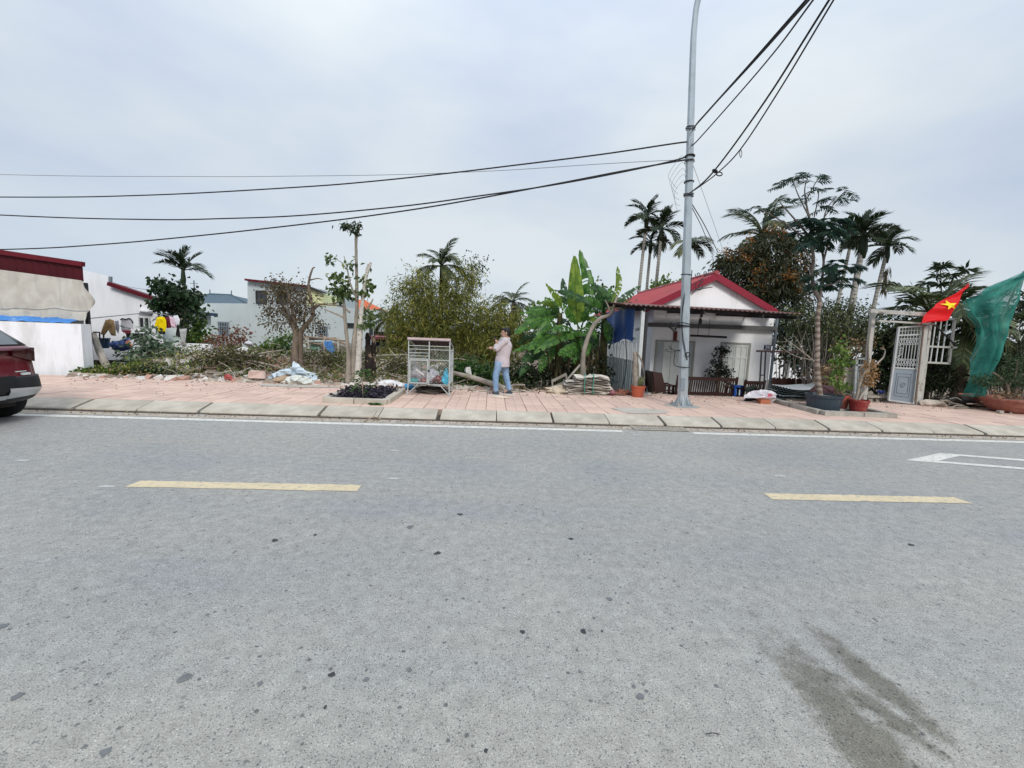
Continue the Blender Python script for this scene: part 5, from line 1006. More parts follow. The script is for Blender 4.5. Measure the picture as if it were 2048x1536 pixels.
# ------------------------------------------------------------------ clothesline and what hangs by the wall
wire('clothesline strung across the white house wall', [PY(178, 637, 15), PY(240, 631, 15), PY(300, 626, 15), PY(345, 632, 15)], .014, wire_grey, None, 'clothesline', 'clothesline')
wire('pair of thin wires above the red roof edge on the left', [PY(222, 566, 18), PY(270, 576, 18), PY(312, 581, 18)], .012, wire_grey, None)
def cloth(name, label, uv, Y, col, cat='clothes', extra=None):
    r = random.Random(len(uv)*uv[0][0]); b = MB(); p = pp(Y, *uv); c = sum(p, Vector())/len(p); n = len(p); k = len(b.v)
    b.v += [tuple(q) for q in p]; b.v += [tuple(q.lerp(c, .35)+Vector((0, -.015-r.uniform(0, .035), 0))) for q in p]; b.v += [tuple(q.lerp(c, .75)+Vector((0, -.005-r.uniform(0, .035), 0))) for q in p]; b.v.append(tuple(c+Vector((0, -.02, 0)))); b.v.append(tuple(c+Vector((0, .03, 0))))
    for i in range(n):
        j = (i+1) % n; b.f += [(k+i, k+j, k+n+j, k+n+i), (k+n+i, k+n+j, k+2*n+j, k+2*n+i), (k+2*n+i, k+2*n+j, k+3*n), (k+j, k+i, k+3*n+1)]
    m = M('cloth_'+name, col, .9, .12, 5., .3, 12); o = b.build(name, m); return tag(o, label, cat, 'clothes on the line')
cloth('trousers', 'khaki trousers hanging on the clothesline', [(211, 640), (220, 638), (228, 641), (231, 655), (232, 672), (223, 671), (218, 655), (213, 664), (209, 671), (201, 668), (205, 655)], 14.9, (.42, .27, .13))
cloth('sweater', 'grey sweater half hidden between trousers and white sweater', [(229, 642), (237, 641), (239, 655), (237, 668), (233, 662)], 15.05, (.33, .33, .38))
cloth('sweater', 'white sweater with a red hem on the clothesline', [(243, 638), (252, 636), (261, 638), (266, 648), (268, 660), (262, 657), (260, 664), (243, 662), (241, 650)], 14.9, (.62, .60, .64))
b = MB(); b.prism(pp(14.85, (243, 661), (261, 661), (258, 667), (246, 665)), (0, .05, 0)); o = b.build('hem', M('red_hem', (.3, .04, .06), .9), COL.objects['sweater.001'])
b = MB(); b.tube(curve(pp(14.85, (241, 640), (245, 637), (251, 639), (259, 637), (264, 642), (266, 647)), 3), .02, 5); o = b.build('hanger', black); tag(o, 'black clothes hanger holding the white sweater', 'hanger')
cloth('shirt', 'bright yellow shirt hanging on the clothesline', [(314, 635), (320, 633), (328, 634), (332, 640), (333, 652), (331, 663), (316, 662), (315, 650), (311, 656), (309, 652), (312, 640)], 14.8, (.78, .58, .0))
cloth('shorts', 'black shorts hanging under the yellow shirt', [(312, 655), (332, 656), (330, 669), (311, 668)], 14.98, (.015, .014, .018))
cloth('shirt', 'maroon shirt beside the yellow shirt', [(331, 634), (340, 634), (343, 645), (342, 656), (333, 656)], 14.9, (.13, .012, .035))
cloth('blouse', 'pale pink blouse on the clothesline', [(338, 632), (346, 634), (351, 645), (351, 657), (344, 655), (341, 645)], 14.82, (.62, .45, .52))
cloth('shirt', 'white shirt at the right end of the clothesline', [(346, 632), (355, 630), (360, 640), (358, 652), (352, 656), (349, 645)], 14.9, (.68, .68, .72))
cloth('trousers', 'black trousers at the right end of the clothesline', [(354, 648), (358, 650), (361, 675), (352, 672)], 14.85, (.014, .013, .016))
cloth('cloth', 'grey cloth draped beside the black trousers', [(361, 658), (374, 657), (370, 688), (361, 690)], 14.9, (.42, .42, .42))
p0 = at(212, 14.6, .4); p = PY(204, 686, 15.3); b = MB(); b.lathe([(.17, 0), (.19, .05), (.21, .30), (.235, .32), (.22, .34)], (p.x, 15.3, p.z-.17), 18); o = b.build('tub', M('tub_blue', (.02, .06, .13), .4, .1)); tag(o, 'dark blue plastic tub standing under the khaki trousers', 'tub')
b = MB(); b.grid(lambda s, t: PY(lerp(226, 264, s)+(t-.5)*5, lerp(681-4*s, 701, t)+2*math.sin(s*5), 14.2)+Vector((0, .12*noise.noise(Vector((s*7, t*5, 4)))-.12*math.sin(PI*t), 0)), 20, 10); o = b.build('tarpaulin_sheet', M('indigo_tarp', (.05, .09, .25), .6, .35, 2., dirt=((.30, .33, .5), 4, .55, .7, .7)), smooth=True); tag(o, 'crumpled indigo tarpaulin sheet below the white sweater', 'tarpaulin')
b = MB(); b.prism(pp(13.9, (252, 682), (256, 680), (263, 692), (259, 694), (250, 686)), (0, .05, 0)); o = b.build('rag', M('salmon', (.7, .3, .22), .8)); tag(o, 'salmon coloured rag lying on the indigo tarpaulin', 'rag')
b = MB(); a, c = PY(257, 668, 15.5), PY(273, 678, 15.5); b.span(a.x, c.x, 15.4, 15.8, c.z, a.z); b.span(a.x-.02, c.x+.02, 15.38, 15.82, a.z, a.z+.03); o = b.build('crate', dark_metal); tag(o, 'black crate standing behind the castor bush', 'crate')
b = MB()
for u, v0, v1 in ((191, 663, 690), (199, 664, 692), (207, 668, 690)): b.tube([PY(u, v0, 14), PY(u+1, v1, 14)], .02, 5)
b.tube([PY(186, 664, 14), PY(200, 665, 14)], .02, 5); o = b.build('stand', dark_metal); tag(o, 'thin dark metal stand behind the white wall corner', 'stand')
b = MB(); b.tube([PY(187, 668, 12.6), PY(200, 705, 12.4), PY(216, 738, 12.2)], [.07, .085, .09], 8, jit=.12); o = b.build('leaning_log', grey_wood); tag(o, 'grey log leaning beside the end of the white wall', 'log')
b = MB(); b.span(PY(345, 690, 15).x, PY(420, 690, 15).x, 15., 15.12, .2, PY(380, 687, 15).z); b.span(PY(420, 690, 16).x, PY(460, 690, 16).x, 16., 16.12, .2, PY(440, 689, 16).z); o = b.build('broken_wall', far_plaster); tag(o, 'low broken white wall stretching behind the dry brush', 'wall')

# ------------------------------------------------------------------ rubble and brush over the lot (nobody could count it)
R = random.Random(99)
def on(x, y, h=0.): return Vector((x, y, gz(x, y)+h))
b = MB()
for i in range(5200):
    x = R.uniform(-10.4, .6); y = 11.32+R.random()**1.9*5; k = R.random()**2.3*.17+.025
    if R.random() > .45+.65*math.exp(-abs(y-11.7)): continue
    m = Matrix.Rotation(R.uniform(0, 6), 3, 'Z') @ Matrix.Rotation(R.uniform(-.6, .6), 3, 'X'); b.rock(on(x, y, k*.15+(.12*R.random() if y > 12 else 0)), (k*R.uniform(.8, 1.8), k, k*R.uniform(.4, .8)), R, m)
rub = M('rubble', (.42, .36, .31), .95, .25, 3.); 
def island(mat, cs):
    t = mat.node_tree; g = t.nodes.new('ShaderNodeNewGeometry'); rp = t.nodes.new('ShaderNodeValToRGB'); e = rp.color_ramp; e.interpolation = 'CONSTANT'
    for i, c in enumerate(cs):
        q = e.elements[i] if i < 2 else e.elements.new(.5); q.position = i/len(cs); q.color = (*c, 1)
    t.links.new(g.outputs['Random Per Island'], rp.inputs[0]); t.links.new(rp.outputs[0], t.nodes['Principled BSDF'].inputs['Base Color'])
island(rub, [(.47, .43, .38), (.34, .29, .24), (.40, .24, .19), (.57, .54, .51), (.27, .22, .18), (.60, .46, .39)])
o = b.build('rubble', rub, kind='stuff'); tag(o, 'broken stones and brick rubble strewn along the edge of the lot', 'rubble')
b = MB()
for i in range(1000):
    x = R.uniform(-10.2, .4) if R.random() < .8 else R.uniform(-7.5, -4.0); y = R.uniform(11.6, 16.5); a = R.uniform(0, 2*PI); l = R.uniform(.2, .8)
    p = on(x, y, R.random()**1.6*.42+.02); d = Vector((math.cos(a), math.sin(a)*.9, R.uniform(-.35, .6))).normalized(); q = p+d*l; m = p.lerp(q, .5)+rdir(R)*l*.13
    r0 = R.uniform(.004, .016); b.tube([p, m, q], [r0, r0*.8, r0*.4], 4, cap=False)
tw = M('brush_twig', (.2, .16, .12), .9); island(tw, [(.29, .235, .185), (.16, .12, .09), (.42, .37, .31), (.12, .075, .055), (.33, .25, .19)])
o = b.build('dry_branches', tw, kind='stuff'); tag(o, 'tangle of cut dry branches heaped over the lot', 'branches')
b = MB()
for i in range(26000):
    x = R.uniform(-10.3, .8); y = 11.45+R.random()*5.2; cl_ = noise.noise(Vector((x*.8, y*.8, 9)))
    if cl_ < -.22+R.uniform(-.15, .15): continue
    b.leaf(on(x, y, R.random()**2*.40), rdir(R, .3), R.uniform(.04, .12), R.uniform(.02, .055), R)
o = b.build('weeds', LEAF('weeds', (.04, .065, .016), (.16, .21, .045), (.38, .32, .13), .25, .7, .8), kind='stuff'); tag(o, 'low scrubby weeds creeping over the rubble lot', 'weeds')
b = MB()
for i in range(9000):
    x = R.uniform(-10.3, 3.6); y = 11.35+R.random()**1.3*5
    b.leaf(on(x, y, R.random()**3*.2+.01), rdir(R), R.uniform(.04, .12), R.uniform(.025, .06), R)
o = b.build('dead_leaf_litter', dry_leaf, kind='stuff'); tag(o, 'brown dead leaf litter over the lot', 'leaf litter')
b = MB()
for i in range(260):
    x = R.uniform(-1.8, 4.4); y = R.uniform(10.9, 11.9); b.tube([on(x, y, .03), on(x+R.uniform(-.4, .4), y+R.uniform(-.2, .2), R.uniform(.02, .12))], R.uniform(.005, .018), 4)
o = b.build('fallen_sticks', tw, kind='stuff'); tag(o, 'short sticks littering the pavement edge behind the man', 'sticks')
for (u, v, Y), s, lab, mt in (((515, 751, 11.4), (.30, .2, .20), 'pinkish concrete block at the pavement edge below the rubble', rub), ((180, 752, 11.5), (.30, .15, .12), 'pale yellowish stone block among the weeds by the wall', old_concrete), ((935, 741, 11.75), (.16, .16, .15), 'grey lump of concrete beside the cage', concrete)):
    c = PY(u, v, Y); b = MB(); b.rock(c, s, R, Matrix.Rotation(.3, 3, 'Z')); o = b.build('block', M('block_%d' % u, (.5, .37, .32) if u == 515 else (.48, .44, .30) if u == 180 else (.5, .49, .46), .95, .15, 6., .4, 20)); tag(o, lab, 'block')
def heap(name, label, cat, uv, Y, mat, amp=.14, depth=.5, n=26, group=None, fr=3.):
    p = [PY(u, v, Y) for u, v in uv]; c = sum(p, Vector())/len(p); b = MB(); s0 = R.random()*50; m = len(p)
    P = curve(p+[p[0]], 4)[:-1]
    def f(a, q):
        i = a*len(P); k = int(i) % len(P); e = P[k].lerp(P[(k+1) % len(P)], i-int(i)); w = c.lerp(e, q); h = noise.noise(Vector((w.x*fr+s0, w.z*fr*1.6, s0))); g = .9-2.6*abs(noise.noise(Vector((w.x*fr*1.6+s0, w.z*fr*2.4, s0))))+.6*noise.noise(Vector((w.x*fr*5, w.z*fr*6+s0, s0)))
        return (w.x+amp*.25*h, w.y-(1-q*q)*depth*.45-amp*(h+.8*g)*(1.2-q*.4), w.z+amp*.55*g*(1.05-q))
    b.grid(f, len(P)*3, 14); o = b.build(name, mat, smooth=False); return tag(o, label, cat, group)
plas = M('pale_plastic', (.56, .64, .70), .55, .1, 3., dirt=((.35, .45, .55), 5, .55, .7, .6)); wplas = M('white_plastic', (.60, .61, .56), .6, .1, 3., dirt=((.10, .10, .09), 7, .60, .64, .8))
heap('plastic_sheet', 'crumpled pale blue plastic sheeting dumped before the pruned tree', 'plastic sheet', [(530, 762), (545, 748), (570, 738), (592, 735), (590, 722), (600, 730), (615, 742), (632, 748), (634, 762), (615, 764), (585, 752), (550, 758)], 11.6, plas, .16)
heap('plastic_sheet', 'dirty white plastic sheeting with black folds at the pavement edge', 'plastic sheet', [(562, 764), (580, 752), (600, 750), (618, 756), (632, 768), (610, 771), (585, 771)], 11.35, wplas, .14)
heap('cardboard', 'flattened brown cardboard under the plastic sheeting', 'cardboard', [(538, 765), (555, 752), (580, 752), (572, 766)], 11.45, M('cardboard', (.40, .30, .21), .9, .15), .05)
heap('rag', 'faded red rag among the rubble left of the block', 'rag', [(448, 756), (452, 748), (464, 752), (466, 760), (452, 764)], 11.5, M('rag_red', (.45, .11, .11), .9, .2), .035, .12, 26, None, 11.)
heap('debris_bag', 'white torn bag on top of the rubble ridge', 'bag', [(472, 704), (484, 694), (500, 698), (496, 706), (478, 708)], 14.2, M('bag_white', (.62, .6, .6), .8, .1), .08)
heap('debris_bag', 'pale bag snagged on the brush at the far side of the lot', 'bag', [(490, 690), (498, 681), (506, 688), (500, 694)], 15, M('bag_white2', (.55, .54, .58), .8, .1), .08)
heap('foam_slab', 'long pale foam slab lying across the rubble ridge', 'slab', [(503, 704), (524, 710), (526, 715), (506, 712)], 13.8, M('foam', (.62, .60, .56), .9, .08), .04)
heap('debris_bag', 'white plastic bags spilled right of the purple bed', 'bag', [(755, 765), (775, 759), (800, 764), (812, 772), (790, 778), (760, 774)], 11.2, M('bag_white3', (.66, .66, .66), .7, .1), .10)
heap('debris_bag', 'bright blue plastic bag on the ground left of the cage', 'bag', [(808, 770), (818, 766), (828, 770), (828, 778), (812, 778)], 11.0, M('bag_blue', (.06, .28, .55), .5, .2), .08)
for x, y, k in ((-4.2, 13.6, 0), (-5.9, 12.7, 1), (-3.2, 13.0, 2), (-2.3, 12.5, 3), (-7.6, 13.2, 4)):
    a = on(x, y, .22); e = a+Vector((R.uniform(1.2, 1.9)*(-1 if k % 2 else 1), R.uniform(-.3, .3), R.uniform(.0, .35))); m = a.lerp(e, .5)+Vector((0, 0, R.uniform(-.05, .12))); b = MB(); pts_ = curve([a, m, e], 5); b.tube(pts_, lin(.045, .018, len(pts_)), 6, jit=.15)
    o = b.build('fallen_branch', bark_grey); tag(o, ('thick fallen branch lying right of the big pruned trunk', 'fallen branch across the yellowing bush', 'fallen branch between the tall bare trunks and the charred stump', 'fallen branch behind the left side of the cage', 'fallen branch in the dry brush right of the castor bush')[k], 'branch', 'fallen branches on the lot')
b = MB(); b.tube(curve([PY(905, 745, 11.7), PY(945, 755, 11.5), PY(985, 768, 11.3), PY(1010, 778, 11.2)], 5), lin(.055, .085, 16), 9, jit=.06); lg = thing('fallen_log', 'long straight grey log sloping from the cage down past the man', 'log', PY(960, 765, 11.4)); b.build('trunk', bark_pale if False else bark_grey, lg)
b = MB()
for a in ((1010, 778, 1040, 785), (1012, 776, 1050, 770), (1014, 780, 1030, 790)): b.tube(curve([PY(a[0], a[1], 11.2), PY((a[0]+a[2])/2, (a[1]+a[3])/2-3, 11.1), PY(a[2], a[3], 11.0)], 4), lin(.05, .02, 9), 6)
b.build('root', bark_grey, lg)
b = MB(); a, c = G(985, 794, .155), G(1018, 797, .155); b.grid(lambda s, t: (lerp(a.x, c.x, s), lerp(a.y-.10, a.y+.12, t)*1., .158+.03*math.sin(PI*s)*math.sin(PI*t)), 8, 4); o = b.build('cardboard', M('pale_card', (.62, .52, .40), .9, .1)); tag(o, 'flat pale cardboard scrap on the pavement below the man', 'cardboard')
for k, (u0, v0, u1, v1, Y) in enumerate(((752, 838, 760, 842, 0), (728, 845, 762, 840, 0))):
    a, c = G(u0, v0), G(u1, v1); b = MB(); b.tube([a+Vector((0, 0, .02)), a.lerp(c, .5)+Vector((0, 0, .05+.03*k)), c+Vector((0, 0, .02))], .012, 5)
    if k: b.tube([a.lerp(c, .5)+Vector((0, 0, .06)), a.lerp(c, .6)+Vector((.03, .05, .17))], .008, 4)
    o = b.build('stick', twig); tag(o, ('short dry stick lying in the gutter', 'forked dry stick lying in the gutter below the purple bed')[k], 'stick', 'sticks in the gutter')
a = G(400, 831); b = MB(); b.beam(a+Vector((-.05, 0, .01)), a+Vector((.12, .01, .012)), .05, .008); o = b.build('scrap', white_metal); tag(o, 'pale scrap of litter in the gutter on the left', 'litter')
a = G(1425, 1471); b = MB(); b.tube([a+Vector((-.03, 0, .006)), a+Vector((0, .004, .008)), a+Vector((.03, 0, .006))], .0022, 4); o = b.build('twig', black); tag(o, 'thin black twig on the asphalt near the bottom', 'twig')
b = MB()
for i in range(900):
    x = R.uniform(-8, 11); y = 7.62+R.random()**2*.2; b.leaf(Vector((x, y, .012)), rdir(R), R.uniform(.02, .06), .018, R)
o = b.build('gutter_litter', dry_leaf, kind='stuff'); tag(o, 'dry leaf bits and grit lying along the gutter', 'litter')
a = G(1932, 869); b = MB(); b.grid(lambda s, t: (a.x-.06+.13*s, a.y+.05*t, .012+.03*math.sin(s*6)*math.sin(PI*t)), 6, 4); o = b.build('ribbon', M('pink_ribbon', (.7, .1, .15), .7)); tag(o, 'scrap of pink ribbon against the kerb on the right', 'ribbon')
# ------------------------------------------------------------------ wire cage on legs, full of rubbish
cage_paint = M('cage_paint', (.40, .43, .42), .5, .12, 8., dirt=((.26, .17, .11), 10., .56, .7, .8))
cg = thing('wire_cage', 'white wire mesh cage on splayed legs holding rubbish bags', 'cage', (-1.4, 10.3, .15)); X0, X1, Ya, Yb, Z0, Z1 = -1.88, -.95, 10.02, 10.9, .40, 1.42
b = MB(); r = .014
for x, y, z1 in ((X0, Ya, Z1), (X1, Ya, Z1), (X0, Yb, Z1-.18), (X1, Yb, Z1-.18), ((X0+X1)/2, Ya, Z1)): b = MB(); b.beam((x, y, Z0-.01), (x, y, z1), .024, .024); b.build('post', cage_paint, cg)
XM = (X0+X1)/2
b = MB()
def bar_(a, c, w=.015): b = MB(); b.beam(a, c, w, w); b.build('rail', cage_paint, cg)
def rail(x0, x1, z, y=Ya): bar_((x0, y, z), (x1, y, z))
for z in (Z0, 1.28, Z1-.015): rail(X0, X1, z)
for z in (1.20, 1.12, 1.05, .985): rail(X0, XM, z)
for z in (1.20, .965): rail(XM, X1, z)
for z in (Z0, 1.2): rail(X0, X1, z, Yb)
for x in (X0, X1):
    for z in (Z0, 1.15, .8): bar_((x, Ya, z), (x, Yb, z))
    bar_((x, Ya, Z1), (x, Yb, Z1-.18), .025)
b = MB(); dx0, dx1, dz0, dz1, yd = X0+.035, XM-.03, Z0+.03, .955, Ya-.026
for x in (dx0, dx1): b.beam((x, yd, dz0), (x, yd, dz1), .03, .025)
for z in (dz0, dz1): b.beam((dx0, yd, z), (dx1, yd, z), .026, .0252)
D = b.build('door', cage_paint, cg)
b = MB(); b.box((dx1+.03, yd-.015, .72), (.05, .02, .04)); b.build('latch', dark_metal, D)
def chain(b, o, ux, uz, w, h, s=.075, r=.0018):
    o = Vector(o); ux = Vector(ux); uz = Vector(uz); n = int((w+h)/s)+1
    for i in range(n):
        k = i*s
        a = (max(0, k-h), min(k, h)); c = (min(k, w), max(0, k-w)); b.tube([o+ux*a[0]+uz*a[1], o+ux*c[0]+uz*c[1]], r, 3, cap=False)
        a = (max(0, k-h), h-min(k, h)); c = (min(k, w), h-max(0, k-w)); b.tube([o+ux*a[0]+uz*a[1]-Vector((0, .004, 0)), o+ux*c[0]+uz*c[1]-Vector((0, .004, 0))], r, 3, cap=False)
wire_mesh = M('mesh_wire', (.50, .53, .53), .45, .1, metal=.3)
b = MB(); chain(b, (XM, Ya+.01, Z0), (1, 0, 0), (0, 0, 1), X1-XM, .80); b.build('chain_link', wire_mesh, cg)
b = MB(); chain(b, (X1, Ya, Z0), (0, 1, 0), (0, 0, 1), Yb-Ya, .80, .07); b.build('chain_link', wire_mesh, cg)
b = MB(); chain(b, (X0, Ya, Z0), (0, 1, 0), (0, 0, 1), Yb-Ya, .80); b.build('chain_link', wire_mesh, cg)
b = MB(); chain(b, (X0, Yb, Z0), (1, 0, 0), (0, 0, 1), X1-X0, .80); b.build('chain_link', wire_mesh, cg)
b = MB()
for i in range(12): x = lerp(dx0, dx1, (i+.5)/12); b.tube([(x, yd, dz0), (x, yd, dz1)], .0018, 3, cap=False)
for i in range(14): z = lerp(dz0, dz1, (i+.5)/14); b.tube([(dx0, yd-.004, z), (dx1, yd-.004, z)], .0018, 3, cap=False)
b.build('wire_panel', wire_mesh, D)
b = MB(); n = 30; b.grid(lambda s, t: (lerp(X0-.03, X1+.03, s), lerp(Ya-.05, Yb+.03, t), lerp(Z1+.035, Z1-.15, t)+.010*math.sin(s*n*2)), 90, 1); b.grid(lambda s, t: (lerp(X1+.03, X0-.03, s), lerp(Ya-.05, Yb+.03, t), lerp(Z1+.028, Z1-.157, t)+.010*math.sin((1-s)*n*2)), 90, 1); b.build('roof_sheet', M('maroon_sheet', (.05, .02, .022), .6, .15), cg)
b = MB(); b.beam((X0-.02, Ya-.055, Z1+.02), (X1+.02, Ya-.055, Z1+.02), .012, .05); b.build('roof_edge', M('pink_trim', (.50, .38, .38), .6, .1), cg)
b = MB(); b.span(X0, X1, Ya+.02, Yb-.02, Z0-.02, Z0-.008); b.build('floor', M('cage_floor', (.22, .2, .18), .8), cg)
for x, y, sx in ((X0, Ya, 1), (X1, Ya, -1), (X0, Yb, 1), (X1, Yb, -1)):
    b = MB(); fx = x-sx*.0+(-.0); f = Vector((x-sx*.015 if y == Ya else x, y-.05 if y == Ya else y+.05, .165)); b.tube([(x, y, Z0), f], .013, 6); b.tube([(x+sx*.22, y, Z0), f], .011, 6)
    b.tube([f-Vector((0, 0, .012)), f+Vector((0, 0, .03))], .022, 8); b.build('leg', cage_paint, cg)
def bag(name, label, c, R_, mat, seed, tie=True, amp=.3, cat='rubbish bag', group='rubbish in the cage'):
    b = MB(); c = Vector(c); b.blob(c, R_, seed, 16, 12, amp, 1.6)
    if tie: b.tube([c+Vector((0, 0, R_[2]*.8)), c+Vector((.02, 0, R_[2]*1.25)), c+Vector((-.02, 0, R_[2]*1.5))], [R_[0]*.3, .012, .035], 7, jit=.3)
    o = b.build(name, mat, smooth=False); return tag(o, label, cat, group)
film = M('bag_film', (.36, .34, .36), .35, .3, 6., dirt=((.30, .14, .14), 6, .52, .62, .7)); bblue = M('bag_sky_blue', (.06, .42, .60), .4, .2, 4.); teal = M('bag_teal', (.04, .30, .30), .4, .2, 4.); rbrown = M('rubbish_brown', (.25, .07, .06), .6, .4, 8., dirt=((.6, .58, .55), 9, .55, .6, .8))
bag('rubbish_bag', 'sky blue bag hanging inside the right front post of the cage', (-1.03, Ya+.09, .54), (.085, .08, .15), bblue, 1)
bag('rubbish_bag', 'clear bag of rubbish behind the cage door', (-1.68, Ya+.22, .56), (.17, .15, .16), film, 2)
bag('rubbish_bag', 'teal bag low in the left front corner of the cage', (-1.77, Ya+.12, .455), (.10, .08, .06), teal, 3, False)
bag('rubbish_bag', 'grey bag slumped in the middle of the cage', (-1.42, Ya+.3, .56), (.17, .16, .15), M('bag_grey', (.42, .42, .46), .4, .25, 5., dirt=((.7, .7, .72), 7, .55, .62, .8)), 4)
bag('rubbish_heap', 'reddish brown rubbish right of the middle post of the cage', (-1.22, Ya+.25, .49), (.14, .14, .09), rbrown, 5, False, .4, 'rubbish')
bag('rubbish_heap', 'brown rubbish below the clear bag in the cage', (-1.53, Ya+.14, .455), (.10, .08, .07), rbrown, 6, False, .4, 'rubbish')
b = MB(); b.tube([(-1.72, Ya+.12, .72), (-1.55, Ya+.10, .60)], .02, 7); o = b.build('paper_roll', M('paper', (.7, .68, .64), .8)); tag(o, 'white paper roll sticking up behind the cage door', 'paper roll')
b = MB(); b.blob((-1.45, 10.45, .2), (.38, .3, .09), 8, 18, 8, .35, 2.2); o = b.build('rubbish_pile', M('charred_rubbish', (.07, .06, .055), .9, .5, 8., dirt=((.4, .4, .38), 7, .6, .65, .8))); tag(o, 'dark pile of rubbish under the cage', 'rubbish')

# ------------------------------------------------------------------ the man
def man():
    Ym = 10.4; K = Ym/FPX
    def m(x, y, dy=0.): return PY(800+x/7.877, 640+y/7.877, Ym+dy)
    t = thing('person', 'man in a pale pinkish shirt and light blue jeans holding a phone', 'person', (m(1600, 1160).x, Ym, .15))
    skin = M('skin', (.42, .25, .18), .55, .06, 6.); hairm = M('hair', (.010, .009, .009), .5, .3, 30.); shirt = M('shirt', (.50, .44, .46), .85, .05, 12., .7, 9, dirt=((.40, .35, .38), 26, .5, .58, .6)); jeans = M('jeans', (.19, .30, .46), .85, .25, 7., .7, 10, dirt=((.36, .47, .60), 6, .5, .7, .8)); shoe = M('shoe', (.05, .065, .08), .7, .2); sole = M('sole', (.6, .6, .58), .7)
    def remesh(o, v, sub=1):
        md = o.modifiers.new('remesh', 'REMESH'); md.mode = 'VOXEL'; md.voxel_size = v; md.use_smooth_shade = True
        sm_ = o.modifiers.new('smooth', 'SMOOTH'); sm_.factor = .6; sm_.iterations = 4
    head = m(1664, 203, -.02); neck = m(1690, 275, 0); hipL, hipR = m(1560, 690, -.10), m(1650, 690, .08); kL, kR = m(1508, 895, -.12), m(1672, 885, .10); aL, aR = m(1512, 1125, -.10), m(1722, 1100, .12)
    shL, shR = m(1655, 330, -.17), m(1620, 325, .17); elL, elR = m(1510, 462, -.20), m(1515, 430, .13); wrL, wrR = m(1522, 375, -.06), m(1462, 446, .12); waist = m(1612, 650); chest = m(1650, 420)
    def body(k, b, arms=True):
        b.tube(curve([waist-Vector((0, 0, .08)), waist, chest, neck-Vector((0, 0, .05))], 5), [r*k for r in [.155]*5+[.15, .15, .155, .16, .165, .165, .165, .155, .14, .11, .07]], 14)
        for s in (shL, shR): b.blob(s, (.085*k, .085*k, .085*k), 1, 12, 8, 0)
        b.tube([shL, shL.lerp(shR, .5), shR], .085*k, 10)
        if arms:
            for a, e, w in ((shL, elL, wrL), (shR, elR, wrR)): b.tube(curve([a, e, a.lerp(e, 1.02), e.lerp(w, .75)], 3), [r*k for r in lin(.072, .052, 10)], 10)
    def legs(k, b):
        b.blob(hipL.lerp(hipR, .5)+Vector((0, 0, .03)), (.165*k, .17*k, .13*k), 1, 14, 10, 0)
        for h, kn, a in ((hipL, kL, aL), (hipR, kR, aR)): b.tube(curve([h+Vector((0, 0, .03)), h.lerp(kn, .4), kn, a], 4), [r*k for r in lin(.105, .08, 7)+lin(.078, .062, 6)], 12)
    b = MB()
    # head with jaw, nose, ears; face turned left
    b.blob(head+Vector((.008, 0, .018)), (.098, .082, .108), 0, 16, 12, 0); b.blob(head+Vector((-.035, 0, -.055)), (.062, .058, .062), 0, 12, 8, 0); b.blob(head+Vector((-.103, -.005, -.012)), (.017, .013, .020), 0, 8, 6, 0); b.blob(head+Vector((-.088, 0, -.058)), (.014, .022, .010), 0, 8, 6, 0); b.blob(head+Vector((-.088, 0, .03)), (.015, .05, .014), 0, 8, 6, 0)
    b.blob(head+Vector((.012, -.085, -.005)), (.020, .012, .032), 0, 8, 6, 0); b.blob(head+Vector((.012, .085, -.005)), (.020, .012, .032), 0, 8, 6, 0)
    b.tube([head+Vector((.02, 0, -.05)), neck-Vector((0, 0, .03))], [.058, .062], 12); body(.86, b, True); legs(.82, b)
    for h, kn, a in ((hipL, kL, aL), (hipR, kR, aR)): b.tube([a, a+Vector((-.02, 0, -.05))], .04, 8); b.tube([a+Vector((.03, 0, -.05)), a+Vector((-.13, .03, -.06))], .035, 8)
    for e, w in ((elL, wrL), (elR, wrR)): b.tube([e.lerp(w, .3), w], [.042, .029], 10)
    # hands: palm, four fingers, thumb
    def hand(w, d, n, curl, sp):
        d = d.normalized(); side = d.cross(n).normalized(); b.tube([w, w+d*.045, w+d*.085], [.027, .038, .036], 8)
        for i, (l, o) in enumerate(((.070, .028), (.080, .010), (.074, -.009), (.058, -.027))):
            p0 = w+d*.08+side*o; p1 = p0+(d*math.cos(curl*.5)+n*math.sin(curl*.5)+side*o*sp)*l*.5; p2 = p1+(d*math.cos(curl)+n*math.sin(curl)+side*o*sp)*l*.5; b.tube([p0-d*.02, p0, p1, p2], [.011, .010, .009, .007], 6)
        p0 = w+d*.035+side*.033; b.tube([w+d*.025, p0, p0+(side*.6+d*.6+n*.3).normalized()*.035, p0+(side*.4+d*.8+n*.5).normalized()*.062], [.015, .013, .011, .008], 6)
    hand(wrL, Vector((-.1, .15, 1)), Vector((-1, .2, 0)), .9, 1.); hand(wrR, Vector((-1, .1, .12)), Vector((0, 0, -1)), .15, 5.)
    o = b.build('body', skin, t, smooth=True); remesh(o, .0075)
    b = MB(); b.blob(head+Vector((.022, 0, .036)), (.098, .089, .098), 3, 18, 12, .03, 3); b.blob(head+Vector((.060, 0, -.02)), (.062, .074, .080), 3, 14, 10, .03, 3); b.blob(head+Vector((-.055, 0, .085)), (.052, .062, .036), 4, 12, 8, .05, 3); b.blob(head+Vector((.0, -.072, .01)), (.022, .016, .035), 0, 8, 6, 0); o = b.build('hair', hairm, t, smooth=True); remesh(o, .008)
    b = MB(); body(1.06, b); b.tube([waist-Vector((0, 0, .13)), waist-Vector((0, 0, .0)), waist+Vector((0, 0, .1))], [.182, .176, .168], 16)
    b.tube([neck-Vector((0, 0, .05)), neck+Vector((0, 0, .005))], [.080, .062], 12); o = b.build('shirt', shirt, t, smooth=True); remesh(o, .011)
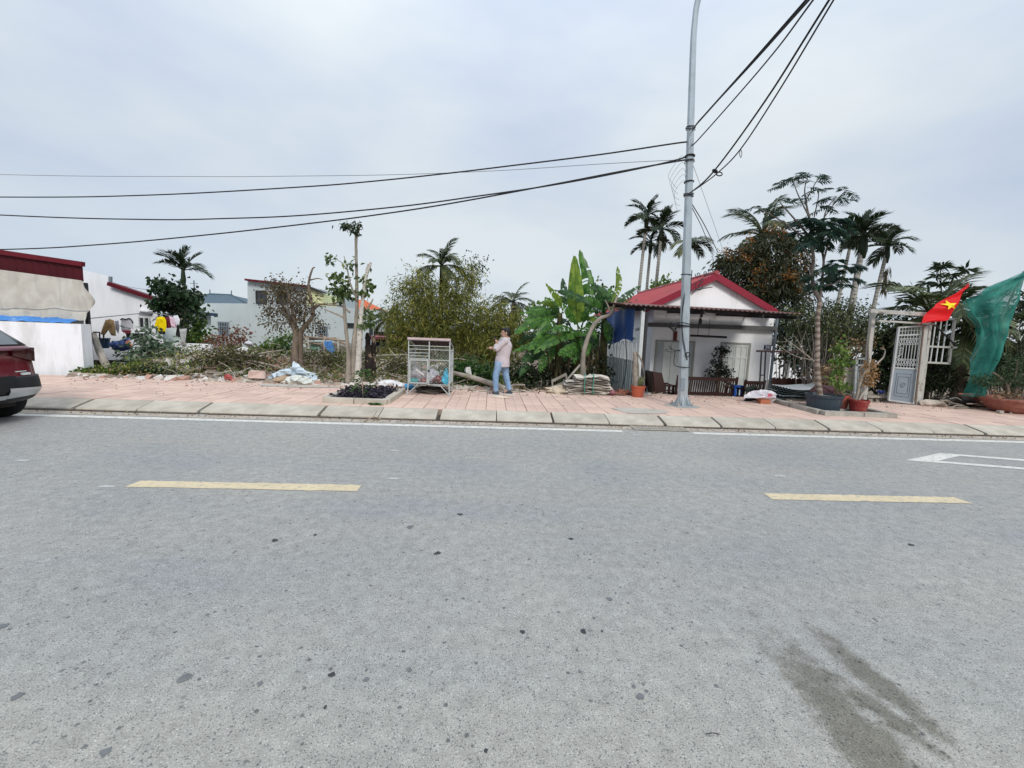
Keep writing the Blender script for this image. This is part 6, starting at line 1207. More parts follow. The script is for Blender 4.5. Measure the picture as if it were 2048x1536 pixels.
    b = MB(); legs(1., b); o = b.build('jeans', jeans, t, smooth=True); remesh(o, .011)
    for a, d in ((aL, Vector((-.9, .35, 0))), (aR, Vector((-.75, .3, 0)))):
        g = Vector((a.x, a.y, .15)); d = d.normalized(); b = MB(); b.tube([g-d*.08+Vector((0, 0, .045)), g+d*.02+Vector((0, 0, .055)), g+d*.10+Vector((0, 0, .045)), g+d*.17+Vector((0, 0, .035))], [.042, .050, .043, .030], 10); b.tube([g+Vector((0, 0, .05)), a-Vector((0, 0, .0))], .046, 10); o = b.build('shoe', shoe, t, smooth=True); remesh(o, .010)
        b = MB(); s = d.cross(Vector((0, 0, 1))); b.prism([g-d*.11+s*.035, g-d*.11-s*.035, g+d*.05-s*.048, g+d*.17-s*.04, g+d*.21, g+d*.17+s*.04, g+d*.05+s*.048], (0, 0, .028)); b.build('sole', sole, o)
    b = MB(); c = wrL+Vector((-.050, .02, .115)); b.box(c, (.012, .075, .15), Matrix.Rotation(.12, 3, 'Y') @ Matrix.Rotation(.35, 3, 'Z')); o = b.build('phone', black); tag(o, 'black phone held up in the hand of the man', 'phone')
man()

# ------------------------------------------------------------------ things before the banana plants
sacks = thing('sack_bundle', 'stack of flattened grey sacks tied with green cord', 'sacks', (2.5, 11.0, .15)); R2 = random.Random(4); burl = M('sacking', (.52, .47, .41), .95, .2, 6., .4, 30, obj_var=.25, dirt=((.22, .2, .17), 4, .5, .7, .6))
c0 = at(1172, 11.15, .15)
for i in range(15):
    w = R2.uniform(1.0, 1.2)*(1-.25*(i > 10)); z = .15+.031*i; cx = c0.x+R2.uniform(-.05, .05)+(.10 if i > 10 else 0); b = MB(); s0 = R2.random()*40
    def sf(s, t, dz=0): x = cx-w/2+w*s; return (x, 10.9+.5*t+.02*math.sin(s*9+s0), z+.045*noise.noise(Vector((s*6, t*3, s0)))+.05*(s > .45)*(i/15)*math.sin(PI*s)+dz)
    k = 16
    b.grid(lambda s, t: sf(s, t, .026*math.sin(PI*min(1, t*6)/2) if t < 1 else 0), k, 6); b.grid(lambda s, t: sf(1-s, t, 0), k, 6)
    b.grid(lambda s, t: Vector(sf(s, 0))+Vector((0, -.015*math.sin(PI*t), .026*t*0+.0)), k, 2); b.build('sack', burl, sacks)
b = MB()
for x in (c0.x-.1, c0.x+.12): b.tube(curve([(x, 10.86, .17), (x-.02, 10.85, .4), (x, 10.9, .66), (x+.02, 11.2, .66)], 5), .012, 5)
b.build('cord', M('green_cord', (.05, .25, .18), .7), sacks)
b = MB(); b.blob((c0.x-.72, 11.15, .2), (.32, .25, .13), 5, 14, 8, .3, 2.5); o = b.build('sand_heap', M('sand', (.48, .40, .30), .95, .15, 8., .4, 40)); tag(o, 'small heap of sand left of the sack stack', 'sand')
cr = thing('wooden_crate', 'broken grey wooden crate frame leaning behind the sack stack', 'crate', PY(1118, 765, 11.7)); 
for a, c in (((1105, 762), (1133, 748)), ((1106, 775), (1134, 762)), ((1104, 760), (1106, 785)), ((1132, 749), (1134, 772)), ((1108, 786), (1136, 775))): b = MB(); b.beam(PY(*a, 11.7), PY(*c, 11.7), .04, .07); b.build('slat', grey_wood, cr)
b = MB(); b.tube([PY(1112, 785, 11.5), PY(1160, 730, 12.2)], .03, 6); o = b.build('pole_prop', grey_wood); tag(o, 'wooden pole propped behind the sack stack', 'pole')
b = MB(); b.tube([PY(1225, 781, 11.2), PY(1237, 793, 11.0)], .025, 6); o = b.build('plastic_pipe', white_metal); tag(o, 'short white pipe on the ground by the orange pot', 'pipe')
b = MB(); c = at(1252, 11.1, .15)
for i in range(5): b.box((c.x-.22+.09*i, 11.1+.03*(i % 2), .19+.06*(i % 2)), (.2, .1, .075), Matrix.Rotation(.4*i, 3, 'Z'))
o = b.build('brick_pile', M('brick_red', (.28, .12, .08), .9, .2)); tag(o, 'few old bricks piled beside the orange pot', 'bricks')
heap('cloth_scrap', 'crumpled pink and black scraps between the sacks and the pipe', 'scraps', [(1212, 783), (1220, 776), (1230, 783), (1226, 793), (1214, 790)], 11.1, M('scrap', (.30, .12, .14), .9, .4, 9.), .06)

# ------------------------------------------------------------------ pots
def pot(name, label, c, r, h, mat, rim=.03, soil_=True, taper=.72, n=24, foot=True):
    b = MB(); b.lathe([(r*taper, 0), (r*taper*1.02, .02), (r*.94, h*.82), (r*.95, h*.84), (r, h*.85), (r*1.02, h), (r*.95, h), (r*.90, h*.86)], c, n); t = thing(name, label, 'pot', c); b.build('body', mat, t, smooth=False)
    b = MB(); b.lathe([(r*.9, h*.82), (r*.5, h*.90), (.01, h*.9)], c, 16); b.build('soil', soil, t); return t
terra = M('orange_plastic', (.42, .10, .05), .55, .1, 4., dirt=((.3, .14, .1), 5, .55, .75, .5)); redp = M('red_plastic', (.26, .035, .03), .45, .12, 4., dirt=((.4, .22, .18), 6, .55, .7, .7)); navy = M('navy_plastic', (.035, .05, .065), .5, .15, 4., dirt=((.12, .12, .12), 5, .55, .75, .6)); oldred = M('old_red_plastic', (.36, .09, .06), .6, .15, 4., dirt=((.6, .42, .36), 6, .5, .62, .8))
c = at(1275, 10.85, .152); pot('flower_pot', 'orange plastic flower pot at the left corner of the porch', c, .185, .29, terra)
t = thing('potted_stump', 'gnarled dead stump with a few sprouting leaves in the orange pot', 'plant', c+Vector((0, 0, .27))); b = MB(); K = 10.85/FPX
limbs(b, 10.85, [[(1271, 778, 5.5*K, 0), (1270, 745, 5*K, 0), (1270, 715, 4.5*K, 0), (1268, 703, 2.5*K, 0)], [(1276, 777, 2.5*K, .05), (1276, 735, 2.2*K, .05), (1272, 705, 2.5*K, .05), (1283, 722, 1.8*K, 0), (1287, 745, 1*K, 0)]], 6, .2); b.build('trunk', bark_grey, t)
b = MB(); K2 = K
for i in range(16):
    a = R2.uniform(0, 2*PI); b.leaf(PY(1279+R2.uniform(-2, 3), 775, 10.8), Vector((.35*math.cos(a)+.2, .35*math.sin(a), 1)), R2.uniform(.2, .42), .05)
b.build('leaves', LEAF('sprout_leaf', (.12, .15, .06), (.28, .30, .14), None, .3), t)
c = at(1645, 9.45, .155); pot('flower_pot', 'wide dark navy plastic pot at the foot of the striped trunk', c, .37, .38, navy, taper=.82)
c = at(1681, 9.55, .22); pot('flower_pot', 'stained red pot with a leafy green plant, middle of the three pots', c, .17, .30, oldred)
b = MB(); b.box((c.x, c.y, .185), (.40, .34, .07)); o = b.build('stone_slab', old_concrete); tag(o, 'flat stone slab under the stained middle pot', 'slab')
t = thing('potted_plant', 'fresh green leafy plant growing in the stained middle pot', 'plant', c+Vector((0, 0, .27))); b = MB(); cs = []
for u, v in ((1680, 690), (1692, 715), (1670, 720), (1684, 735)): b.tube(curve([c+Vector((0, 0, .25)), PY(1681, 745, 9.55).lerp(PY(u, v, 9.55), .4), PY(u, v, 9.55)], 4), lin(.012, .005, 9), 5)
b.build('stem', twig, t); b = MB(); K = 9.55/FPX
for u, v, ru, rv, n in ((1680, 690, 7, 12, 7), (1685, 722, 18, 10, 16), (1676, 740, 10, 12, 10), (1690, 775, 10, 8, 9), (1683, 705, 8, 8, 5), (1672, 765, 8, 12, 8)): crown(b, PY(u, v, 9.5), (ru*K, .12, rv*K), n, 7, .10, .055, .5, .06, .3)
b.build('foliage', bright_leaf, t)
c = at(1715, 9.25, .16); pot('flower_pot', 'dark red pot at the right corner of the concrete tree pit', c, .20, .30, redp)
t = thing('potted_shrub', 'withered brown shrub with twisted pale stems in the dark red pot', 'plant', c+Vector((0, 0, .27))); b = MB(); K = 9.25/FPX
limbs(b, 9.25, [[(1712, 800, 3*K, 0), (1722, 760, 2.4*K, 0), (1733, 740, 2*K, 0), (1752, 728, 1.8*K, 0), (1766, 715, 1.4*K, 0), (1770, 700, 1*K, 0), (1762, 698, .7*K, 0)], [(1716, 800, 2.5*K, .05), (1727, 760, 2*K, .05), (1736, 730, 1.8*K, .05), (1737, 690, 1.4*K, 0), (1742, 655, 1*K, 0)], [(1718, 800, 2*K, -.05), (1735, 770, 1.6*K, 0), (1738, 755, 1*K, 0)]], 5, .12); b.build('stems', bark_grey, t)
b = MB()
for i in range(240): u, v = R2.gauss(1741, 8), R2.uniform(718, 772); b.leaf(PY(u, v, 9.25+R2.uniform(-.12, .12)), rdir(R2, -.5), R2.uniform(.05, .12), .04)
b.build('withered_leaves', LEAF('withered', (.16, .08, .03), (.36, .22, .10), None, .3, .8), t)
b = MB(); b.beam(at(1668, 9.0, .17), at(1735, 9.05, .17), .06, .04); o = b.build('wood_strip', old_concrete); tag(o, 'weathered strip of wood lying in front of the pots', 'plank')
# flame tree with the striped trunk
t = thing('flame_tree', 'tall feathery leaved tree with a striped trunk rising from the navy pot', 'tree', (at(1645, 9.6, .15))); b = MB(); Y = 9.6; K = Y/FPX
def z6(x, y): return (1480+x/2.897, 330+y/2.897)
def L6(paths): return [[(*z6(x, y), r*K, dy) for x, y, r, dy in p] for p in paths]
limbs(b, Y, L6([[(462, 1345, 6.6, 0), (452, 1250, 5.2, 0), (448, 1150, 4.8, 0), (450, 1000, 4.3, 0), (450, 900, 4.1, 0), (462, 780, 4, 0)]]), 8, .06); b.build('trunk', bark_flame, t, smooth=True)
BR = L6([[(462, 785, 4, 0), (432, 720, 3.6, 0), (418, 640, 3.4, 0), (425, 540, 3.2, 0), (415, 450, 2.5, 0), (405, 330, 2.2, 0), (385, 230, 1.6, .1), (375, 140, 1.1, .2), (395, 60, .7, .3)], [(462, 785, 3, 0), (470, 700, 2.6, .1), (485, 560, 2.3, .2), (470, 460, 2.4, .3), (480, 360, 1.6, .4), (500, 260, 1.2, .5), (560, 180, .8, .5)],
  [(415, 430, 2.2, 0), (340, 340, 1.6, -.2), (260, 250, 1.2, -.4), (230, 215, .7, -.5)], [(420, 480, 2, 0), (330, 390, 1.5, -.1), (200, 300, 1.1, -.2), (90, 245, .6, -.3)], [(400, 300, 1.6, 0), (340, 180, 1.1, .1), (310, 100, .7, .2)], [(380, 210, 1.2, .1), (440, 100, .8, 0), (470, 70, .5, 0)], [(432, 560, 1.8, 0), (400, 520, 1.2, -.2), (350, 460, .8, -.3)], [(483, 560, 2, .2), (520, 430, 1.4, .1), (560, 360, .9, 0)], [(478, 640, 1.8, .1), (540, 620, 1.2, 0), (620, 600, .8, 0)], [(430, 300, 1.2, 0), (455, 180, .9, .1), (450, 130, .6, .1)], [(470, 700, 1.6, .1), (540, 690, 1., 0), (580, 660, .7, 0)], [(490, 300, 1.2, .4), (600, 160, .8, .3), (650, 155, .5, .2)]])
b = MB(); limbs(b, Y, BR, 5, .05); b.build('branch', M('flame_branch', (.13, .11, .10), .9, .35, 6.), t)
def feather(b, p, d, L, droop, r, np_=11, wid=.24):
    pts_ = [Vector(p)]; d = Vector(d).normalized()
    for i in range(np_): d = (d+Vector((0, 0, -droop/np_))).normalized(); pts_.append(pts_[-1]+d*(L/np_))
    b.tube(pts_, .0045, 3, cap=False); s0 = d.cross(Vector((0, 0, 1)))
    if s0.length < .1: s0 = Vector((1, 0, 0))
    s0.normalize()
    for i in range(2, np_+1):
        l = wid*math.sin(PI*(.15+.75*i/np_)); t_ = (pts_[i]-pts_[i-1]).normalized()
        for s in (-1, 1):
            e = (s0*s+t_*.45+Vector((0, 0, r.uniform(-.45, .1)))).normalized(); w = t_*(l*.14); q = len(b.v); P = pts_[i]
            b.v += [tuple(P), tuple(P+e*l*.45+w), tuple(P+e*l-Vector((0, 0, l*.25))), tuple(P+e*l*.45-w)]; b.f.append((q, q+1, q+2, q+3))
b = MB(); r = random.Random(31)
def tier(x0, x1, y0, y1, n, L=.42, up=.15):
    for i in range(n):
        p = PY(*z6(r.uniform(x0, x1), r.uniform(y0, y1)), Y+r.uniform(-.45, .5)); a = r.uniform(0, 2*PI); feather(b, p, (math.cos(a), math.sin(a), up+r.uniform(-.2, .2)), L*r.uniform(.75, 1.2), .7, r)
tier(340, 595, 305, 400, 36, .36); tier(380, 580, 390, 450, 12, .34, -.3); tier(440, 620, 580, 700, 19, .34); tier(520, 640, 560, 620, 7, .32); tier(440, 560, 690, 735, 6, .3)
def out(x, y, n, L=.36, side=0):
    for i in range(n):
        a = r.uniform(0, 2*PI); p = PY(*z6(x+r.uniform(-16, 16), y+r.uniform(-12, 12)), Y+r.uniform(-.2, .2)); feather(b, p, (math.cos(a)+side, .7*math.sin(a), r.uniform(-.1, .25)), L*r.uniform(.8, 1.2), .6, r, 9, .14)
for x, y, n, s in ((395, 55, 7, 0), (330, 60, 5, -.4), (260, 110, 5, -.6), (310, 100, 4, -.3), (230, 215, 6, -.6), (280, 240, 3, -.3), (90, 245, 6, -.5), (150, 265, 4, -.3), (200, 290, 4, 0), (440, 100, 4, .3), (470, 50, 4, .5), (450, 150, 5, 0), (420, 190, 4, 0), (560, 180, 6, .3), (620, 155, 6, .6), (520, 200, 5, .3), (500, 240, 4, 0), (460, 240, 4, 0), (590, 210, 4, .3), (350, 460, 3, -.3), (620, 600, 3, .6), (350, 200, 3, -.2), (390, 120, 3, .2)): out(x, y, max(1, int(n*.62)), .36, s)
b.build('foliage', flame_leaf, t)
b = MB(); c = PY(*z6(480, 72), 9.9); b.blob(c, (.04, .03, .045), 2, 7, 5, .3); b.tube([c, PY(*z6(462, 60), 9.9)], .006, 4); o = b.build('seed_pod', black); tag(o, 'dark seed pod hanging at the top of the feathery tree', 'seed pod')
# ------------------------------------------------------------------ porch furniture (floor at -0.44)
FZ = -.44
def bench(name, label, cat, x0, x1, y, nslat, h=1.0, group=None, depth=.55, flip=1, part_back=True):
    t = thing(name, label, cat, ((x0+x1)/2, y, FZ), group); w = .055; zt = FZ+h
    for x in (x0+.03, x1-.03):
        b = MB(); b.beam((x, y-.06, zt+.03), (x, y+.04, FZ+.42), w, w, (0, 1, 0)); b.beam((x, y+.04, FZ+.42), (x, y, FZ), w, w, (0, 1, 0)); b.build('leg', dark_wood, t)
        b = MB(); b.span(x-.028, x+.028, y+depth-.05, y+depth, FZ, FZ+.66); b.build('leg', dark_wood, t)
        b = MB(); b.span(x-.035, x+.035, y-.02, y+depth+.03, FZ+.66, FZ+.70); b.build('armrest', dark_wood, t)
    b = MB(); b.span(x0+.06, x1-.06, y-.085, y-.035, zt-.10, zt); b.span(x0+.06, x1-.06, y-.012, y+.035, FZ+.47, FZ+.54); b.build('back_rail', dark_wood, t)
    n = nslat; m = None
    for i in range(n):
        x = lerp(x0+.10, x1-.10, (i+.5)/n)
        if m is None: b = MB(); b.beam((0, y-.06, zt-.09), (0, y+.012, FZ+.5), (x1-x0)/n*.42, .02, (0, 1, 0)); o = b.build('slat', dark_wood, t); m = o.data; o.matrix_basis = Matrix.Translation((x, 0, 0))
        else: inst('slat', m, Matrix.Translation((x, 0, 0)), t)
    b = MB(); b.span(x0+.04, x1-.04, y+.02, y+depth, FZ+.40, FZ+.445); b.span(x0+.06, x1-.06, y+.05, y+.08, FZ+.15, FZ+.399); b.build('seat', dark_wood, t)
    return t
x0, x1 = PY(1352, 760, 12.7).x, PY(1474, 760, 12.7).x; bench('bench', 'long dark slatted wooden bench standing on the porch behind the lamp post', 'bench', x0, x1, 12.7, 24)
x0, x1 = PY(1487, 765, 12.5).x, PY(1529, 765, 12.5).x; bench('armchair', 'dark slatted wooden armchair at the right end of the bench', 'armchair', x0, x1, 12.5, 8, .95)
t = thing('armchair', 'dark wooden armchair with a solid high back seen from the side', 'armchair', (5.1, 12.8, FZ)); Y = 12.8
A = lambda u, v: PY(u, v, Y)
b = MB(); b.prism([A(1306, 743), A(1324, 746), A(1329, 768), A(1332, 790), A(1330, 812), A(1309, 815), A(1309, 775)], (0, .06, 0)); b.build('side_panel', dark_wood, t)
b = MB(); p = A(1308, 745); b.beam((p.x, Y+.06, p.z), (p.x+.05, Y+.06, FZ+.4), .05, .05, (0, 1, 0)); b.beam((p.x, Y+.7, p.z), (p.x+.05, Y+.7, FZ+.4), .05, .05, (0, 1, 0)); b.prism([A(1307, 744)+Vector((0, .08, 0)), A(1311, 744)+Vector((0, .08, 0)), A(1316, 790)+Vector((0, .08, 0)), A(1311, 790)+Vector((0, .08, 0))], (0, .6, 0)); b.build('backrest', dark_wood, t)
xa, xb = A(1326, 766).x, A(1354, 770).x
for yy in (Y+.02, Y+.66):
    b = MB(); b.span(xa, xb, yy, yy+.06, FZ+.66, FZ+.71); b.build('armrest', dark_wood, t)
    b = MB(); b.span(xb-.12, xb-.06, yy, yy+.05, FZ, FZ+.66); b.build('leg', dark_wood, t); b = MB(); b.span(xa+.0, xa+.06, yy, yy+.05, FZ, FZ+.66); b.build('leg', dark_wood, t)
b = MB(); b.span(xa-.1, xb, Y+.02, Y+.7, FZ+.36, FZ+.42); b.span(xa, xb-.06, Y+.03, Y+.06, FZ+.52, FZ+.56); b.build('seat', dark_wood, t)
c = PY(1474, 772, 12.75); b = MB(); tb = thing('stool', 'blue plastic stool between the bench and the right armchair', 'stool', (c.x, c.y, FZ)); bl = M('blue_plastic', (.02, .09, .38), .4, .1)
b.lathe([(.16, 0), (.17, .02), (.17, .05), (.14, .06)], (c.x, c.y, c.z-.03), 16); b.build('seat', bl, tb)
for i in range(4): a = PI/4+i*PI/2; b = MB(); b.beam((c.x+.13*math.cos(a), c.y+.13*math.sin(a), c.z-.03), (c.x+.17*math.cos(a), c.y+.17*math.sin(a), FZ), .06, .03); b.build('leg', bl, tb)
b = MB(); b.grid(lambda s, q: PY(lerp(1489, 1512, s), 772+2*math.sin(s*6)+10*q, 12.35)+Vector((0, -.03*math.sin(q*3), 0)), 10, 6); o = b.build('cushion_cloth', M('dark_green_cloth', (.02, .03, .025), .9)); tag(o, 'dark green cloth thrown over the right armchair', 'cloth')
c = Vector((PY(1436, 760, 13.4).x, 13.4, FZ)); pot('flower_pot', 'dark pot behind the bench holding the tiered shrub', c, .26, .45, black)
t = thing('tiered_shrub', 'dark clipped shrub in tiers before the right hand door', 'plant', c+Vector((0, 0, .4))); b = MB(); K = 13.4/FPX
limbs(b, 13.4, [[(1436, 790, .04, 0), (1434, 750, .03, 0), (1443, 725, .025, 0), (1441, 703, .015, 0)], [(1436, 760, .03, 0), (1452, 740, .02, 0)]]); b.build('trunk', bark_brown, t); b = MB()
for u, v, ru, rv, n in ((1442, 700, 14, 9, 22), (1437, 712, 7, 7, 8), (1436, 728, 14, 10, 22), (1450, 738, 11, 9, 16), (1427, 747, 18, 8, 24), (1445, 752, 18, 9, 24), (1458, 762, 10, 9, 10)): crown(b, PY(u, v, 13.4), (ru*K, .25, rv*K), n, 12, .07, .045, .2, .06, .4)
b.build('foliage', LEAF('clipped_leaf', (.006, .010, .006), (.02, .028, .014), (.06, .07, .04), .1, .5), t)
t = thing('drying_rack', 'thin dark metal frame with a long top bar beside the number plate', 'rack', PY(1528, 760, 12.2)); b = MB()
b.beam(PY(1513, 702, 12.2), PY(1604, 704.5, 12.2), .04, .05); b.build('top_bar', M('rack_brown', (.045, .022, .022), .6), t)
for u, v in ((1523, 1518), (1531.5, 1527)): b = MB(); b.beam(PY(u, 704, 12.2), PY(v, 790, 12.2), .03, .03); b.build('post', dark_metal, t)
b = MB(); b.beam(PY(1520, 750, 12.2), PY(1529, 750.5, 12.2), .03, .03); b.build('crossbar', dark_metal, t)
# sheets, sack
zincd = M('dark_sheet', (.06, .075, .075), .4, .2, 3., metal=.3, dirt=((.30, .33, .34), 4, .55, .7, .6))
ms = thing('metal_sheets', 'stack of dark corrugated metal sheets lying at the pavement edge', 'metal sheets', (8.0, 11.2, .15)); xa, xb = PY(1550, 780, 11.2).x, PY(1648, 790, 11.2).x
for i in range(6):
    b = MB(); z = .20+.055*i; s0 = i*.7
    b.grid(lambda s, q: (lerp(xa+.05*i, xb-.04*i, s), lerp(10.95, 11.75, q), z+.012*math.sin(q*40)+.025*math.sin(s*4+s0)+.03*q), 24, 44); b.build('sheet', (zincd, galv, zincd, zincd, zincd, M('pale_sheet', (.3, .32, .33), .5, .1))[i], ms)
b = MB(); b.span(xa+.2, xb-.2, 11., 11.7, .12, .2); b.build('bearer', old_concrete, ms)
b = MB(); b.grid(lambda s, q: PY(lerp(1550, 1650, s), 781-11*sm(.55, .95, s)+1.5*math.sin(s*16), 11.3)+Vector((0, .35*q, .03*q)), 24, 4); o = b.build('loose_sheet', M('pale_loose', (.36, .38, .38), .5, .1)); tag(o, 'pale bent sheet curling up on top of the metal stack', 'metal sheet')
heap('tarpaulin_fold', 'dark maroon cloth bundled behind the striped trunk', 'cloth', [(1612, 788), (1625, 772), (1648, 770), (1672, 776), (1676, 794), (1640, 798)], 10.6, M('maroon_cloth', (.07, .03, .035), .8, .3), .08)
skm = M('white_sack', (.62, .58, .60), .6, .1, 6., .3, 14, dirt=((.55, .07, .14), 2.3, .58, .62, .9)); heap('sack', 'white plastic sack with pink print slumped beside the metal sheets', 'sack', [(1489, 796), (1500, 785), (1518, 780), (1540, 781), (1551, 790), (1546, 802), (1536, 806), (1520, 802), (1505, 796)], 10.5, skm, .12, .45)
b = MB(); c = at(1527, 10.35, .15); b.span(c.x-.12, c.x+.12, 10.28, 10.42, .155, .26); o = b.build('brick', M('hollow_brick', (.42, .15, .08), .9, .15)); tag(o, 'red brick under the white sack', 'brick')
b = MB(); b.grid(lambda s, q: PY(lerp(1486, 1520, s), lerp(788, 803, q)+2*math.sin(s*7), 10.75)+Vector((0, -.1*math.sin(q*PI), 0)), 10, 5); o = b.build('dark_bag', black); tag(o, 'black bag lying behind the white sack', 'bag')

# ------------------------------------------------------------------ yard beyond the porch
pk = thing('picket_fence', 'low dark picket fence in the shade beyond the porch', 'fence', (9.6, 13.4, -.4)); m = None
xa, xb = PY(1545, 770, 13.2).x, PY(1648, 775, 13.2).x; zt = PY(1590, 757, 13.2).z
for i in range(32):
    x = lerp(xa, xb, i/31)
    if m is None: b = MB(); b.span(-.024, .024, 13.2, 13.23, -.4, zt); o = b.build('picket', dark_wood, pk); m = o.data; o.matrix_basis = Matrix.Translation((x, 0, 0))
    else: inst('picket', m, Matrix.Translation((x, 0, .02*math.sin(i*2.1))), pk)
b = MB(); b.span(xa-.03, xb+.03, 13.232, 13.27, zt-.18, zt-.10); b.span(xa-.03, xb+.03, 13.232, 13.27, .0, .08); b.build('rail', dark_wood, pk)
ys = thing('yard_shelter', 'dark open shelter with pale posts in the shade behind the shrub', 'shelter', (10.5, 16, -.4))
b = MB(); b.prism(pp(15.5, (1548, 655), (1690, 655), (1690, 662), (1548, 662)), (0, 3, .1)); b.build('roof', M('dark_teal_roof', (.03, .055, .055), .6), ys)
for u in (1583, 1665): b = MB(); p = PY(u, 664, 15.45); b.span(p.x-.05, p.x+.05, 15.4, 15.5, -.45, p.z); b.build('post', white_metal, ys)
b = MB(); b.beam(PY(1590, 731, 15.4), PY(1650, 734, 15.4), .06, .05); b.build('rail', grey_metal, ys)
b = MB(); b.span(PY(1540, 700, 24).x, PY(1800, 700, 24).x, 24, 24.2, -.45, PY(1600, 690, 24).z); o = b.build('far_wall', far_plaster); tag(o, 'pale wall glimpsed through the leaves behind the yard', 'wall')
gd = thing('yard_gate', 'pale barred gate standing behind the potted shrubs', 'gate', PY(1718, 790, 12)); Y = 12.
b = MB()
for u, du in ((1712, 0), (1731, 0)): b.beam(PY(u+1, 715, Y), PY(u-4, 800, Y), .06, .05)
b.beam(PY(1713, 717, Y), PY(1732, 718, Y), .05, .05); b.beam(PY(1711, 730, Y), PY(1731, 731, Y), .05, .05); b.beam(PY(1708, 792, Y), PY(1727, 793, Y), .05, .05); b.build('frame', white_metal, gd)
for i in range(3): b = MB(); u = 1716+5*i; b.beam(PY(u+.5, 718, Y), PY(u-4, 792, Y), .02, .02); b.build('bar', grey_metal, gd)
b = MB(); b.prism(pp(Y+.05, (1712, 731), (1731, 732), (1727, 791), (1708, 790)), (0, .015, 0)); b.build('panel', M('gate_pale', (.5, .5, .47), .6), gd)
b = MB(); b.prism(pp(12.2, (1690, 735), (1709, 736), (1704, 790), (1686, 788)), (0, .1, 0)); o = b.build('pale_board', M('pale_board', (.52, .47, .40), .8, .1)); tag(o, 'pale upright board left of the barred yard gate', 'board')
b = MB()
for u in (1738, 1752): b.beam(PY(u, 797, 11.4), PY(u+3, 810, 11.3), .08, .1)
b.beam(PY(1728, 792, 11.4), PY(1776, 793, 11.4), .25, .06); o = b.build('plank_bench', grey_wood); tag(o, 'rough low plank bench left of the metal gate', 'bench')
for k, (u, v, col, lab) in enumerate(((1716, 790, (.75, .75, .75), 'white cup resting on the plank by the yard gate'), (1762, 786, (.03, .05, .25), 'blue scrap lying on the plank bench'))): c = PY(u, v, 11.35); b = MB(); b.lathe([(.08, 0), (.1, .05), (.09, .06)], c, 10); o = b.build('cup' if not k else 'lid', M('cup%d' % k, col, .5)); tag(o, lab, 'cup' if not k else 'lid')

# ------------------------------------------------------------------ gate with beams, window grille
Y = 11.
def z7(x, y): return (1720+x/4.265, 500+y/4.265)
Z = lambda x, y, dy=0.: PY(*z7(x, y), Y+dy)
gf = thing('gate_frame', 'weathered gate frame with two beams over a tall post', 'gate frame', Z(490, 1340)); raw = M('weathered_paint', (.40, .39, .36), .85, .15, 5., .3, 20, stretch=(1, 1, .3), dirt=((.10, .085, .07), 4., .55, .68, .9))
b = MB(); b.beam(Z(548, 650), Z(485, 1335), .13, .10, (0, 1, 0)); b.build('post', raw, gf); b = MB(); b.beam(Z(592, 640, .1), Z(508, 1330, .1), .07, .08, (0, 1, 0)); b.build('post', raw, gf)
b = MB(); b.beam(Z(110, 540, .3), Z(30, 1290, .3), .10, .09, (0, 1, 0)); b.build('post', raw, gf)
b = MB(); b.beam(Z(80, 520, .1), Z(600, 553, .0), .10, .10); b.build('beam', raw, gf); b = MB(); b.beam(Z(150, 603, .1), Z(618, 633, -.02), .08, .045); b.build('beam', raw, gf)
b = MB(); b.beam(Z(545, 640, -.08), Z(470, 1300, -.08), .03, .03, (0, 1, 0)); b.build('rust_strip', bark_brown, gf)
gate_paint = M('gate_paint', (.40, .42, .42), .5, .1, 6., dirt=((.25, .2, .16), 8, .55, .72, .6))
ga = thing('metal_gate', 'grey metal gate leaf with an ornate grille above a pressed panel', 'gate', Z(345, 1300)); TL, TR, BR_, BL_ = Z(330, 655, .1), Z(532, 642), Z(452, 1312), Z(243, 1283, .1)
def gp(s, q, d=0.): p = TL.lerp(TR, s).lerp(BL_.lerp(BR_, s), q); return Vector((p.x, p.y-d, p.z))
b = MB()
for s in (0, 1): b.beam(gp(s, 0), gp(s, 1), .045, .045, (0, 1, 0))
for q in (0.01, .115, .55, .995): b.beam(gp(0, q), gp(1, q), .04, .04)
b.build('frame', gate_paint, ga)
b = MB(); k = gp(.03, .555), gp(.97, .555), gp(.97, .985), gp(.03, .985); b.prism(k, (0, .012, 0)); pn = b.build('panel', grey_metal, ga)
b = MB()
for s0, s1, q0, q1 in ((.2, .8, .62, .92), (.28, .72, .66, .88)):
    for a, c in (((s0, q0), (s1, q0)), ((s1, q0), (s1, q1)), ((s1, q1), (s0, q1)), ((s0, q1), (s0, q0))): b.beam(gp(*a, .006), gp(*c, .006), .02, .012)
for r_ in (.06, .035): b.tube([gp(.5, .77, .01)+Vector((r_*math.cos(a), 0, r_*math.sin(a))) for a in [2*PI*i/16 for i in range(17)]], .006, 4, cap=False)
b.build('pressed_pattern', grey_metal, pn)
for i in range(8): b = MB(); s = .06+.88*i/7; b.beam(gp(s, .015), gp(s, .55), .014, .014, (0, 1, 0)); b.build('bar', gate_paint, ga)
b = MB(); b.beam(gp(0, .06), gp(1, .06), .014, .014)
for q in (.20, .47):
    for i in range(9):
        s = .03+.105*i; b.beam(gp(s, q-.035, .015), gp(s+.10, q+.035, .015), .010, .010); b.beam(gp(s+.10, q-.035, .015), gp(s, q+.035, .015), .010, .010)
    b.beam(gp(0, q-.04), gp(1, q-.04), .012, .012); b.beam(gp(0, q+.04), gp(1, q+.04), .012, .012)
for i in range(8): q = .25+.022*i; b.beam(gp(.02, q), gp(.12+.18*math.sin(PI*(i+.5)/8), q), .010, .010)
b.tube([gp(.04+.28*math.sin(PI*i/12), .24+.18*i/12, .01) for i in range(13)], .008, 4); b.build('grille_ornament', gate_paint, ga)
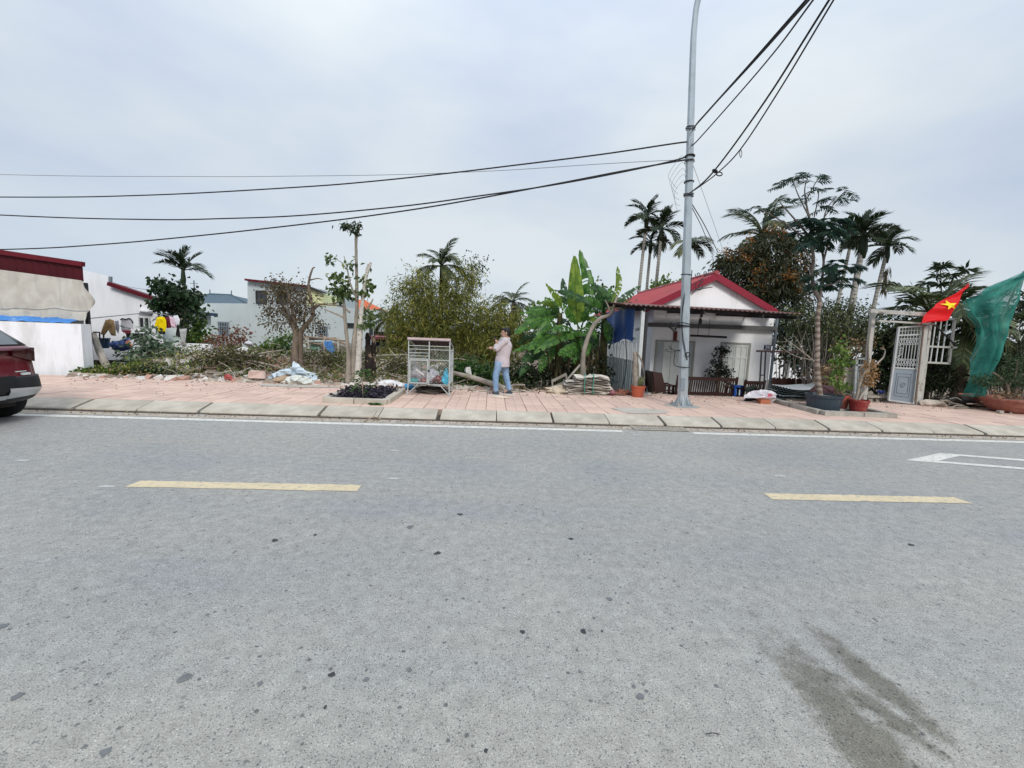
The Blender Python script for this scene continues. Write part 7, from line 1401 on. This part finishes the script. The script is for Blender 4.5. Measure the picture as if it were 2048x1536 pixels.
wf = thing('window_grille', 'old pale window frame with bars propped right of the gate post', 'window frame', Z(690, 960)); b = MB()
for a, c in (((590, 588), (818, 590)), ((808, 590), (778, 825)), ((775, 825), (758, 968)), ((565, 958), (765, 968)), ((575, 822), (822, 832)), ((592, 590), (562, 958))): b.beam(Z(*a, .15), Z(*c, .15), .05, .05, (0, 1, 0) if abs(a[0]-c[0]) < 60 else (0, 0, 1))
b.build('frame', raw, wf)
for x0_, x1_ in ((648, 597), (695, 645), (745, 692)): b = MB(); b.beam(Z(x0_, 595, .15), Z(x1_, 962, .15), .022, .022, (0, 1, 0)); b.build('bar', white_metal, wf)
b = MB(); b.tube(curve([Z(640, 640, -.05), Z(720, 720, -.05), Z(800, 800, .1), Z(830, 850, .2)], 4), .02, 5); o = b.build('hanging_rope', black); tag(o, 'black rope slanting across the window frame', 'rope')
# flag
fl = thing('flag', 'red flag with a yellow star hanging from a slanted stick on the gate', 'flag', Z(530, 620)); FY = 10.75
def fz(x, y, dy=0.): return PY(*z7(x, y), FY+dy)
b = MB(); b.tube([fz(505, 640, .05), fz(925, 288, .05)], .011, 6); b.blob(fz(915, 305), (.04, .04, .05), 1); b.build('stick', M('stick_red', (.45, .02, .02), .5), fl)
Pt = [fz(915, 305), fz(690, 440), fz(600, 505), fz(522, 620)]; Pb = [fz(905, 335), fz(795, 480), fz(735, 590), fz(560, 622)]
def fsurf(s, q):
    i = s*3; k = min(2, int(i)); a = curve_pt(Pt, s); c = curve_pt(Pb, s); p = a.lerp(c, q); return (p.x, p.y-.10*math.sin(q*2.4)*math.sin(s*2.9)-.035*math.sin(s*13+q*4), p.z)
def curve_pt(P, s):
    c = curve(P, 12); i = s*(len(c)-1); k = min(len(c)-2, int(i)); return c[k].lerp(c[k+1], i-k)
flag_red = LEAF('flag_red', (.72, .006, .010), (.72, .006, .010), None, .25, .6); b = MB(); b.grid(lambda s, q: fsurf(s, q), 40, 14); b.build('cloth', flag_red, fl, smooth=True)
star = MB(); cx_, cy_ = 725, 472
def unmap(x, y):       # nearest cloth point to a picture point, found by search
    best = None; tgt = fz(x, y)
    for i in range(41):
        for j in range(21):
            p = Vector(fsurf(i/40, j/20)); d = (p.x-tgt.x)**2+(p.z-tgt.z)**2
            if best is None or d < best[0]: best = (d, p)
    return Vector((tgt.x, best[1].y-.03, tgt.z))
sp = []
for i in range(10):
    r_ = 54 if i % 2 == 0 else 21; a = PI/2+.06+i*PI/5; sp.append(unmap(cx_+r_*math.cos(a)*1.02, cy_-r_*math.sin(a)*.84))
c = unmap(cx_, cy_)
for i in range(10): star.poly(*[p+Vector((0, -.012, 0)) for p in (c, sp[i], sp[(i+1) % 10])])
star.build('star', M('star_yellow', (.80, .60, .01), .6, .03), fl)
# green net on a pole
nm = bpy.data.materials.new('green_net'); nm.use_nodes = True; t_ = nm.node_tree; bs_ = t_.nodes['Principled BSDF']; bs_.inputs['Roughness'].default_value = .6
tn = t_.nodes.new('ShaderNodeTexNoise'); tn.inputs['Scale'].default_value = 3.; tn.inputs['Detail'].default_value = 5; tcn = t_.nodes.new('ShaderNodeTexCoord'); t_.links.new(tcn.outputs['Object'], tn.inputs[0])
rp_ = t_.nodes.new('ShaderNodeValToRGB'); rp_.color_ramp.elements[0].position = .35; rp_.color_ramp.elements[0].color = (.010, .16, .13, 1); rp_.color_ramp.elements[1].position = .68; rp_.color_ramp.elements[1].color = (.045, .34, .27, 1); t_.links.new(tn.outputs[0], rp_.inputs[0]); t_.links.new(rp_.outputs[0], bs_.inputs['Base Color'])
trb = t_.nodes.new('ShaderNodeBsdfTransparent'); trl = t_.nodes.new('ShaderNodeBsdfTranslucent'); t_.links.new(rp_.outputs[0], trl.inputs[0]); m1 = t_.nodes.new('ShaderNodeMixShader'); m1.inputs[0].default_value = .4; t_.links.new(bs_.outputs[0], m1.inputs[1]); t_.links.new(trl.outputs[0], m1.inputs[2])
m2 = t_.nodes.new('ShaderNodeMixShader'); m2.inputs[0].default_value = .30; t_.links.new(m1.outputs[0], m2.inputs[1]); t_.links.new(trb.outputs[0], m2.inputs[2]); t_.links.new(m2.outputs[0], t_.nodes['Material Output'].inputs[0])
nn = thing('green_net', 'green construction net draped from a pole at the right', 'netting', PY(1960, 790, 10.6)); NY = 10.6
def nz7(x, y, dy=0.): return PY(*z7(x, y), NY+dy)
Lf = [nz7(1385, 190), nz7(1150, 290), nz7(1000, 375), nz7(918, 430), nz7(935, 520), nz7(985, 600), nz7(1010, 740), nz7(985, 900), nz7(925, 1090), nz7(880, 1250)]
Rt = [nz7(1393, 185), nz7(1375, 260), nz7(1355, 350), nz7(1330, 430), nz7(1300, 540), nz7(1265, 660), nz7(1225, 790), nz7(1180, 930), nz7(1120, 1080), nz7(1030, 1245)]
def nsurf(s, q, w=1.):
    a = curve_pt(Lf, s); c = curve_pt(Rt, s); p = a.lerp(c, q); f = math.sin(PI*q)
    return (p.x+.03*noise.noise(Vector((s*7, q*5, 3)))*w, p.y-.12*f*w-.06*math.sin(q*15+s*5+2*noise.noise(Vector((s*4, q*3, 9))))*w-.16*abs(noise.noise(Vector((s*6+q*3, q*6, 4))))-.09*noise.noise(Vector((s*5, q*5, 1)))*w, p.z+.04*noise.noise(Vector((s*6, q*3, 7)))*w)
b = MB(); b.grid(lambda s, q: nsurf(s, q), 70, 34); b.build('outer_fold', nm, nn, smooth=True)
b = MB(); b.grid(lambda s, q: Vector(nsurf(.06+s*.92, .08+q*.62, 1.4))+Vector((.05*math.sin(q*9), .16, 0)), 50, 20); b.build('inner_fold', nm, nn, smooth=True)
b = MB(); b.tube([nz7(1398, 180, .05), nz7(1200, 590, .35), nz7(1040, 790, .5), nz7(940, 950, .6)], .022, 6); b.build('pole', grey_wood, nn)
# sacks, branches and bowl planters at the right
heap('sack', 'pale sack with a red corner lying at the foot of the gate post', 'sack', [z7(505, 1320), z7(510, 1290), z7(560, 1275), z7(640, 1280), z7(720, 1300), z7(745, 1325), z7(690, 1340), z7(580, 1338)], 10.9, M('sack_tan', (.46, .40, .33), .8, .1, 5., dirt=((.45, .06, .08), 1.7, .62, .66, .9)), .08, .3)
heap('black_sheeting', 'crumpled black plastic sheeting heaped left of the bowl planters', 'plastic sheet', [z7(610, 1262), z7(700, 1262), z7(790, 1240), z7(880, 1262), z7(960, 1300), z7(960, 1340), z7(850, 1345), z7(740, 1325), z7(690, 1290)], 11., M('black_sheet', (.035, .033, .032), .55, .4, 6., dirt=((.35, .34, .32), 6, .58, .68, .7)), .14, .4, 26, None, 5.)
b = MB(); R3 = random.Random(8)
for i in range(16):
    x, y = R3.uniform(640, 1150), R3.uniform(1270, 1350); a = PY(*z7(x, y), 10.6+R3.uniform(-.2, .3)); e = PY(*z7(x+R3.uniform(60, 220), y+R3.uniform(-10, 40)), 10.4+R3.uniform(-.2, .3)); m_ = a.lerp(e, .5)+Vector((0, 0, R3.uniform(0, .06))); b.tube(curve([a, m_, e], 4), lin(.018, .006, 9), 5)
o = b.build('branch_pile', bark_grey); tag(o, 'pile of dry branches lying before the bowl planters', 'branches')
b = MB(); b.tube([PY(*z7(1290, 1400), 9.9), PY(*z7(1265, 1355), 10.2)], .025, 6); o = b.build('cut_branch', bark_pale); tag(o, 'short cut branch leaning on the big bowl planter', 'branch')
b = MB(); b.box(PY(*z7(1195, 1380), 9.9), (.11, .08, .06)); o = b.build('stone', old_concrete); tag(o, 'small grey stone in front of the big bowl planter', 'stone')
b = MB(); p = G(1770, 826, .156); b.beam(p, p+Vector((.1, .02, .01)), .03, .02); o = b.build('dark_scrap', black); tag(o, 'tiny dark scrap on the pavement left of the gate', 'litter')
bowl = M('clay_bowl', (.30, .115, .085), .75, .15, 5., dirt=((.42, .28, .22), 4, .5, .7, .5))
def bowlf(label, c, r, h, plant_label):
    t = thing('bowl_planter', label, 'planter', c, 'bowl planters'); b = MB(); b.lathe([(r*.45, 0), (r*.62, h*.12), (r*.84, h*.45), (r*.95, h*.78), (r*1.0, h*.82), (r*1.03, h*.9), (r*1.03, h), (r*.97, h), (r*.95, h*.85)], c, 30); b.build('bowl', bowl, t, smooth=False)
    b = MB(); b.lathe([(r*.95, h*.8), (r*.5, h*.92), (.01, h*.95)], c, 18); b.build('soil', soil, t)
c = at(2010, 10.2, .15); bowlf('big clay bowl planter cut by the right edge', (c.x+.12, 10.2, .15), .62, .36, '')
c2 = at(1962, 11.0, .15); bowlf('smaller clay bowl planter tucked behind the big one', (c2.x+.05, 11.1, .15), .42, .30, '')
t = thing('bonsai', 'gnarled leafy bonsai growing in the big bowl planter', 'plant', (c.x+.12, 10.2, .5)); b = MB(); K = 10.2/FPX
limbs(b, 10.2, [[(2018, 795, .05, 0), (2012, 770, .04, 0), (2000, 755, .03, 0), (1985, 745, .015, 0)], [(2014, 775, .03, 0), (2030, 750, .02, 0), (2035, 720, .012, 0)], [(2020, 795, .03, 0), (1995, 785, .02, 0), (1975, 780, .01, 0)], [(2025, 790, .03, 0), (2045, 770, .02, 0)]], 5, .1); b.build('trunk', bark_brown, t); b = MB()
for u, v, ru, rv, n in ((1975, 762, 24, 12, 40), (2030, 730, 22, 24, 44), (2010, 755, 20, 12, 26), (2045, 765, 18, 12, 24)): crown(b, PY(u, v, 10.2), (ru*K, .3, rv*K), n, 11, .055, .035, .1, .08, .4)
b.build('foliage', LEAF('bonsai_leaf', (.014, .035, .014), (.05, .09, .035), (.14, .17, .09), .25, .5), t)
b = MB()
for i in range(70): u, v = R3.uniform(1985, 2060), R3.uniform(783, 797); b.leaf(PY(u, v, 10.1+R3.uniform(-.25, .2)), rdir(R3), R3.uniform(.06, .14), .05)
b.build('withered_leaves', dry_leaf, t)
# pebbles and dry bits on the pavement
b = MB()
for i in range(700):
    x = R3.uniform(-10, 12); y = 11.4-R3.random()**2*1.1; k = R3.uniform(.006, .03); b.box((x, y, .155+k*.3), (k*1.5, k, k*.7), Matrix.Rotation(R3.uniform(0, 6), 3, 'Z'))
o = b.build('grit', rub, kind='stuff'); tag(o, 'grit and pebbles scattered on the back of the pavement', 'grit')
b = MB()
for i in range(420): b.leaf(Vector((R3.uniform(-10, 12), 11.4-R3.random()**2.2*2.4, .157)), Vector((R3.uniform(-1, 1), R3.uniform(-1, 1), .05)), R3.uniform(.02, .06), .018, R3)
o = b.build('fallen_leaves', dry_leaf, kind='stuff'); tag(o, 'dry fallen leaves scattered over the pavement', 'leaves')
